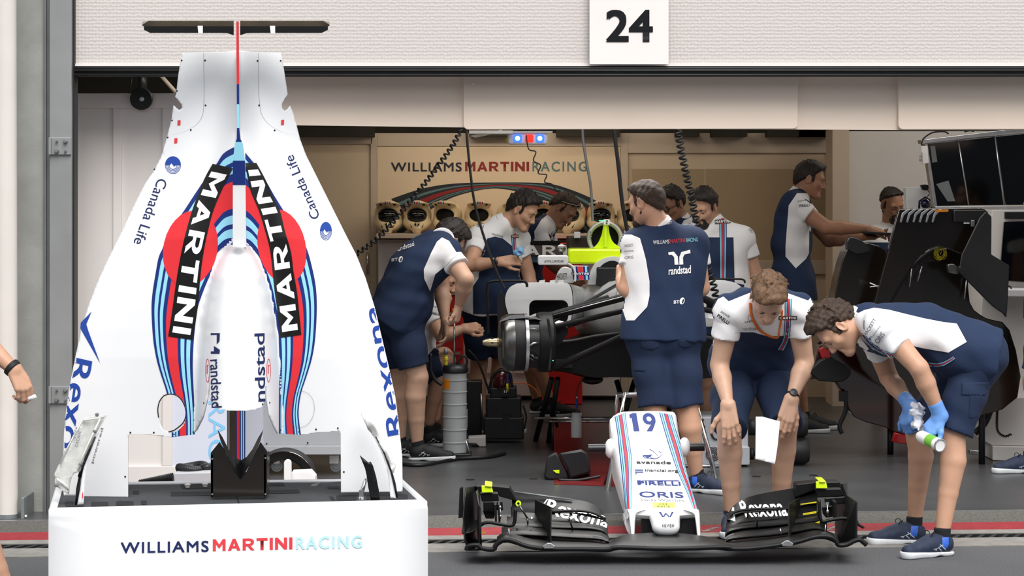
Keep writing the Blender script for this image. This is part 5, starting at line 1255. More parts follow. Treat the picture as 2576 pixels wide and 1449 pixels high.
def patch(p, poly, m='cloth_white', lvl='s', name='shirt_panel', step=3, n=3):
    art(fill2d([smooth_loop(poly, n) if n else poly]), p[lvl], name, m, p['shirt'], step)
def print_on(p, s, o, ux, vy, m, lvl='s2', bold=0.): letters(s, p[lvl], o, ux, vy, m, p['shirt'], bold=bold, step=6)
def martini(p, A, B, lvl='s2'):
    """team stripe between two px polylines"""
    A = bez(A, 5); B = bez(B, 5); f = band(A, B)
    for u0, u1, m in ((0, .1, 'm_navy'), (.1, .28, 's_blue'), (.28, .38, 'm_navy'), (.38, .62, 's_red'), (.62, .72, 'm_navy'), (.72, .9, 's_blue'), (.9, 1, 'm_navy')):
        q = [f(t/16, u0) for t in range(17)]; r = [f(t/16, u1) for t in range(17)]; art(fill2d([q+r[::-1]]), p[lvl], 'stripe', m, p['shirt'], 4)
def badge(p, x, y, w, h, sl=0):
    art(fill2d([[(x-h*.9, y), (x, y-h*1.2), (x+h*.9, y), (x, y+h*1.2)]]), p['s3'], 'emblem', 's_red', p['shirt'], 6)
    f = affine((x-w/2, y+h/2), (w, sl*w), (0, -h)); art(warp(fill2d([[(0, 0), (1, 0), (1, 1), (0, 1)]]), f), p['s3'], 'emblem', 'label_black', p['shirt'], 6)
    f = affine((x-w*.45, y+h*.34), (w*.9, sl*w*.9), (0, -h*.68)); art(warp(btext('MARTINI', .2), f), bvh_off(p['s3'], .0015), 'lettering', 'ink_white', p['shirt'], 6)
def pocket(p, poly, th=.006):
    o = art(fill2d([poly]), bvh_s(bvh_of(p['shorts']), .002), 'cargo_pocket', 'cloth_short', p['shorts'], 6)
    if o: m = o.modifiers.new('s', 'SOLIDIFY'); m.thickness = th; m.offset = -1
def watch(p, s, m='black_plastic'):
    j = p['j']; wr, el = j['wr'+s], j['el'+s]; d = (wr-el).normalized(); c = wr-d*.025; bm = NB(); x, y, z = frame(d)
    tube(bm, [c+(x*math.cos(2*PI*k/20)+y*math.sin(2*PI*k/20))*.0305 for k in range(20)], .0055, 8, closed=True); w = obj('wristwatch', bm, m, p['root'])
    n = (CAM-c); n = (n-d*n.dot(d)).normalized(); bm = NB(); lathe(bm, c+n*.03, n, [(.02, -.002), (.02, .007), (.017, .009), (.001, .009)], 24); obj('watch_case', bm, 'black_plastic', w, smooth=40)
    bm = NB(); tube(bm, [c+n*.039+(d*math.cos(2*PI*k/20)+n.cross(d)*math.sin(2*PI*k/20))*.016 for k in range(20)], .002, 6, closed=True); obj('bezel', bm, 'steel_shine', w)
GRIP = dict(curl=(.95, 1., 1.05, 1.1)); REST = dict(curl=(.35, .42, .5, .55)); FIST = dict(curl=(1.25, 1.3, 1.3, 1.3), tcurl=.8)
p = person('right', 'person in navy and white polo bending over the wing with blue gloves and a can', 11.12, dict(
    hipa=(2462, 892, -.09), hipb=(2446, 896, .09), kneea=(2398, 1092, -.12), kneeb=(2312, 1088, .12), ankla=(2372, 1328, -.17), anklb=(2302, 1296, .2),
    sha=(2222, 826, -.16), shb=(2194, 838, .17), nb=(2168, 800, 0), ela=(2312, 926, -.24), wra=(2366, 1046, -.20), elb=(2236, 950, .27), wrb=(2290, 1020, .06)),
    ((2107, 824, -.01), (-.45, -.05, -.89), (-.89, 0, .45)), bow=(.01, 0, .05), back=(.85, 0, .4),
    hands={'a': ((-.62, -.1, -.75), (-.55, -.75, .35), -1, GRIP), 'b': ((-.25, -.15, -.95), (-.85, -.5, .1), 1, GRIP)}, feet={'a': (-.86, -.5), 'b': (-.97, -.2)}, glove=('a', 'b'), skin='skin', hair='hair_brown', hopt=dict(vol=.014, top=.03), hwob=(.007, 75), girth=1.0, short_end=.97, hem=-.04)
patch(p, [(2146, 782), (2160, 787), (2174, 780), (2199, 774), (2236, 779), (2280, 790), (2326, 801), (2373, 810), (2407, 814), (2432, 860), (2386, 887), (2320, 876), (2288, 868), (2262, 892), (2232, 893), (2196, 880), (2172, 856), (2152, 830)], n=0)
patch(p, [(2136, 842), (2152, 830), (2170, 856), (2186, 878), (2176, 886), (2158, 880), (2144, 868)], n=0)
pocket(p, [(2418, 962), (2500, 962), (2492, 996), (2418, 994)]); pocket(p, [(2440, 990), (2470, 990), (2460, 1050), (2438, 1052)], .003)
martini(p, [(2168, 846), (2190, 874), (2230, 896), (2290, 908), (2335, 922), (2372, 922), (2404, 902)], [(2176, 842), (2200, 868), (2236, 886), (2292, 898), (2338, 911), (2368, 912), (2398, 896)])
print_on(p, 'HACKETT', (2178, 847), (27, -42), (-7, -5), 'ink_grey'); print_on(p, 'inancial.org', (2195, 850), (21, -28), (-4, -3), 'ink_grey'); print_on(p, 'ORIS', (2209, 866), (18, -24), (-10, -8), 'ink_grey'); print_on(p, 'F', (2191, 856), (5, -7), (-6, -4), 'm_navy')
print_on(p, 'WILLIAMS', (2212, 738), (9, 18), (12, -3), 'ink_white'); art(fill2d([[(2232, 742), (2250, 737), (2252, 742), (2236, 746)]]), p['s2'], 'emblem', 'ink_white', p['shirt'], 6); print_on(p, 'rand', (2280, 738), (22, 6), (3, -8), 'ink_white')
# can and cloth he holds
cn = thing('spray_can', 'white and green spray can pointing at the pit lane in the bending person\'s blue glove', 'can', P(2350, 1118, 10.85))
ca = P(2322, 1100, 10.92); cb_ = P(2366, 1121, 10.80); ax = (cb_-ca)
bm = NB(); L_ = ax.length; lathe(bm, ca, ax, [(.001, -.03), (.02, -.03), (.029, -.01), (.029, L_-.01), (.027, L_-.004)], 32); obj('body', bm, 'ink_white', cn, smooth=40)
bm = NB(); lathe(bm, ca, ax, [(.0295, L_*.35), (.0296, L_*.75)], 32); obj('green_band', bm, mat('can_green', '#7CC242', .35), cn, smooth=40)
bm = NB(); lathe(bm, ca, ax, [(.028, L_-.012), (.031, L_-.006), (.031, L_), (.028, L_+.001), (.026, L_-.006), (.012, L_-.012), (.001, L_-.013)], 32); obj('base_rim', bm, 'alu', cn, smooth=50)
def crumple(name, c, rad, m, label, seed, parent=None, cat='cloth', h=.006):
    f = Field(); rg = np.random.RandomState(seed)
    for k in range(11):
        a = np.array(c)+rg.uniform(-1, 1, 3)*rad*.75; b = np.array(c)+rg.uniform(-1, 1, 3)*rad*.8; f.cone(a, b, min(rad)*.32, min(rad)*.16, k=.008)
    o = net_obj(name, [f.mesh(h, wob=wobble(.004, 120, seed))], m, parent); return tag(o, label, cat)
crumple('paper_towel', P(2308, 1048, 11.0), np.array((.04, .045, .085)), 'paper', 'crumpled white paper towel squeezed in the far blue glove', 5, h=.005)

p = person('middle', 'person with orange lanyard leaning hands on knees behind the wing, holding paper', 11.62, dict(
    hipa=(1852, 912, .30), hipb=(1938, 912, .30), kneea=(1834, 1076, -.06), kneeb=(1976, 1070, -.06), ankla=(1842, 1296, .05), anklb=(1962, 1288, .1),
    sha=(1838, 782, -.12), shb=(2002, 778, -.12), nb=(1928, 756, -.14), ela=(1810, 918, -.06), wra=(1832, 1020, -.19), elb=(2024, 910, -.06), wrb=(1990, 1006, -.19)),
    ((1932, 748, -.26), (-.05, -.47, -.88), (0, -.88, .47)), bow=(0, .03, .05), back=(0, .9, .3),
    hands={'a': ((.1, -.1, -.98), (-.15, -.98, .1), 1, dict(curl=(.3, .3, .33, .36), thumb=(.75, .3, 0), spread=.2, g=1.14)), 'b': ((-.28, -.12, -.95), (.1, -.98, .1), -1, dict(curl=(.5, .38, .38, .42), thumb=(.45, .2, 0), g=1.14))}, feet={'a': (-.2, -.98), 'b': (.2, -.98)}, skin='skin_pale', hair='hair_light', hopt=dict(vol=.012, top=.026), hwob=(.009, 80), short_end=1.0, girth=1.02)
patch(p, [(1770, 870), (1780, 800), (1806, 752), (1820, 746), (1833, 758), (1885, 737), (1983, 738), (2033, 756), (2040, 748), (2060, 780), (2060, 870), (1996, 866), (1992, 842), (1960, 846), (1930, 846), (1895, 836), (1850, 836), (1846, 866)], n=0)
martini(p, [(1974, 752), (1974, 800), (1970, 850), (1955, 880)], [(1992, 752), (1990, 800), (1986, 850), (1972, 882)])
badge(p, 1982, 800, 46, 10)
print_on(p, 'avanade', (1812, 786), (22, 14), (4, -7), 'ink_grey'); print_on(p, 'PIRELLI', (1803, 797), (28, 20), (4, -8), 'label_black', bold=.02); print_on(p, 'randstad', (1868, 832), (40, -2), (1, -8), 'ink_grey'); art(fill2d([circ(1887, 800, 6, 8), circ(1887, 800, 5, 7)]), p['s2'], 'emblem', 'ink_grey', p['shirt']); print_on(p, 'AMG', (1872, 813), (22, -2), (0, -4), 'label_black')
watch(p, 'b')
ly = bvh_off(bvh_s(bvh_of([p['shirt'], bpy.data.objects[p['body'].name]]), .006), .004)
bm = NB(); q = [ly(x, y) for x, y in bez([(1887, 762), (1890, 790), (1900, 815), (1920, 838), (1954, 850), (1960, 832), (1966, 800), (1968, 780)], 4)]; tube(bm, [v for v in q if v is not None], .0065, 8, flat=.4); obj('lanyard', bm, 'orange', p['root'])
bm = NB(); pts = [(1902, 1048), (1918, 1048), (1950, 1057), (1962, 1060), (1956, 1120), (1949, 1168), (1930, 1162), (1901, 1155)]
pa = fill2d([pts]); o = art(pa, lambda x, y: P(x, y, 11.36+.02*math.sin((x-1900)*.06)-.0003*(y-1048)), 'paper_sheet', 'paper', None, 8, label='folded white paper sheet hanging from the leaning person\'s hand', cat='paper'); o.modifiers.new('s', 'SOLIDIFY').thickness = .003

p = person('back', 'person seen from behind in a lettered navy polo standing before the car nose', 13.2, dict(
    hipa=(1628, 836, .0), hipb=(1708, 836, .0), kneea=(1648, 1022, -.03), kneeb=(1728, 1022, -.03), ankla=(1656, 1196, .05), anklb=(1752, 1196, .03),
    sha=(1602, 614, .02), shb=(1744, 612, .02), nb=(1662, 570, 0), ela=(1578, 728, -.02), wra=(1560, 702, .22), elb=(1764, 724, .04), wrb=(1738, 700, .26)),
    ((1626, 512, .0), (-.78, .58, -.22), (-.15, .12, .98)), bow=(0, -.02, 0), back=(.1, -1, 0),
    hands={'a': ((-.1, .8, .5), (-.9, .2, .2), 1, GRIP), 'b': ((-.5, .8, .1), (.8, .4, .2), -1, GRIP)}, feet={'a': (-.3, .95), 'b': (.72, -.69)}, skin='skin', hair='hair_brown', hopt=dict(vol=.002, top=.016, tuft=.01), hwob=(.004, 110), girth=1.08, short_end=1.0, hem=-.02, beard=1)
patch(p, [(1540, 590), (1588, 590), (1610, 599), (1617, 623), (1625, 653), (1630, 684), (1634, 708), (1634, 744), (1628, 772), (1596, 806), (1575, 806), (1540, 700)], n=0)
pocket(p, [(1606, 852), (1660, 858), (1660, 872), (1640, 882), (1612, 874)]); pocket(p, [(1706, 856), (1742, 852), (1740, 872), (1722, 878), (1708, 870)]); pocket(p, [(1580, 905), (1622, 905), (1622, 935), (1580, 933)])
for s_, x0, x1, m in (('WILLIAMS', 1643, 1684, 'ink_white'), ('MARTINI', 1686, 1723, 's_red'), ('RACING', 1726, 1756, 's_blue')):
    print_on(p, s_, (x0, 615-(x0-1643)*.07), (x1-x0, -(x1-x0)*.07), (0, -10), m)
for pts in ([(1681, 635), (1695, 633), (1705, 645), (1707, 666), (1697, 666), (1696, 647), (1690, 641), (1682, 641)], [(1736, 628), (1737, 637), (1722, 640), (1718, 648), (1719, 665), (1709, 666), (1709, 646), (1714, 634)]):
    art(fill2d([pts]), p['s2'], 'emblem', 'ink_white', p['shirt'], 6)
print_on(p, 'randstad', (1682, 692), (56, -5), (0, -20), 'ink_white', bold=.02); print_on(p, 'BT', (1695, 764), (14, -1), (0, -8), 'ink_white', bold=.02); art(fill2d([circ(1716, 757, 6, 9, rot=.3), circ(1718, 758, 2, 6, rot=.3)]), p['s2'], 'emblem', 'ink_white', p['shirt']); print_on(p, 'HACKETT', (1666, 566), (24, -3), (0, -6), 'ink_white')
for s_, y in (('HACKETT', 622), ('inancial.org', 636), ('ORIS', 652)): print_on(p, s_, (1571, y), (22, -2), (0, -7), 'ink_grey')

p = person('watch', 'person with wristwatch looking down at a crumpled blue cloth in the hand', 15.9, dict(
    hipa=(1200, 764, .15), hipb=(1268, 762, .25), kneea=(1205, 910, .38), kneeb=(1258, 908, .46), ankla=(1208, 1056, .5), anklb=(1258, 1050, .58),
    sha=(1206, 600, -.06), shb=(1302, 600, .15), nb=(1262, 562, .02), ela=(1182, 668, -.22), wra=(1258, 658, -.30), elb=(1330, 690, .16), wrb=(1345, 770, .1)),
    ((1314, 530, .0), (.80, -.35, -.50), (.45, -.15, .88)), bow=(-.02, .03, 0), back=(-.6, .75, 0),
    hands={'a': ((.96, -.1, .12), (.1, -.9, .3), 1, dict(curl=(.7, .75, .8, .85))), 'b': ((.2, .1, -1), (.8, -.3, 0), -1, REST)}, feet={'a': (.6, -.8), 'b': (.7, -.7)}, skin='skin', hair='hair_dark', hopt=dict(vol=.01, top=.034), hwob=(.006, 90), girth=1.0, shirt='cloth_white')
patch(p, [(1190, 720), (1204, 700), (1211, 640), (1226, 600), (1245, 595), (1265, 600), (1280, 612), (1292, 622), (1300, 640), (1345, 700), (1345, 790), (1190, 790)], 'cloth_navy', n=0)
martini(p, [(1286, 592), (1290, 640)], [(1297, 592), (1300, 640)]); badge(p, 1296, 594, 18, 7)
print_on(p, 'avanade', (1194, 558), (24, 6), (1, -5), 'ink_grey'); print_on(p, 'PIRELLI', (1188, 566), (28, 7), (1, -6), 'label_black', bold=.02); print_on(p, 'randstad', (1237, 590), (28, 8), (1, -6), 'ink_grey'); watch(p, 'a')
crumple('cleaning_cloth', P(1306, 632, 15.56), np.array((.04, .035, .035)), mat('cloth_blue', '#7FB0DC', .8, nscale=20, namt=.1), 'crumpled light blue cleaning cloth held by the person with the wristwatch', 8, h=.005)

p = person('pump', 'person bent over with back turned, one hand on the orange pump handle', 14.8, dict(
    hipa=(1012, 792, -.09), hipb=(990, 790, .1), kneea=(1050, 948, -.12), kneeb=(1006, 950, .12), ankla=(1050, 1112, -.05), anklb=(1006, 1108, .16),
    sha=(1128, 640, -.16), shb=(1088, 618, .18), nb=(1112, 604, .03), ela=(1172, 702, -.26), wra=(1154, 772, -.14), elb=(1110, 720, .3), wrb=(1120, 810, .2)),
    ((1130, 600, .14), (.5, .5, -.7), (.6, .1, .7)), bow=(-.05, -.03, .05), back=(-.7, -.4, .3),
    hands={'a': ((-.15, -.1, -.98), (.9, -.3, 0), 1, FIST), 'b': ((0, 0, -1), (.8, .3, 0), -1, REST)}, feet={'a': (.97, -.2), 'b': (.9, -.3)}, skin='skin_pale', hair='hair_dark', hopt=dict(vol=.008, top=.02), girth=1.12, short_end=.84, hem=-.05, shoes='shoe_black')
patch(p, [(1066, 678), (1085, 635), (1099, 608), (1112, 597), (1130, 606), (1152, 640), (1136, 652), (1122, 668), (1095, 690), (1082, 733), (1067, 701)], n=0)
print_on(p, 'randstad', (996, 634), (46, -16), (-1, -12), 'ink_white', bold=.01); print_on(p, 'BT', (985, 658), (16, -2), (0, -8), 'ink_white', bold=.02); art(fill2d([circ(1008, 652, 5, 8, rot=.3), circ(1009, 653, 2, 5, rot=.3)]), p['s2'], 'emblem', 'ink_white', p['shirt'])
bm = NB()
for k in range(5): tube(bm, [P(992+k*7, 750, 14.62), P(988+k*6, 775, 14.61), P(984+k*8, 800-3*k, 14.62)], .008, 8)
g_ = obj('work_glove', bm, 'black_plastic', label='pair of black work gloves tucked at the back of the bent person\'s shorts', cat='gloves')

p = person('crouch', 'person crouching with hand at the mouth behind the bent person', 15.6, dict(
    hipa=(1040, 930, -.1), hipb=(1036, 930, .1), kneea=(1122, 905, -.12), kneeb=(1116, 895, .14), ankla=(1080, 1060, -.05), anklb=(1094, 1052, .14),
    sha=(1078, 785, -.15), shb=(1066, 778, .18), nb=(1092, 760, .02), ela=(1112, 846, -.24), wra=(1168, 826, -.22), elb=(1085, 848, .0), wrb=(1116, 778, -.14)),
    ((1112, 706, .0), (.86, -.36, -.36), (.3, -.1, .95)), bow=(-.04, 0, .02), back=(-.9, 0, .2),
    hands={'a': ((.9, -.2, .1), (.1, -.8, .5), 1, FIST), 'b': ((.3, -.1, .95), (.5, -.85, 0), -1, GRIP)}, feet={'a': (.9, -.3), 'b': (.95, -.1)}, skin='skin', hair='hair_brown', shirt='cloth_white', shoes='shoe_black')
print_on(p, 'avanade', (1090, 772), (18, 3), (0, -5), 'ink_grey'); print_on(p, 'PIRELLI', (1084, 790), (24, 4), (0, -6), 'label_black', bold=.02)

p = person('glasses', 'person with spectacles pushed up on the head bending beyond the rear wing', 17.6, dict(
    hipa=(1300, 760, -.1), hipb=(1318, 760, .1), kneea=(1352, 890, -.1), kneeb=(1335, 890, .12), ankla=(1382, 1008, -.05), anklb=(1350, 1002, .2),
    sha=(1350, 580, -.16), shb=(1368, 575, .18), nb=(1378, 560, 0), ela=(1385, 660, -.22), wra=(1430, 700, -.2), elb=(1400, 650, .25), wrb=(1450, 690, .2)),
    ((1416, 528, -.02), (.62, -.36, -.70), (.62, -.1, .72)), bow=(-.03, 0, .03), back=(-.8, 0, .2),
    hands={'a': ((.9, 0, -.3), (.2, -.8, .4), 1, REST)}, feet={'a': (.97, -.25), 'b': (.95, -.2)}, skin='skin_tan', hair='hair_brown', hopt=dict(vol=.004, top=.01, line=.04), shoes='shoe_black')
patch(p, [(1346, 612), (1344, 582), (1362, 552), (1384, 535), (1402, 556), (1408, 620)], n=0); print_on(p, 'avanade', (1372, 606), (22, 2), (0, -5), 'ink_grey')
mxg = p['mx']; bm = NB()
for s in (-1, 1):
    tube(bm, [mxg @ Vector((s*.033+.027*math.cos(2*PI*k/18), .075+.006*math.sin(2*PI*k/18), .104+.02*math.sin(2*PI*k/18))) for k in range(18)], .0025, 6, closed=True)
    tube(bm, [mxg @ Vector(q) for q in ((s*.06, .074, .106), (s*.086, .03, .075), (s*.086, -.02, .05))], .0022, 6)
tube(bm, [mxg @ Vector((-.007, .076, .106)), mxg @ Vector((.007, .076, .106))], .0025, 6); obj('spectacles', bm, 'alu', p['root'])

p = person('behind', 'dark-haired person in glasses mostly hidden behind the bearded person', 17.0, dict(
    hipa=(1672, 740, .0), hipb=(1738, 740, .0), kneea=(1676, 900, 0), kneeb=(1734, 900, 0), ankla=(1676, 1032, .0), anklb=(1734, 1032, .0),
    sha=(1664, 590, .0), shb=(1752, 584, .0), nb=(1716, 556, 0), ela=(1650, 680, 0), wra=(1650, 720, -.2), elb=(1765, 680, 0), wrb=(1750, 740, -.15)),
    ((1690, 514, -.04), (-.62, -.62, -.40), (-.2, -.2, .95)), back=(.5, .8, 0), feet={'a': (-.5, -.8), 'b': (-.5, -.8)}, skin='skin_tan', hair='hair_dark', hopt=dict(vol=.01, top=.02))
mxg = p['mx']; bm = NB()
for s in (-1, 1):
    tube(bm, [mxg @ Vector((s*.031+.023*math.cos(2*PI*k/18), .1, .004+.016*math.sin(2*PI*k/18))) for k in range(18)], .003, 6, closed=True); tube(bm, [mxg @ Vector(q) for q in ((s*.054, .098, .008), (s*.079, .05, .012), (s*.082, -.01, .008))], .0025, 6)
obj('spectacles', bm, 'glass_frame', p['root'])
patch(p, [(1700, 590), (1720, 555), (1740, 545), (1745, 560), (1725, 600)], n=0)

p = person('beard', 'bearded person facing the camera with a striped white and navy polo', 16.0, dict(
    hipa=(1768, 764, .0), hipb=(1838, 764, .0), kneea=(1770, 920, -.02), kneeb=(1836, 920, -.02), ankla=(1772, 1070, .03), anklb=(1838, 1070, .03),
    sha=(1722, 602, .0), shb=(1866, 602, .0), nb=(1796, 562, -.01), ela=(1706, 700, -.02), wra=(1725, 775, -.15), elb=(1902, 696, .02), wrb=(1888, 786, -.1)),
    ((1772, 522, -.05), (-.50, -.74, -.44), (-.15, -.3, .94)), bow=(0, .02, 0), back=(.1, 1, 0),
    hands={'b': ((-.2, -.3, -.95), (.9, -.3, 0), -1, REST)}, feet={'a': (-.2, -.95), 'b': (.2, -.95)}, skin='skin', hair='hair_dark', hopt=dict(vol=.01, top=.03), beard=1, girth=1.12, shirt='cloth_white')
patch(p, [(1680, 597), (1845, 597), (1848, 712), (1872, 716), (1872, 800), (1680, 800)], 'cloth_navy', n=0)
martini(p, [(1809, 524), (1810, 600), (1811, 740)], [(1827, 522), (1828, 600), (1826, 740)]); badge(p, 1818, 558, 40, 10, -.05)
art(fill2d([circ(1735, 569, 7, 7), circ(1735, 569, 6, 6)]), p['s2'], 'emblem', 'ink_grey', p['shirt']); print_on(p, 'HACKETT', (1868, 556), (14, 12), (6, -6), 'ink_grey'); print_on(p, 'ORIS', (1882, 578), (10, 8), (5, -5), 'ink_grey')
crumple('neon_rag', P(1777, 930, 15.85), np.array((.015, .02, .035)), 'neon', 'small neon yellow rag hanging from the bearded person\'s shorts', 12, h=.005)

p = person('tablet', 'tall person in profile reaching out to a black tablet', 16.5, dict(
    hipa=(1994, 742, -.09), hipb=(1996, 742, .09), kneea=(1992, 902, -.09), kneeb=(2004, 902, .1), ankla=(2000, 1050, -.08), anklb=(2022, 1048, .12),
    sha=(1994, 514, -.16), shb=(2008, 514, .17), nb=(2010, 492, 0), ela=(2080, 572, -.22), wra=(2188, 576, -.17), elb=(2085, 604, .2), wrb=(2172, 596, .0)),
    ((2038, 452, 0), (.96, -.12, -.26), (.22, 0, .97)), bow=(-.02, 0, 0), back=(-1, 0, 0),
    hands={'a': ((.9, -.05, -.2), (.1, -.3, .95), 1, REST), 'b': ((.95, -.1, 0), (.1, .3, -.95), 1, REST)}, feet={'a': (.97, -.2), 'b': (.98, -.1)}, skin='skin_tan', hair='hair_dark', hopt=dict(vol=.006, top=.018), girth=1.1, shoes='shoe_black')
patch(p, [(1980, 566), (1984, 517), (2005, 486), (2032, 486), (2075, 530), (2050, 590), (2036, 580), (2035, 637), (2028, 651), (2002, 675), (1976, 645), (1976, 622)], n=0)
print_on(p, 'avanade', (2006, 508), (24, -3), (1, -5), 'ink_grey'); print_on(p, 'PIRELLI', (2010, 522), (26, -3), (1, -7), 'label_black', bold=.02)
bm = NB(); prism(bm, [P(2168, 581, 16.25), P(2246, 586, 16.2), P(2246, 588, 16.5), P(2172, 583, 16.55)], (0, 0, -.014)); obj('tablet', bm, 'black_plastic', label='thin black tablet held flat by the tall person in profile', cat='tablet', bevel=.003)

p = person('seated', 'person with receding hair looking down behind the black bodywork', 17.7, dict(
    hipa=(2208, 740, .0), hipb=(2274, 740, .0), kneea=(2208, 890, 0), kneeb=(2274, 890, 0), ankla=(2208, 1012, .0), anklb=(2274, 1012, .0),
    sha=(2182, 600, .0), shb=(2300, 600, .0), nb=(2238, 572, 0), ela=(2160, 680, -.1), wra=(2205, 720, -.25), elb=(2315, 690, -.1), wrb=(2280, 730, -.25)),
    ((2244, 514, -.05), (.34, -.82, -.42), (0, -.35, .93)), back=(0, 1, 0), feet={'a': (0, -1), 'b': (0, -1)}, skin='skin_tan', hair='hair_dark', hopt=dict(vol=.002, top=.004, line=.052, tuft=.008), beard=1, shirt='cloth_white')
patch(p, [(2150, 610), (2330, 610), (2330, 780), (2150, 780)], 'cloth_navy', n=0)

p = person('edge_left', 'person passing the left edge with a dark wristband and a small white item', 9.5, dict(
    hipa=(-270, 990, .1), hipb=(-170, 990, 0), kneea=(-270, 1250, .1), kneeb=(-60, 1275, -.15), ankla=(-270, 1500, .2), anklb=(26, 1520, -.1),
    sha=(-330, 640, .1), shb=(-130, 640, 0), nb=(-230, 590, .05), ela=(-370, 810, .1), wra=(-380, 960, .05), elb=(-82, 822, 0), wrb=(36, 930, -.05)),
    ((-225, 510, 0), (1, -.1, 0), (0, 0, 1)), back=(-1, 0, 0), hands={'b': ((.45, -.1, -.87), (.55, -.75, .3), -1, dict(curl=(.75, .8, .85, .9), thumb=(.3, .1, 0)))}, feet={'a': (1, -.1), 'b': (1, -.1)}, skin='skin', hair='hair_brown', shorts=True)
j = p['j']; d_ = (j['wrb']-j['elb']).normalized(); x_, y_, z_ = frame(d_); c_ = j['wrb']-d_*.012
bm = NB(); 
for e in (-.006, 0, .006): tube(bm, [c_+d_*e+(x_*math.cos(2*PI*k/20)+y_*math.sin(2*PI*k/20))*.031 for k in range(20)], .006, 8, closed=True)
obj('wristband', bm, 'black_rubber', p['root'])
bm = NB(); rod(bm, P(72, 1004, 9.36), P(90, 996, 9.36), .008); obj('white_plug', bm, 'ink_white', label='small white plug held by the hand at the left edge', cat='plug')
p = person('edge_right', 'person at the right edge in navy shorts and running shoes, mostly cut off', 14.2, dict(
    hipa=(2640, 790, -.1), hipb=(2640, 790, .1), kneea=(2600, 960, -.1), kneeb=(2640, 960, .1), ankla=(2592, 1144, -.08), anklb=(2660, 1140, .12),
    sha=(2640, 590, -.16), shb=(2650, 590, .17), nb=(2635, 560, 0), ela=(2660, 700, -.18), wra=(2640, 790, -.15), elb=(2660, 700, .18), wrb=(2640, 790, .15)),
    ((2625, 500, 0), (-1, 0, 0), (0, 0, 1)), back=(1, 0, 0), feet={'a': (-.97, -.2), 'b': (-.97, .1)}, skin='skin_tan', hair='hair_dark')
# ================================================================ racing car on stands inside the garage
car = thing('racing_car', 'white racing car without nose or wheels, raised on stands inside the garage', 'racing car', (.62, 15.3, 0))
mat('car_white', '#D9DADB', .3, nscale=2, namt=.06, coat=.4)
def cp(nm, bm, m, par=None, **k): return obj(nm, bm, m, par or car, **k)
# tub: loft of rounded sections along the car
def sect(x0, x1, y0, y1, Y, r=.35):
    p = rrect(x0, y0, x1, y1, r*min(abs(x1-x0), abs(y1-y0)), 4); return [P(x, y, Y) for x, y in p]
bm = NB(); loft(bm, [sect(*q) for q in ((1584, 1738, 712, 826, 13.85), (1566, 1732, 706, 842, 14.3), (1530, 1720, 704, 850, 14.8), (1470, 1690, 706, 850, 15.3), (1440, 1660, 712, 850, 15.9), (1440, 1600, 715, 850, 16.6), (1470, 1560, 730, 850, 17.2))]); cp('tub', bm, 'car_white', smooth=50)
bm = NB(); pprism(bm, rrect(1592, 720, 1730, 818, 20), 13.84, .02); cp('bulkhead', bm, 'black_plastic')
# side pods with inlet
def sidepod(out, hole, Y, sh=260):
    o = art(fill2d([smooth_loop(out, 4), hole]), plane_s(Y), 'sidepod_mouth', 'car_white', car, 0); m_ = o.modifiers.new('s', 'SOLIDIFY'); m_.thickness = .06; m_.offset = 1
    b = o.modifiers.new('b', 'BEVEL'); b.width = .02; b.segments = 3; b.limit_method = 'ANGLE'; b.angle_limit = R(50); sm(o.data, 40)
    cx_ = sum(q[0] for q in out)/len(out); cy_ = sum(q[1] for q in out)/len(out); rg = []
    for k, (YY, s_) in enumerate(((Y+.05, .985), (Y+.28, .92), (Y+.55, .68), (Y+.75, .4))):
        rg.append([P(cx_+(x-cx_)*s_+(sh*(1-s_)), cy_+(y-cy_)*s_, YY) for x, y in smooth_loop(out, 4)])
    bm = NB(); loft(bm, rg, cap0=False); cp('sidepod', bm, 'car_white', smooth=60)
    hx_ = sum(q[0] for q in hole)/len(hole); hy_ = sum(q[1] for q in hole)/len(hole)
    bm = NB(); pprism(bm, [(hx_+(x-hx_)*1.16, hy_+(y-hy_)*1.2) for x, y in hole], Y+.07, .02); cp('inlet_duct', bm, 'gap_black')
sidepod([(1300, 713), (1340, 710), (1400, 711), (1432, 716), (1440, 760), (1432, 812), (1400, 836), (1350, 826), (1305, 812), (1283, 796), (1272, 765), (1272, 742), (1282, 723)], rrect(1331, 754, 1429, 812, 16), 14.95)
sidepod([(1776, 705), (1810, 704), (1850, 712), (1872, 735), (1876, 770), (1860, 800), (1820, 815), (1770, 820), (1758, 800), (1758, 730)], rrect(1775, 752, 1840, 800, 14), 14.95, -260)
for x in (1356, 1383, 1404):
    bm = NB(); prism(bm, [P(x, 706, 14.9), P(x+14, 704, 14.92), P(x+13, 735, 15.1), P(x+8, 748, 15.0), P(x-1, 742, 14.9)], (.004, .0, 0)); pprism(bm, [(x, 706), (x+14, 704), (x+10, 744), (x+8, 746)], 14.9, .012); cp('top_vane', bm, 'car_white', bevel=.001)
bm = NB(); tube(bm, [P(x, y, 14.7) for x, y in bez([(1228, 840), (1227, 780), (1226, 722), (1236, 708), (1270, 707), (1312, 707), (1324, 712), (1326, 722)], 5)], .0085, 10); cp('vane_frame', bm, 'carbon_matt', smooth=60)
bm = NB(); tube(bm, [P(x, y, 14.7) for x, y in bez([(1778, 715), (1786, 703), (1830, 702), (1868, 703), (1874, 712)], 5)], .006, 10); cp('vane_frame', bm, 'carbon_matt', smooth=60)
bm = NB(); pprism(bm, bez([(1250, 760), (1262, 735), (1285, 800), (1270, 830), (1252, 815)], 4), 14.9, .1); cp('barge_board', bm, 'black_plastic')
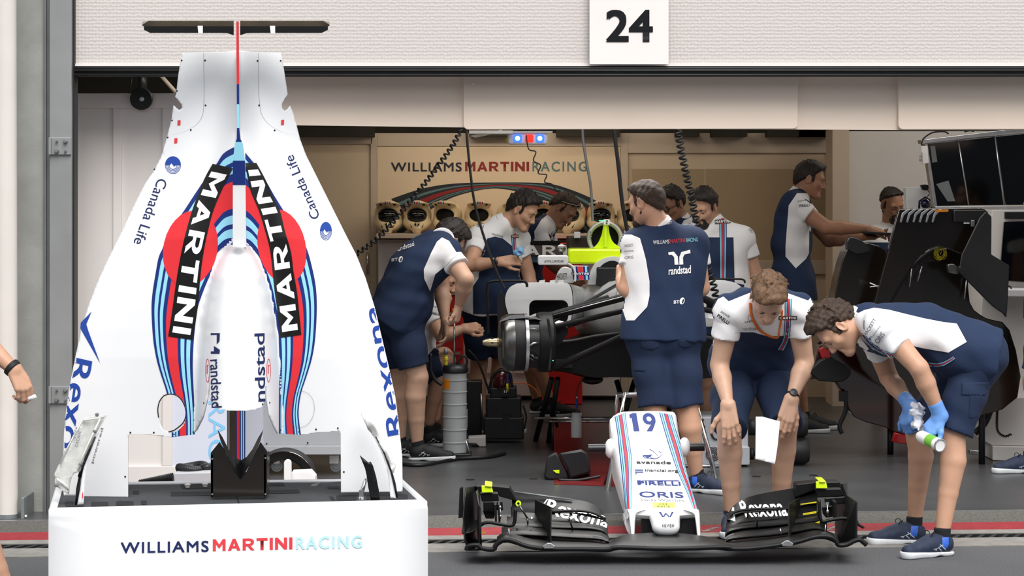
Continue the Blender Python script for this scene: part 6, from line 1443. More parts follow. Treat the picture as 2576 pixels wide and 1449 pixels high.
# cockpit surround and head rest
sq = bez([(1478, 716), (1483, 690), (1496, 666), (1516, 652), (1540, 646), (1562, 650), (1580, 664), (1594, 690), (1600, 716)], 5)
bm = NB(); loft(bm, [[P(x, y, 15.1) for x, y in sq], [P(1540+(x-1540)*1.02, y-2, 15.25) for x, y in sq], [P(1540+(x-1540)*.95, y, 15.8) for x, y in sq]]); cp('cockpit_surround', bm, 'car_white', smooth=60)
iq = bez([(1499, 718), (1502, 690), (1512, 670), (1530, 658), (1548, 657), (1564, 668), (1574, 690), (1578, 718)], 5)
bm = NB(); pprism(bm, iq, 15.07, .04); cp('head_rest', bm, 'gap_black'); bm = NB(); pprism(bm, rrect(1501, 672, 1562, 720, 4), 15.04, .05); cp('head_pad', bm, 'black_plastic', bevel=.01)
# neon roll hoop cover and airbox
bm = NB(); lathe(bm, P(1522, 601, 15.62), (0, 1, 0), [(.088, .1), (.092, -.02), (.108, -.035), (.118, -.02), (.112, .0), (.112, .3), (.09, .5), (.088, .1)], 40); a_ = cp('airbox', bm, 'car_white', smooth=60)
bm = NB(); lathe(bm, P(1522, 601, 15.64), (0, 1, 0), [(.001, 0), (.09, 0), (.09, .01)], 40); cp('airbox_mouth', bm, 'gap_black', a_)
bm = NB(); pprism(bm, rrect(1429, 626, 1582, 664, 9), 15.3, .3); cp('neon_headrest', bm, 'neon_body', smooth=40, bevel=.012)
sp_ = [(1519, 562), (1529, 562), (1534, 590), (1545, 612), (1572, 628), (1578, 640), (1470, 640), (1488, 627), (1504, 612), (1514, 590)]
bm = NB(); pprism(bm, bez(sp_, 3), 15.52, .05); cp('neon_pillar', bm, 'neon_body', smooth=50, bevel=.01)
bm = NB(); pbox(bm, 1520, 565, 1526, 622, 15.49, .05); cp('pillar_rib', bm, 'neon_body', bevel=.004)
bm = NB(); pbox(bm, 1519, 552, 1534, 566, 15.48, .08); cb2 = cp('camera_pod', bm, 'white_paint', bevel=.004)
bm = NB(); ellip(bm, P(1527, 556, 15.475), (.006, .006, .006)); ellip(bm, P(1526, 562, 15.475), (.005, .005, .005)); cp('camera_lens', bm, 'black_plastic', cb2)
bm = NB(); 
for k in range(5): ellip(bm, P(1508+k*2.6, 555, 15.48), (.0028,)*3)
cp('status_leds', bm, 'led_green')
letters('HACKETT', lambda x, y: P(x, y, 15.49), (1489, 604), (6, -20), (-10, -2), 'black_ink', car)
# engine bay box, small disc, rear wing
bm = NB(); pbox(bm, 1429, 597, 1487, 627, 16.2, .5); cp('radiator_box', bm, 'dirty_brown', bevel=.006)
bm = NB(); pbox(bm, 1444, 583, 1460, 599, 16.15, .03); cp('tether_lug', bm, 'white_paint', bevel=.004)
bm = NB(); pbox(bm, 1570, 580, 1584, 600, 16.15, .03); cp('tether_lug', bm, 'white_paint', bevel=.004)
bm = NB(); lathe(bm, P(1412, 625, 16.0), (0, -1, 0), [(.03, -.03), (.03, .02), (.02, .025), (.001, .025)], 24); cp('fan_cap', bm, 'chrome', smooth=40)
bm = NB(); loft(bm, [[P(x, 614, 17.2), P(x, 642, 17.0), P(x, 645, 17.0), P(x, 619, 17.25)] for x in (1258, 1540)]); rw = cp('rear_wing', bm, 'carbon')
bm = NB(); prism(bm, [P(1262, 606, 17.1), P(1262, 648, 16.9), P(1262, 720, 17.3), P(1262, 606, 17.5)], (.012, 0, 0)); prism(bm, [P(1540, 606, 17.1), P(1540, 648, 16.9), P(1540, 720, 17.3), P(1540, 606, 17.5)], (.012, 0, 0)); cp('rear_end_plate', bm, 'carbon')
bm = NB(); pbox(bm, 1280, 606, 1410, 614, 17.2, .03); cp('wing_flap', bm, 'carbon', rw)
ws = bvh_s(bvh_of([rw]), .003); art(warp(btext('MARTINI', .2), affine((1276, 641), (236, 0), (0, -24))), ws, 'lettering', 'ink_white', rw, 10)
bm = NB(); pbox(bm, 1326, 644, 1353, 660, 17.1, .02); cp('wing_strip', bm, 'ink_sky', rw)
# mirror with stalk, side winglet and dash panel
bm = NB(); pprism(bm, rrect(1353, 642, 1430, 667, 6), 14.95, .06); mi = cp('mirror', bm, 'car_white', bevel=.008, smooth=50)
letters('#WILLIAMS40', plane_s(14.947), (1369, 661), (49, 0), (0, -7), 'black_ink', mi)
bm = NB(); tube(bm, [P(x, y, 15.0) for x, y in bez([(1424, 662), (1440, 670), (1447, 688), (1446, 708)], 5)], .012, 10, flat=.6); cp('mirror_stalk', bm, 'car_white', smooth=60)
bm = NB(); pprism(bm, bez([(1395, 712), (1402, 688), (1416, 672), (1436, 676), (1445, 694), (1443, 712)], 4), 15.1, .05); ww = cp('side_winglet', bm, 'car_white', bevel=.006, smooth=50)
letters('HACKETT', plane_s(15.097), (1402, 704), (26, -1), (-2, -16), 'black_ink', ww)
bm = NB(); pprism(bm, [(1436, 668), (1480, 669), (1484, 704), (1442, 706)], 15.02, .03); dp_ = cp('dash_panel', bm, 'car_white', bevel=.003)
f = lambda u, v: P(1436+46*u+3*v, 669+36*v, 15.017)
for u0, u1, m in ((.06, .14, 'm_navy'), (.14, .26, 'm_blue'), (.26, .36, 'm_navy'), (.38, .64, 'm_red'), (.66, .76, 'm_navy'), (.76, .88, 'm_blue'), (.88, .96, 'm_navy')): art(fill2d([[(u0, .03), (u1, .03), (u1, .97), (u0, .97)]]), f, 'stripe', m, dp_)
art(fill2d([[(0, .45), (1, .45), (1, .64), (0, .64)]]), lambda u, v: f(u, v)+V(0, -.001, 0), 'label_band', 'm_navy', dp_); art(warp(btext('MARTINI', .2), lambda u, v: (.05+.9*u, .62-.15*v)), lambda u, v: f(u, v)+V(0, -.002, 0), 'lettering', 'ink_white', dp_)
# floor and keel
fl_ = [(1388, 862), (1440, 856), (1500, 846), (1560, 838), (1640, 835), (1760, 838), (1850, 850), (1870, 870), (1865, 930), (1800, 950), (1700, 952), (1560, 948), (1500, 950), (1450, 938), (1400, 930), (1380, 910)]
bm = NB(); loft(bm, [[P(x, y, 14.5) for x, y in bez(fl_+[fl_[0]], 3)[:-1]], [P(1570+(x-1600)*.95, y, 15.2) for x, y in bez(fl_+[fl_[0]], 3)[:-1]], [P(1535+(x-1600)*.6, y-4, 15.75) for x, y in bez(fl_+[fl_[0]], 3)[:-1]], [P(1500+(x-1600)*.4, y-8, 17.0) for x, y in bez(fl_+[fl_[0]], 3)[:-1]]]); cp('floor_pan', bm, 'carbon_matt', smooth=50)
bm = NB(); tube(bm, [P(x, y, 14.48) for x, y in bez([(1380, 862), (1440, 858), (1500, 846), (1580, 836)], 5)], .012, 8); cp('floor_edge', bm, 'black_rubber')
bm = NB(); ellip(bm, P(1490, 955, 15.0), (.07, .1, .03)); cp('skid_block', bm, 'black_plastic')
bm = NB(); pbox(bm, 1395, 905, 1440, 925, 14.45, .1); cp('splitter_box', bm, 'black_plastic')
# front corner without its wheel
hb = node('front_hub', P(1310, 861, 14.0), car)
HC = P(1300, 861, 14.0); axd = V(-.995, -.1, 0)
px_ = lambda x: (1300-x)/F*14.0
def ring_x(prof, m, nm, n=40): bm = NB(); lathe(bm, HC, axd, [(r, px_(x)) for r, x in prof], n); return obj(nm, bm, m, hb, smooth=40)
ring_x([(.001, 1213), (.012, 1214), (.021, 1222), (.026, 1236), (.026, 1250)], 'bronze', 'axle_tip'); ring_x([(.024, 1250), (.03, 1251), (.03, 1256), (.027, 1258), (.027, 1262), (.03, 1263), (.03, 1268), (.034, 1270), (.036, 1292), (.06, 1294)], 'bronze', 'axle')
for k in range(6):
    a = k*PI/3; bm = NB(); c = HC+axd*px_(1238)+V(0, math.cos(a), math.sin(a))*.026; ellip(bm, c, (.008, .005, .005)); obj('drive_peg', bm, 'black_plastic', hb)
ring_x([(.06, 1262), (.12, 1256), (.15, 1262), (.165, 1274), (.17, 1290), (.15, 1291), (.14, 1276), (.1, 1270), (.06, 1275)], 'steel_shine', 'hub_drum'); ring_x([(.04, 1288), (.165, 1288), (.168, 1292), (.168, 1314), (.165, 1317), (.04, 1317)], 'black_rubber', 'brake_disc')
ring_x([(.1, 1317), (.172, 1317), (.172, 1325), (.16, 1327), (.1, 1327)], 'alu', 'brake_ring'); ring_x([(.1, 1327), (.15, 1328), (.155, 1356), (.1, 1358)], 'black_plastic', 'caliper_body'); ring_x([(.1, 1350), (.172, 1352), (.178, 1360), (.178, 1386), (.16, 1392), (.05, 1394)], 'carbon_matt', 'brake_duct')
rg = random.Random(4)
for k in range(14):
    a = rg.uniform(-2.2, 2.2)-PI/2; c0 = HC+V(0, math.cos(a), math.sin(a))*.16; bm = NB()
    c1 = c0+axd*px_(1328+rg.random()*6); c2 = c0+axd*px_(1345+rg.random()*10)+V(0, rg.uniform(-.02, 0), rg.uniform(-.03, .03)); tube(bm, [c1, c1.lerp(c2, .5)+V(0, -.015, .01), c2], rg.choice((.004, .006, .003)), 8); obj('brake_line', bm, rg.choice(('alu', 'black_plastic', 'steel_shine', 'black_plastic')), hb)
bm = NB(); tube(bm, [P(x, y, 13.85) for x, y in bez([(1378, 800), (1384, 840), (1386, 880), (1381, 935)], 5)], .008, 8); obj('duct_trim', bm, 'black_rubber', hb)
bm = NB(); ellip(bm, P(1391, 907, 13.84), (.003,)*3); obj('status_led', bm, 'led_green', hb)
bm = NB(); pprism(bm, bez([(1256, 810), (1285, 795), (1340, 798), (1362, 806), (1330, 800), (1282, 803)], 4), 13.9, .05); obj('duct_scoop', bm, 'alu', hb)
# suspension arms
for a, b, ya, yb, r, m in (((1345, 806), (1592, 742), 14.0, 13.9, .014, 'carbon_matt'), ((1350, 802), (1530, 748), 14.0, 14.3, .010, 'carbon_matt'), ((1395, 822), (1592, 776), 13.95, 13.95, .010, 'carbon_matt'), ((1385, 812), (1560, 712), 14.05, 14.6, .007, 'black_plastic'), ((1395, 925), (1600, 830), 14.05, 14.0, .012, 'carbon_matt'), ((1752, 742), (1850, 790), 13.9, 14.0, .014, 'carbon_matt'), ((1752, 775), (1880, 800), 13.9, 14.0, .01, 'carbon_matt'), ((1745, 845), (1870, 872), 14.0, 14.05, .012, 'carbon_matt')):
    bm = NB(); tube(bm, [P(*a, ya), P(*b, yb)], r, 12, flat=1.6); obj('suspension_arm', bm, m, car, smooth=60)
bm = NB(); tube(bm, [P(1352, 803, 13.97), P(1590, 740, 13.87)], .003, 6); obj('arm_edge', bm, 'alu', car)
bm = NB(); pprism(bm, bez([(1390, 832), (1420, 822), (1430, 835), (1412, 862), (1392, 870)], 4), 14.0, .06); obj('upright_cover', bm, 'carbon_matt', car)
# ---- trestles, rails, stands
ts = thing('car_trestle', 'black tubular trestle carrying the car floor behind the left front hub', 'trestle', P(1365, 1112, FY(1112)))
for a, b, ya in (((1388, 952), (1347, 1110), 15.5), ((1403, 952), (1380, 1114), 15.4), ((1597, 956), (1560, 1080), 15.5), ((1551, 956), (1572, 1030), 15.9)):
    bm = NB(); rod(bm, P(*a, ya), P(*b, FY(b[1]) if b[1] > 1100 else ya), .018); obj('leg', bm, 'black_plastic', ts)
bm = NB(); tube(bm, [P(1402, 1075, 15.6), P(1385, 1000, 15.6), P(1352, 1095, 15.6)][:2], .01, 8); obj('brace', bm, 'black_plastic', ts)
nt_ = thing('nose_trestle', 'polished chrome trestle with splayed legs standing before the car nose', 'trestle', P(1660, 1236, 13.3))
for a, b in (((1572, 988), (1527, 1236)), ((1742, 980), (1808, 1230))):
    bm = NB(); rod(bm, P(*a, 13.45), P(*b, 13.3), .014); obj('leg', bm, 'chrome', nt_)
bm = NB(); tube(bm, [P(1550, 1060, 13.8), P(1552, 996, 13.8), P(1600, 994, 13.8)], .014, 12); obj('front_loop', bm, 'chrome', nt_); bm = NB(); rod(bm, P(1552, 992, 13.45), P(1745, 990, 13.45), .012); obj('crossbar', bm, 'chrome', nt_)
bm = NB(); rod(bm, P(1520, 1234, 13.55), P(1545, 1166, 13.5), .018); obj('rear_leg', bm, 'black_plastic', nt_)
jr = thing('jack_rails', 'pair of thin chrome jack rails low under the car', 'jack', P(1450, 1090, 15.6))
for y, x0 in ((1052, 1345), (1060, 1382)):
    bm = NB(); rod(bm, P(x0, y, 15.3), P(1560, y, 15.3), .008); obj('rail', bm, 'chrome', jr)
for x in (1390, 1550):
    bm = NB(); rod(bm, P(x, 1052, 15.3), P(x, 1133, 15.3), .008); obj('rail_foot', bm, 'black_plastic', jr)
# ================================================================ tools and kit on the garage floor
pm = thing('fluid_pump', 'tall translucent hand pump with orange knob beside the bent person', 'pump', P(1144, 1150, 14.93))
c = P(1144, 1150, 14.93); mz = lambda y: c.z+(1150-y)/F*14.93; rr = 30/F*14.93
prof = [(.001, mz(1137)), (rr, mz(1137))]
for y in (1112, 1080, 1048, 1016, 985, 955): prof += [(rr, mz(y+2)), (rr*1.045, mz(y+1)), (rr*1.045, mz(y-1)), (rr, mz(y-2))]
prof += [(rr*1.0, mz(937)), (.001, mz(937))]
bm = NB(); lathe(bm, (c.x, c.y, 0), (0, 0, 1), prof, 36); obj('cylinder', bm, 'milky', pm, smooth=40)
bm = NB(); lathe(bm, (c.x, c.y, 0), (0, 0, 1), [(rr*1.0, mz(938)), (rr*1.14, mz(934)), (rr*1.14, mz(926)), (rr*.95, mz(918)), (rr*.5, mz(914)), (.001, mz(913))], 36); obj('cap', bm, 'black_plastic', pm, smooth=40)
bm = NB(); box(bm, (c.x+.01, c.y, mz(1144)), (.19, .19, mz(1138)-mz(1150))); obj('base', bm, 'black_plastic', pm, bevel=.006)
bm = NB(); rod(bm, P(1143, 786, 14.93), P(1143, 915, 14.93), .0055); kn = obj('plunger_rod', bm, 'chrome', pm)
bm = NB(); ellip(bm, P(1141, 782, 14.92), (.014, .014, .016)); obj('knob', bm, 'orange', kn)
sb_ = bvh_s(bvh_of([bpy.data.objects['cylinder']]), .002); art(fill2d([[(1114.5, 953), (1132, 953), (1132, 979), (1114.5, 979)]]), sb_, 'orange_label', 'orange_tag', pm, 4)
bm = NB(); tube(bm, [P(x, y, 14.85) for x, y in bez([(1112, 968), (1095, 955), (1084, 930), (1083, 890)], 5)], .012, 8); tube(bm, [P(x, y, 14.9) for x, y in bez([(1150, 916), (1165, 895), (1175, 905), (1172, 925)], 5)], .008, 8); obj('hose', bm, 'hose', pm)
bm = NB(); lathe(bm, P(1122, 918, 14.9), (0, 0, 1), [(.01, 0), (.01, .03), (.014, .032), (.014, .045), (.009, .05), (.009, .09), (.001, .09)], 14); vv = obj('valve', bm, 'yellow', pm)
bm = NB(); rod(bm, P(1122, 892, 14.9), P(1121, 878, 14.9), .012); obj('valve_tip', bm, 'steel_dark', vv)
bm = NB(); rod(bm, P(1172, 1108, 14.9), P(1184, 1146, 14.9), .004); obj('wire_foot', bm, 'alu', pm)
ty = thing('drip_tray', 'white plastic drip tray on the floor beside the pump', 'tray', P(1198, 1126, FY(1126)))
bm = NB(); pprism(bm, [(1178, 1100), (1222, 1098), (1222, 1124), (1206, 1124), (1198, 1116), (1178, 1115)], 15.5, .12); obj('tray', bm, 'white_plate', ty, bevel=.006)
b1 = thing('black_case', 'tall narrow black case standing behind the pump', 'case', P(1192, 1104, FY(1104)))
bm = NB(); pprism(bm, rrect(1172, 958, 1212, 1100, 3), 16.0, .12); obj('case', bm, 'black_plastic', b1, bevel=.01); bm = NB(); pbox(bm, 1170, 1030, 1176, 1076, 15.985, .02); obj('white_label', bm, 'white_plate', b1)
bm = NB(); rod(bm, P(1210, 990, 15.99), P(1214, 1060, 15.99), .006); obj('latch_strip', bm, 'alu', b1)
b2 = thing('bleed_machine', 'black service machine with round dark red tank and hoses under the front hub', 'machine', P(1265, 1108, FY(1108)))
bm = NB(); pprism(bm, rrect(1222, 1000, 1312, 1106, 4), 15.75, .24); pprism(bm, rrect(1216, 1050, 1318, 1106, 4), 15.72, .26); obj('cabinet', bm, 'black_plastic', b2, bevel=.012)
bm = NB(); pbox(bm, 1232, 975, 1300, 1002, 15.76, .2); obj('top_deck', bm, 'black_plastic', b2, bevel=.01)
bm = NB(); ellip(bm, P(1262, 958, 15.8), (.06, .06, .085), seg=24); obj('red_tank', bm, mat('dark_wine', '#4A1018', .2, coat=.6), b2)
bm = NB(); lathe(bm, P(1270, 985, 15.74), (0, -1, 0), [(.03, 0), (.03, .01), (.001, .01)], 24); obj('gauge', bm, 'black_rubber', b2); bm = NB(); pbox(bm, 1264, 1045, 1282, 1075, 15.715, .01); obj('panel_door', bm, 'black_rubber', b2)
art(fill2d([[(1268, 982), (1270, 982), (1270, 988), (1268, 988)], [(1273, 981), (1275, 981), (1275, 988), (1273, 988)]]), plane_s(15.727), 'gauge_marks', 'ink_white', b2)
for pts, r, m in (([(1230, 990), (1238, 950), (1258, 932), (1282, 940), (1288, 975)], .009, 'hose'), ([(1290, 963), (1320, 964), (1345, 978), (1356, 996)], .004, 'orange'), ([(1277, 972), (1277, 940)], .007, 'led_cord'), ([(1316, 1020), (1324, 1050), (1316, 1085)], .006, 'hose'), ([(1230, 985), (1215, 940), (1200, 905), (1178, 880)], .007, 'hose')):
    if m == 'led_cord': m = 'ink_blue'
    bm = NB(); tube(bm, [P(x, y, 15.65) for x, y in bez(pts, 6)], r, 8); obj('hose', bm, m, b2)
bm = NB(); rod(bm, P(1276, 965, 15.64), P(1277, 985, 15.64), .008); obj('connector', bm, 'yellow', b2)
fh = []
for k in range(30):
    x = 1010+260*k/29; y = 1172+4*math.sin(k*.3)-(k/29)**2*30; Y = FY(y); fh.append(P(x, y, Y)+V(0, 0, .012))
bm = NB(); tube(bm, fh, .011, 8); obj('floor_cable', bm, 'hose', label='black air hose lying across the garage floor below the pump', cat='hose')
bt = thing('catch_bottle', 'grey plastic catch bottle hanging by a thin hose under the car floor', 'bottle', P(1450, 1100, 14.9))
cz = P(1450, 1100, 14.9); k_ = 14.9/F
bm = NB(); lathe(bm, cz, (0, 0, 1), [(.001, 0), (13*k_, 0), (13.5*k_, 3*k_), (13.5*k_, 48*k_), (11*k_, 54*k_), (11*k_, 62*k_), (.001, 62*k_)], 24); obj('bottle', bm, 'milky', bt, smooth=40)
bm = NB(); tube(bm, [P(x, y, 14.9) for x, y in bez([(1450, 1040), (1450, 1000), (1456, 970), (1472, 945)], 6)], .004, 8); obj('hose', bm, 'dirty_brown', bt)
bm = NB(); rod(bm, P(1451, 1005, 14.9), P(1451, 1025, 14.9), .008); obj('connector', bm, 'ink_blue', bt); bm = NB(); rod(bm, P(1451, 996, 14.9), P(1451, 1003, 14.9), .006); obj('fitting', bm, 'alu', bt)
bg_ = thing('wedge_pad', 'black padded wedge bag with small neon mark on the floor left of the nose', 'bag', P(1430, 1208, 13.8))
bm = NB(); loft(bm, [[P(x, y, Y) for x, y in ((1368, 1200), (1376, 1148), (1400, 1136), (1430, 1190), (1432, 1206), (1380, 1208))] for Y in (13.75, 14.1)]); obj('front_pad', bm, 'black_rubber', bg_, bevel=.012, smooth=40)
bm = NB(); loft(bm, [[P(x, y, Y) for x, y in ((1405, 1140), (1462, 1130), (1480, 1140), (1487, 1190), (1432, 1206), (1426, 1180))] for Y in (13.72, 14.05)]); obj('rear_pad', bm, 'black_plastic', bg_, bevel=.014, smooth=40)
art(fill2d([[(1391, 1183), (1407, 1182), (1407, 1191), (1399, 1190)]]), plane_s(13.735), 'neon_mark', 'neon', bg_)
bm = NB(); tube(bm, [P(x, y, 13.7) for x, y in bez([(1405, 1207), (1450, 1208), (1490, 1202), (1510, 1198)], 5)], .009, 8); obj('strap', bm, 'hose', bg_)
gm = thing('grey_trolley', 'light grey machine trolley with round fan grille behind the leaning person\'s legs', 'machine', P(1795, 1178, 14.4))
bm = NB(); pprism(bm, rrect(1750, 1050, 1882, 1128, 4), 14.45, .4); obj('upper_case', bm, 'grey_box', gm, bevel=.006); bm = NB(); pprism(bm, rrect(1700, 1124, 1886, 1170, 4), 14.4, .45); obj('lower_case', bm, 'grey_box', gm, bevel=.006)
bm = NB()
for r in (.012, .022, .032, .042): tube(bm, [P(1794, 1142, 14.39)+V(r*math.cos(2*PI*k/28), 0, r*math.sin(2*PI*k/28)) for k in range(28)], .0025, 6, closed=True)
obj('fan_grille', bm, 'black_plastic', gm); bm = NB(); tube(bm, [P(1802, 1085, 14.44)+V(.03*math.cos(2*PI*k/28), 0, .05*math.sin(2*PI*k/28)) for k in range(28)], .006, 6, closed=True); obj('handle_ring', bm, 'black_plastic', gm)
for x, y in ((1770, 1056), (1773, 1073), (1766, 1164), (1850, 1060)): bm = NB(); lathe(bm, P(x, y, 14.4 if y > 1124 else 14.45), (0, -1, 0), [(.004, 0), (.004, .003), (.001, .003)], 10); obj('screw', bm, 'black_plastic', gm)
bm = NB(); rod(bm, P(1700, 1171, 14.38), P(1830, 1173, 14.38), .008); obj('rail', bm, 'chrome', gm)
bm = NB(); rod(bm, P(1883, 1075, 14.6), P(1904, 1075, 14.6), .05); rod(bm, P(1886, 1142, 14.6), P(1896, 1142, 14.6), .035); rod(bm, P(1896, 1140, 14.6), P(1903, 1140, 14.6), .015); obj('motor', bm, 'black_rubber', gm)
bm = NB()
for x, y in ((1720, 1200), (1870, 1200)): p_ = P(x, 1178, 14.6); lathe(bm, V(p_.x-.015, p_.y, .022), (1, 0, 0), [(.001, 0), (.022, 0), (.022, .03), (.001, .03)], 16)
pbox(bm, 1705, 1170, 1880, 1176, 14.45, .3); obj('castors', bm, 'black_rubber', gm)
rl = thing('rubber_roller', 'pair of stacked black rubber rollers right of the leaning person', 'roller', P(2000, 1170, 14.5))
for x, y, r in ((1996, 1068, 33), (2000, 1133, 36)):
    bm = NB(); lathe(bm, P(x-40, y, 14.5), (1, 0, 0), [(.001, 0), (r*.8/F*14.5, 0), (r/F*14.5, .03), (r/F*14.5, .15), (r*.8/F*14.5, .18), (.001, .18)], 28); obj('roller', bm, 'black_rubber', rl, smooth=40)
rb = thing('red_tool_chest', 'bright red tool chest against the back wall behind the crouching person', 'tool chest', P(1130, 1000, 18.6))
bm = NB(); pbox(bm, 1085, 690, 1165, 1021, 18.4, .4); obj('chest', bm, 'red_box', rb, bevel=.01)
for y in (735, 785, 835, 885): bm = NB(); pbox(bm, 1088, y, 1162, y+42, 18.385, .015); dw = obj('drawer', bm, 'red_box', rb, bevel=.003); bm = NB(); pbox(bm, 1092, y+2, 1158, y+7, 18.37, .015); obj('drawer_handle', bm, 'alu', dw)
rb2 = thing('red_cabinet', 'orange red cabinet behind the rear wing below the helmet shelf', 'cabinet', P(1420, 1000, 18.6))
bm = NB(); pbox(bm, 1360, 612, 1465, 1018, 18.5, .35); obj('body', bm, 'red_box', rb2, bevel=.01); bm = NB(); pbox(bm, 1364, 640, 1461, 720, 18.485, .015); obj('door', bm, 'red_box', rb2, bevel=.003)
# ================================================================ helmets on the shelf
YH = 18.95; hz_ = P(1, 588, YH).z
H = Field(); H.ell((0, .01, .16), (.112, .135, .108), k=.03); H.ell((0, .0, .1), (.1, .12, .085), k=.04); H.ell((0, -.035, .075), (.085, .11, .062), k=.04)
for s_ in (-1, 1): H.cone((s_*.085, -.04, .085), (s_*.02, -.165, .045), .026, .022, k=.03)
H.cone((0, -.165, .02), (0, -.172, .075), .02, .016, k=.03); H.cone((0, -.15, .01), (0, -.1, .012), .02, .03, k=.03)
r_ = np.array(Matrix.Rotation(R(-14), 3, 'X')); H.ell((0, -.095, .233), (.098, .085, .016), r_, k=.03); H.ell((0, -.12, .235), (.03, .07, .022), r_, k=.02)
H.ell((0, -.14, .15), (.1, .1, .056), k=.01, op=1); H.ell((0, .0, .15), (.088, .11, .085), k=.012, op=1); H.cut((0, 0, .004), (0, 0, -1), .004)
hp = P(977, 588, YH); hmx = Matrix.Translation(hp)
he = thing('crash_helmet', 'cream crash helmet with dark goggles, leftmost on the shelf', 'helmet', hp, 'cream crash helmets on the shelf')
sh_ = net_obj('shell', [H.xf(hmx).mesh(.0055)], 'cream', he)
bm = NB(); ellip(bm, hp+V(0, .0, .15), (.09, .112, .087)); obj('liner', bm, 'gap_black', he)
ss_ = bvh_s(bvh_of([sh_]), .002); K = YH/F; hx = lambda x, z: (CX+(hp.x+x)*F/(YH-.12), HY+(CH-hp.z-z)*F/(YH-.12))
for x0, x1, m in ((-.022, -.014, 'm_navy'), (-.014, -.008, 's_blue'), (-.008, .008, 's_red'), (.008, .014, 's_blue'), (.014, .022, 'm_navy')): art(fill2d([[hx(x0, .238), hx(x1, .238), hx(x1, .266), hx(x0, .266)]]), ss_, 'stripe', m, he, 3)
for s in (-1, 1):
    art(fill2d([[hx(s*.004, .058), hx(s*.02, .072), hx(s*.022, .088), hx(s*.005, .1)]]), ss_, 'vent', 'gap_black', he, 3); art(fill2d([[hx(s*.035, .05), hx(s*.05, .075), hx(s*.055, .08), hx(s*.045, .05)]]), ss_, 'vent', 'gap_black', he, 3); art(fill2d([circ(*hx(s*.055, .232), 3.4, 2.2)]), ss_, 'vent', 'gap_black', he, 3)
def goggles(par, o):
    bm = NB(); tube(bm, [o+V(.07*math.copysign(abs(math.cos(2*PI*k/28))**.6, math.cos(2*PI*k/28)), -.125+.03*abs(math.cos(2*PI*k/28))**2, .145+.036*math.copysign(abs(math.sin(2*PI*k/28))**.7, math.sin(2*PI*k/28))) for k in range(28)], .006, 8, closed=True); g = obj('goggles', bm, 'black_plastic', par, smooth=60)
    bm = NB(); ellip(bm, o+V(0, -.1, .145), (.075, .03, .04)); obj('lens', bm, 'visor', g); return g
spots = [(1050, 590, .0, 'cream crash helmet with clear goggles, second from the left on the shelf', 1), (1126, 590, -.28, 'cream crash helmet with empty eye port, third from the left on the shelf', 0), (1204, 590, .06, 'cream crash helmet with empty eye port behind the shoulder of the wristwatch person', 0), (1286, 590, .3, 'cream crash helmet with raised goggles half behind the wristwatch person\'s head', 1), (1362, 588, .1, 'cream crash helmet between the heads of the wristwatch person and the spectacled person', 0), (1438, 590, -.25, 'cream crash helmet below the face of the spectacled person', 1), (1512, 590, -.05, 'cream crash helmet behind the grey hanging hose and neon airbox', 1), (1588, 586, .1, 'cream crash helmet at the right end of the shelf, left of the lettered back', 0)]
for x, y, rz, lb, gg in spots:
    c_ = copy_tree(he); q = P(x, 588, YH); c_.location = q; c_.rotation_euler.z = rz; c_['label'] = lb
    if gg:
        g0 = goggles(c_, Vector((0, 0, 0))); g0.matrix_parent_inverse = Matrix.Identity(4)
goggles(he, hp)
# ================================================================ hanging cables and signal lamp
sl = thing('signal_lamp', 'white signal light bar with two blue lamps and one red, hanging from the ceiling', 'signal light', P(1327, 332, 16.0))
bm = NB(); pprism(bm, rrect(1276, 333, 1378, 364, 9), 16.0, .08); obj('housing', bm, 'white_plate', sl, bevel=.012, smooth=50)
for x0, m in ((1290, 'led_blue'), (1319, 'led_red'), (1346, 'led_blue')):
    bm = NB(); pprism(bm, rrect(x0+2, 339, x0+23, 358, 4), 15.99, .012); ln_ = obj('lens', bm, m, sl, bevel=.003)
    if m == 'led_blue': bm = NB(); ellip(bm, P(x0+12, 348, 15.985), (.016, .006, .016)); obj('bulb', bm, 'led_core', ln_)
bm = NB(); pbox(bm, 1280, 330, 1390, 334, 15.98, .12); obj('bracket', bm, 'white_plate', sl); bm = NB(); rod(bm, P(1327, 332, 16.05), P(1327, 180, 16.05), .01); obj('drop_rod', bm, 'black_plastic', sl)
bm = NB(); ellip(bm, P(1274, 352, 16.02), (.008, .01, .014)); obj('end_cap', bm, 'yellow', sl)
def cord(nm, lb, pts, Y, r, m='hose', coil_=None):
    q = [P(x, y, Y) for x, y in bez(pts, 6)]; bm = NB()
    if coil_: q = coilpath(q, *coil_); tube(bm, q, r, 6)
    else: tube(bm, q, r, 8)
    return obj(nm, bm, m, label=lb, cat='cable', smooth=60)
cord('coiled_cable', 'black coiled cable slanting from the ceiling to the cover edge on the left', [(1158, 250), (1155, 335), (1100, 420), (1050, 485), (1000, 545), (950, 600), (892, 642)], 14.6, .0062, coil_=(36, .013))
cord('hanging_cable', 'straight black cable hanging in front of the wristwatch person', [(1170, 250), (1174, 335), (1184, 440), (1196, 520), (1222, 610), (1252, 690), (1268, 725)], 14.5, .008)
cord('curly_wire', 'thin curly black wire hanging from the signal light bar', [(1324, 340), (1330, 375), (1348, 382), (1342, 404), (1360, 416), (1354, 436), (1375, 440), (1370, 458), (1388, 463), (1400, 480), (1410, 478)], 15.9, .004)
cord('ribbed_hose', 'grey ribbed hose hanging down to the neon airbox', [(1464, 250), (1466, 340), (1474, 400), (1486, 470), (1491, 556)], 15.6, .009, 'steel_dark')
cord('black_hose', 'thick black hose hanging just left of the lettered back', [(1540, 250), (1546, 335), (1556, 420), (1564, 500), (1574, 560), (1582, 600)], 14.4, .012)
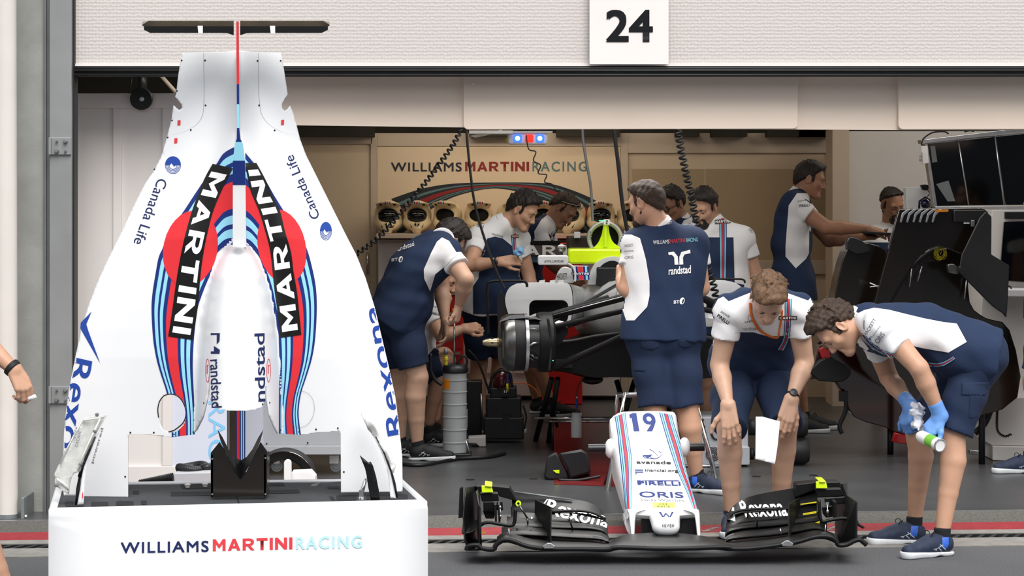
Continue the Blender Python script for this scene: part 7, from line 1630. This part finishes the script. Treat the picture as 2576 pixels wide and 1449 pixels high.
cord('coiled_cable', 'thick black coiled cord hanging in front of the bearded person', [(1700, 250), (1707, 340), (1722, 420), (1740, 500), (1752, 560), (1768, 640), (1786, 690), (1800, 740), (1806, 770)], 14.45, .0075, coil_=(36, .019))
bm = NB(); pbox(bm, 1180, 328, 1290, 336, 15.8, .3); prism(bm, [P(1180, 342, 15.9), P(1262, 326, 15.9), P(1262, 332, 15.9), P(1196, 346, 15.9)], (0, .1, 0)); obj('ceiling_arm', bm, 'white_plate', label='white ceiling arm left of the signal light bar', cat='arm')
# ================================================================ black bodywork on the right
cf_ = thing('carbon_bodywork', 'large black carbon underbody panel standing on edge behind the gloved person', 'bodywork panel', P(2330, 1180, 14.3))
def cb3(pts, Y, d, nm, m='carbon_gloss', bev=.006): bm = NB(); pprism(bm, pts, Y, d); return obj(nm, bm, m, cf_, bevel=bev, smooth=40)
cb3(bez([(2262, 526), (2400, 524), (2476, 526), (2484, 560), (2440, 640), (2360, 620), (2310, 650), (2262, 720), (2228, 780), (2190, 800), (2205, 740), (2232, 640), (2244, 590)], 3), 14.3, .05, 'main_panel')
cb3(bez([(2190, 800), (2228, 760), (2290, 680), (2330, 640), (2380, 625), (2430, 640), (2440, 760), (2480, 800), (2540, 830), (2560, 1000), (2400, 1050), (2200, 960), (2150, 880)], 3), 14.45, .06, 'lower_panel')
cb3(bez([(2092, 780), (2118, 660), (2150, 610), (2230, 632), (2215, 720), (2190, 790), (2180, 860), (2080, 880)], 3), 14.6, .25, 'rear_panel')
cb3(bez([(2130, 610), (2140, 596), (2170, 606), (2190, 630), (2160, 640), (2132, 628)], 3), 14.55, .1, 'duct_lip', 'black_plastic')
cb3([(2465, 548), (2480, 532), (2495, 545), (2494, 640), (2540, 668), (2534, 780), (2532, 800), (2500, 760), (2412, 684), (2420, 640)], 14.1, .02, 'side_fin', 'black_rubber')
cb3(bez([(2412, 684), (2420, 672), (2500, 742), (2530, 775), (2528, 790), (2500, 772)], 3), 14.05, .04, 'fin_edge', 'black_plastic')
cb3(bez([(2384, 666), (2400, 664), (2412, 676), (2410, 690), (2386, 686)], 3), 14.08, .06, 'fin_bracket', 'steel_shine')
for k in range(6):
    x = 2264+k*16; q = [(x+20, 526), (x+6, 536), (x, 558), (x+4, 560), (x+10, 542), (x+26, 527)]
    cb3(q, 14.285, .012, 'louvre', 'alu', .001)
cb3([(2352, 528), (2386, 527), (2386, 533), (2354, 534)], 14.28, .02, 'orange_patch', 'orange_tag', .001)
cb3(rrect(2400, 528, 2478, 560, 4), 14.26, .04, 'top_box', 'black_plastic'); cb3([(2425, 560), (2439, 560), (2439, 563), (2425, 563)], 14.25, .01, 'tag', 'ink_white', .0005); cb3(rrect(2443, 554, 2452, 570, 2), 14.25, .02, 'latch', 'alu', .001)
bm = NB(); tube(bm, [P(x, y, 14.4) for x, y in bez([(2230, 775), (2280, 690), (2330, 640), (2380, 618), (2425, 622)], 6)], .012, 8); obj('opening_rim', bm, 'black_plastic', cf_)
for a, b in (((2320, 670), (2308, 708)), ((2294, 676), (2288, 722)), ((2188, 712), (2232, 730)), ((2188, 722), (2240, 716)), ((2432, 700), (2426, 752))):
    bm = NB(); rod(bm, P(*a, 14.38), P(*b, 14.38), .004); obj('stay', bm, 'alu', cf_)
yc = []
rg = random.Random(2)
bm = NB()
for k in range(10):
    c_ = P(2366+rg.uniform(-4, 4), 632+rg.uniform(-3, 3), 14.36); r1 = rg.uniform(.025, .045); tube(bm, [c_+V(r1*.8*math.cos(2*PI*t/18+k), 0, r1*math.sin(2*PI*t/18+k)-.01) for t in range(14)], .0018, 5)
tube(bm, [P(2350, 614, 14.35), P(2372, 622, 14.35), P(2366, 640, 14.35)], .002, 5); obj('yellow_cable', bm, 'cable_yellow', label='bundle of thin yellow cable tied on the black carbon panel', cat='cable')
cf_b = thing('red_lit_bodywork', 'dark glossy bodywork with red reflections low behind the gloved person', 'bodywork panel', P(2180, 1100, 14.6))
def cb4(pts, Y, d, nm, m, bev=.006): bm = NB(); pprism(bm, pts, Y, d); return obj(nm, bm, m, cf_b, bevel=bev, smooth=40)
mat('red_lit_gloss', '#2A070A', .12, nscale=3, namt=.3, coat=1)  # red reflections put into the dark base colour
cb4(bez([(2060, 870), (2110, 840), (2200, 840), (2320, 900), (2330, 1010), (2290, 1120), (2240, 1080), (2150, 1050), (2120, 990), (2090, 950), (2040, 955)], 3), 15.0, .15, 'shell', 'red_lit_gloss')
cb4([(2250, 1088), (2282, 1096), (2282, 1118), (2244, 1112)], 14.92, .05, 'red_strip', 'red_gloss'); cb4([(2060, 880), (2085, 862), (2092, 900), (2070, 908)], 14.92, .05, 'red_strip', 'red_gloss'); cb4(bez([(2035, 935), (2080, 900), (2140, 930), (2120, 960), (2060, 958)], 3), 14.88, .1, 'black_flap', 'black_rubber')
bm = NB(); tube(bm, [P(x, y, 14.92) for x, y in bez([(2125, 985), (2128, 1030), (2112, 1070), (2118, 1090)], 4)], .014, 8); pbox(bm, 2112, 985, 2134, 1010, 14.9, .04); obj('stand_leg', bm, 'black_plastic', cf_b)
for x, y in ((2240, 1130), (2320, 1128)): bm = NB(); rod(bm, P(x, 1060, 15.1), P(x, y+30, 15.1), .02); obj('stand_leg', bm, 'black_plastic', cf_b)
for x in (2300, 2470): bm = NB(); rod(bm, P(x, 940, 14.55), P(x, FY and 1168, 14.55), .02); obj('stand_leg', bm, 'black_plastic', cf_)
# ================================================================ monitors and cabinet on the right
mn = thing('monitor_rack', 'row of large black monitors in a silver frame above the right cabinet', 'monitor', P(2470, 525, 15.4))
def q4(a, b, c, d, Y0, dy, nm, m, par=None, bev=.003): bm = NB(); pprism(bm, [a, b, c, d], Y0, dy); return obj(nm, bm, m, par or mn, bevel=bev)
q4((2316, 352), (2600, 318), (2600, 330), (2318, 362), 15.28, .12, 'top_rail', 'alu'); q4((2353, 520), (2600, 519), (2600, 527), (2354, 527), 15.28, .12, 'bottom_rail', 'alu'); q4((2326, 362), (2334, 360), (2358, 520), (2350, 522), 15.3, .1, 'side_rail', 'alu')
for a, b, c, d in (((2334, 361), (2411, 353), (2437, 517), (2356, 519)), ((2413, 353), (2503, 343), (2526, 516), (2438, 517)), ((2505, 343), (2620, 331), (2640, 515), (2530, 516))):
    s_ = q4(a, b, c, d, 15.31, .06, 'screen', 'screen'); bm = NB(); tube(bm, [P(*b, 15.31), P(*c, 15.31)], .005, 8); obj('bezel', bm, 'alu', s_); bm = NB(); tube(bm, [P(*a, 15.31), P(*b, 15.31)], .005, 8); obj('bezel', bm, 'alu', s_)
art(fill2d([[(2340, 368), (2352, 367), (2358, 407), (2345, 409)]]), plane_s(15.305), 'paper_note', 'steel_dark', mn); art(fill2d([[(2355, 463), (2386, 454), (2403, 506), (2384, 507)]]), plane_s(15.305), 'paper_note', 'steel_dark', mn)
q4((2318, 368), (2334, 367), (2337, 410), (2322, 413), 15.24, .08, 'switch_box', 'white_plate')
bm = NB()
for y in (385, 394, 403): lathe(bm, P(2316, y, 15.24), (-.3, -1, 0), [(.01, 0), (.01, .012), (.001, .012)], 14)
obj('switch_knob', bm, 'chrome', mn); bm = NB(); tube(bm, [P(x, y, 15.26) for x, y in bez([(2318, 366), (2322, 350), (2345, 334), (2375, 331), (2386, 337)], 5)], .005, 8); tube(bm, [P(x, y, 15.3) for x, y in bez([(2426, 332), (2440, 329), (2450, 331)], 5)], .004, 8); obj('cable', bm, 'hose', mn)
wb = thing('wall_box', 'white wall box with a hanging headset left of the monitors', 'box', P(2315, 528, 15.9)); bm = NB(); pprism(bm, [(2278, 472), (2356, 468), (2358, 528), (2282, 528)], 15.9, .1); obj('box', bm, 'white_paint', wb, bevel=.004); bm = NB(); pbox(bm, 2290, 526, 2300, 1150, 15.95, .03); pbox(bm, 2340, 526, 2350, 1150, 15.95, .03); obj('box_leg', bm, 'steel_dark', wb)
hd = thing('hanging_headset', 'black headset with blue ear cup hanging on the white wall box', 'headset', P(2328, 526, 15.8))
bm = NB(); pprism(bm, bez([(2316, 466), (2325, 464), (2336, 466), (2335, 478), (2322, 478)], 3), 15.82, .05); obj('hook', bm, 'black_plastic', hd, bevel=.004); bm = NB(); ellip(bm, P(2328, 512, 15.84), (.034, .04, .034)); obj('ear_cup', bm, mat('cup_blue', '#151A38', .15, coat=.6), hd); bm = NB(); tube(bm, [P(x, y, 15.82) for x, y in bez([(2334, 478), (2338, 488), (2330, 498), (2332, 504)], 5)], .003, 8); tube(bm, [P(2312, 526, 15.84), P(2313, 506, 15.84), P(2328, 496, 15.86), P(2344, 506, 15.84), P(2345, 526, 15.84)], .007, 8); obj('headband', bm, 'black_plastic', hd)
wc = thing('white_cabinet', 'tall white workstation cabinet with dark screen and desk at the right edge', 'cabinet', P(2530, 1190, 14.6))
def w4(pts, Y, d, nm, m, bev=.005, par=None): bm = NB(); pprism(bm, pts, Y, d); return obj(nm, bm, m, par or wc, bevel=bev)
w4([(2496, 528), (2700, 528), (2700, 1000), (2450, 1000), (2470, 760)], 15.0, .5, 'upper_body', 'pale_panel'); w4(rrect(2528, 533, 2600, 550, 2), 14.98, .03, 'slot', 'black_plastic'); w4([(2526, 558), (2600, 556), (2600, 712), (2514, 706)], 14.96, .03, 'screen', 'screen'); w4([(2496, 728), (2700, 730), (2700, 748), (2490, 746)], 14.7, .35, 'desk', 'white_paint'); w4([(2480, 1000), (2700, 1000), (2700, 1125), (2495, 1120), (2476, 1110)], 14.75, .5, 'lower_body', 'pale_panel'); w4([(2497, 1122), (2580, 1124), (2580, 1162), (2497, 1158)], 14.72, .3, 'foot_box', 'pale_panel'); w4([(2440, 1132), (2476, 1134), (2476, 1146), (2440, 1143)], 14.72, .06, 'foot_rail', 'alu')
bm = NB(); tube(bm, coilpath([P(x, y, 14.65) for x, y in bez([(2508, 830), (2512, 960), (2508, 1050), (2510, 1085), (2528, 1098), (2544, 1092)], 5)], 60, .006, 8), .004, 6); obj('coiled_lead', bm, 'hose', wc); bm = NB(); tube(bm, [P(x, y, 14.6) for x, y in bez([(2530, 900), (2505, 990), (2480, 1060), (2452, 1090)], 5)], .02, 8, flat=.4); obj('strap', bm, 'black_rubber', wc)
bm = NB()
for x in (2506, 2600): pbox(bm, x, 1155, x+20, 1180, 14.8, .1)
obj('plinth', bm, 'black_rubber', wc)
bm = NB()
for k in range(3): tube(bm, [P(2500+k*18+8*math.cos(2*PI*t/14), 726+6*math.sin(2*PI*t/14), 14.8) for t in range(14)], .005, 6, closed=True)
obj('cable_loop', bm, 'hose', label='black cable loops on the white desk at the right edge', cat='cable')
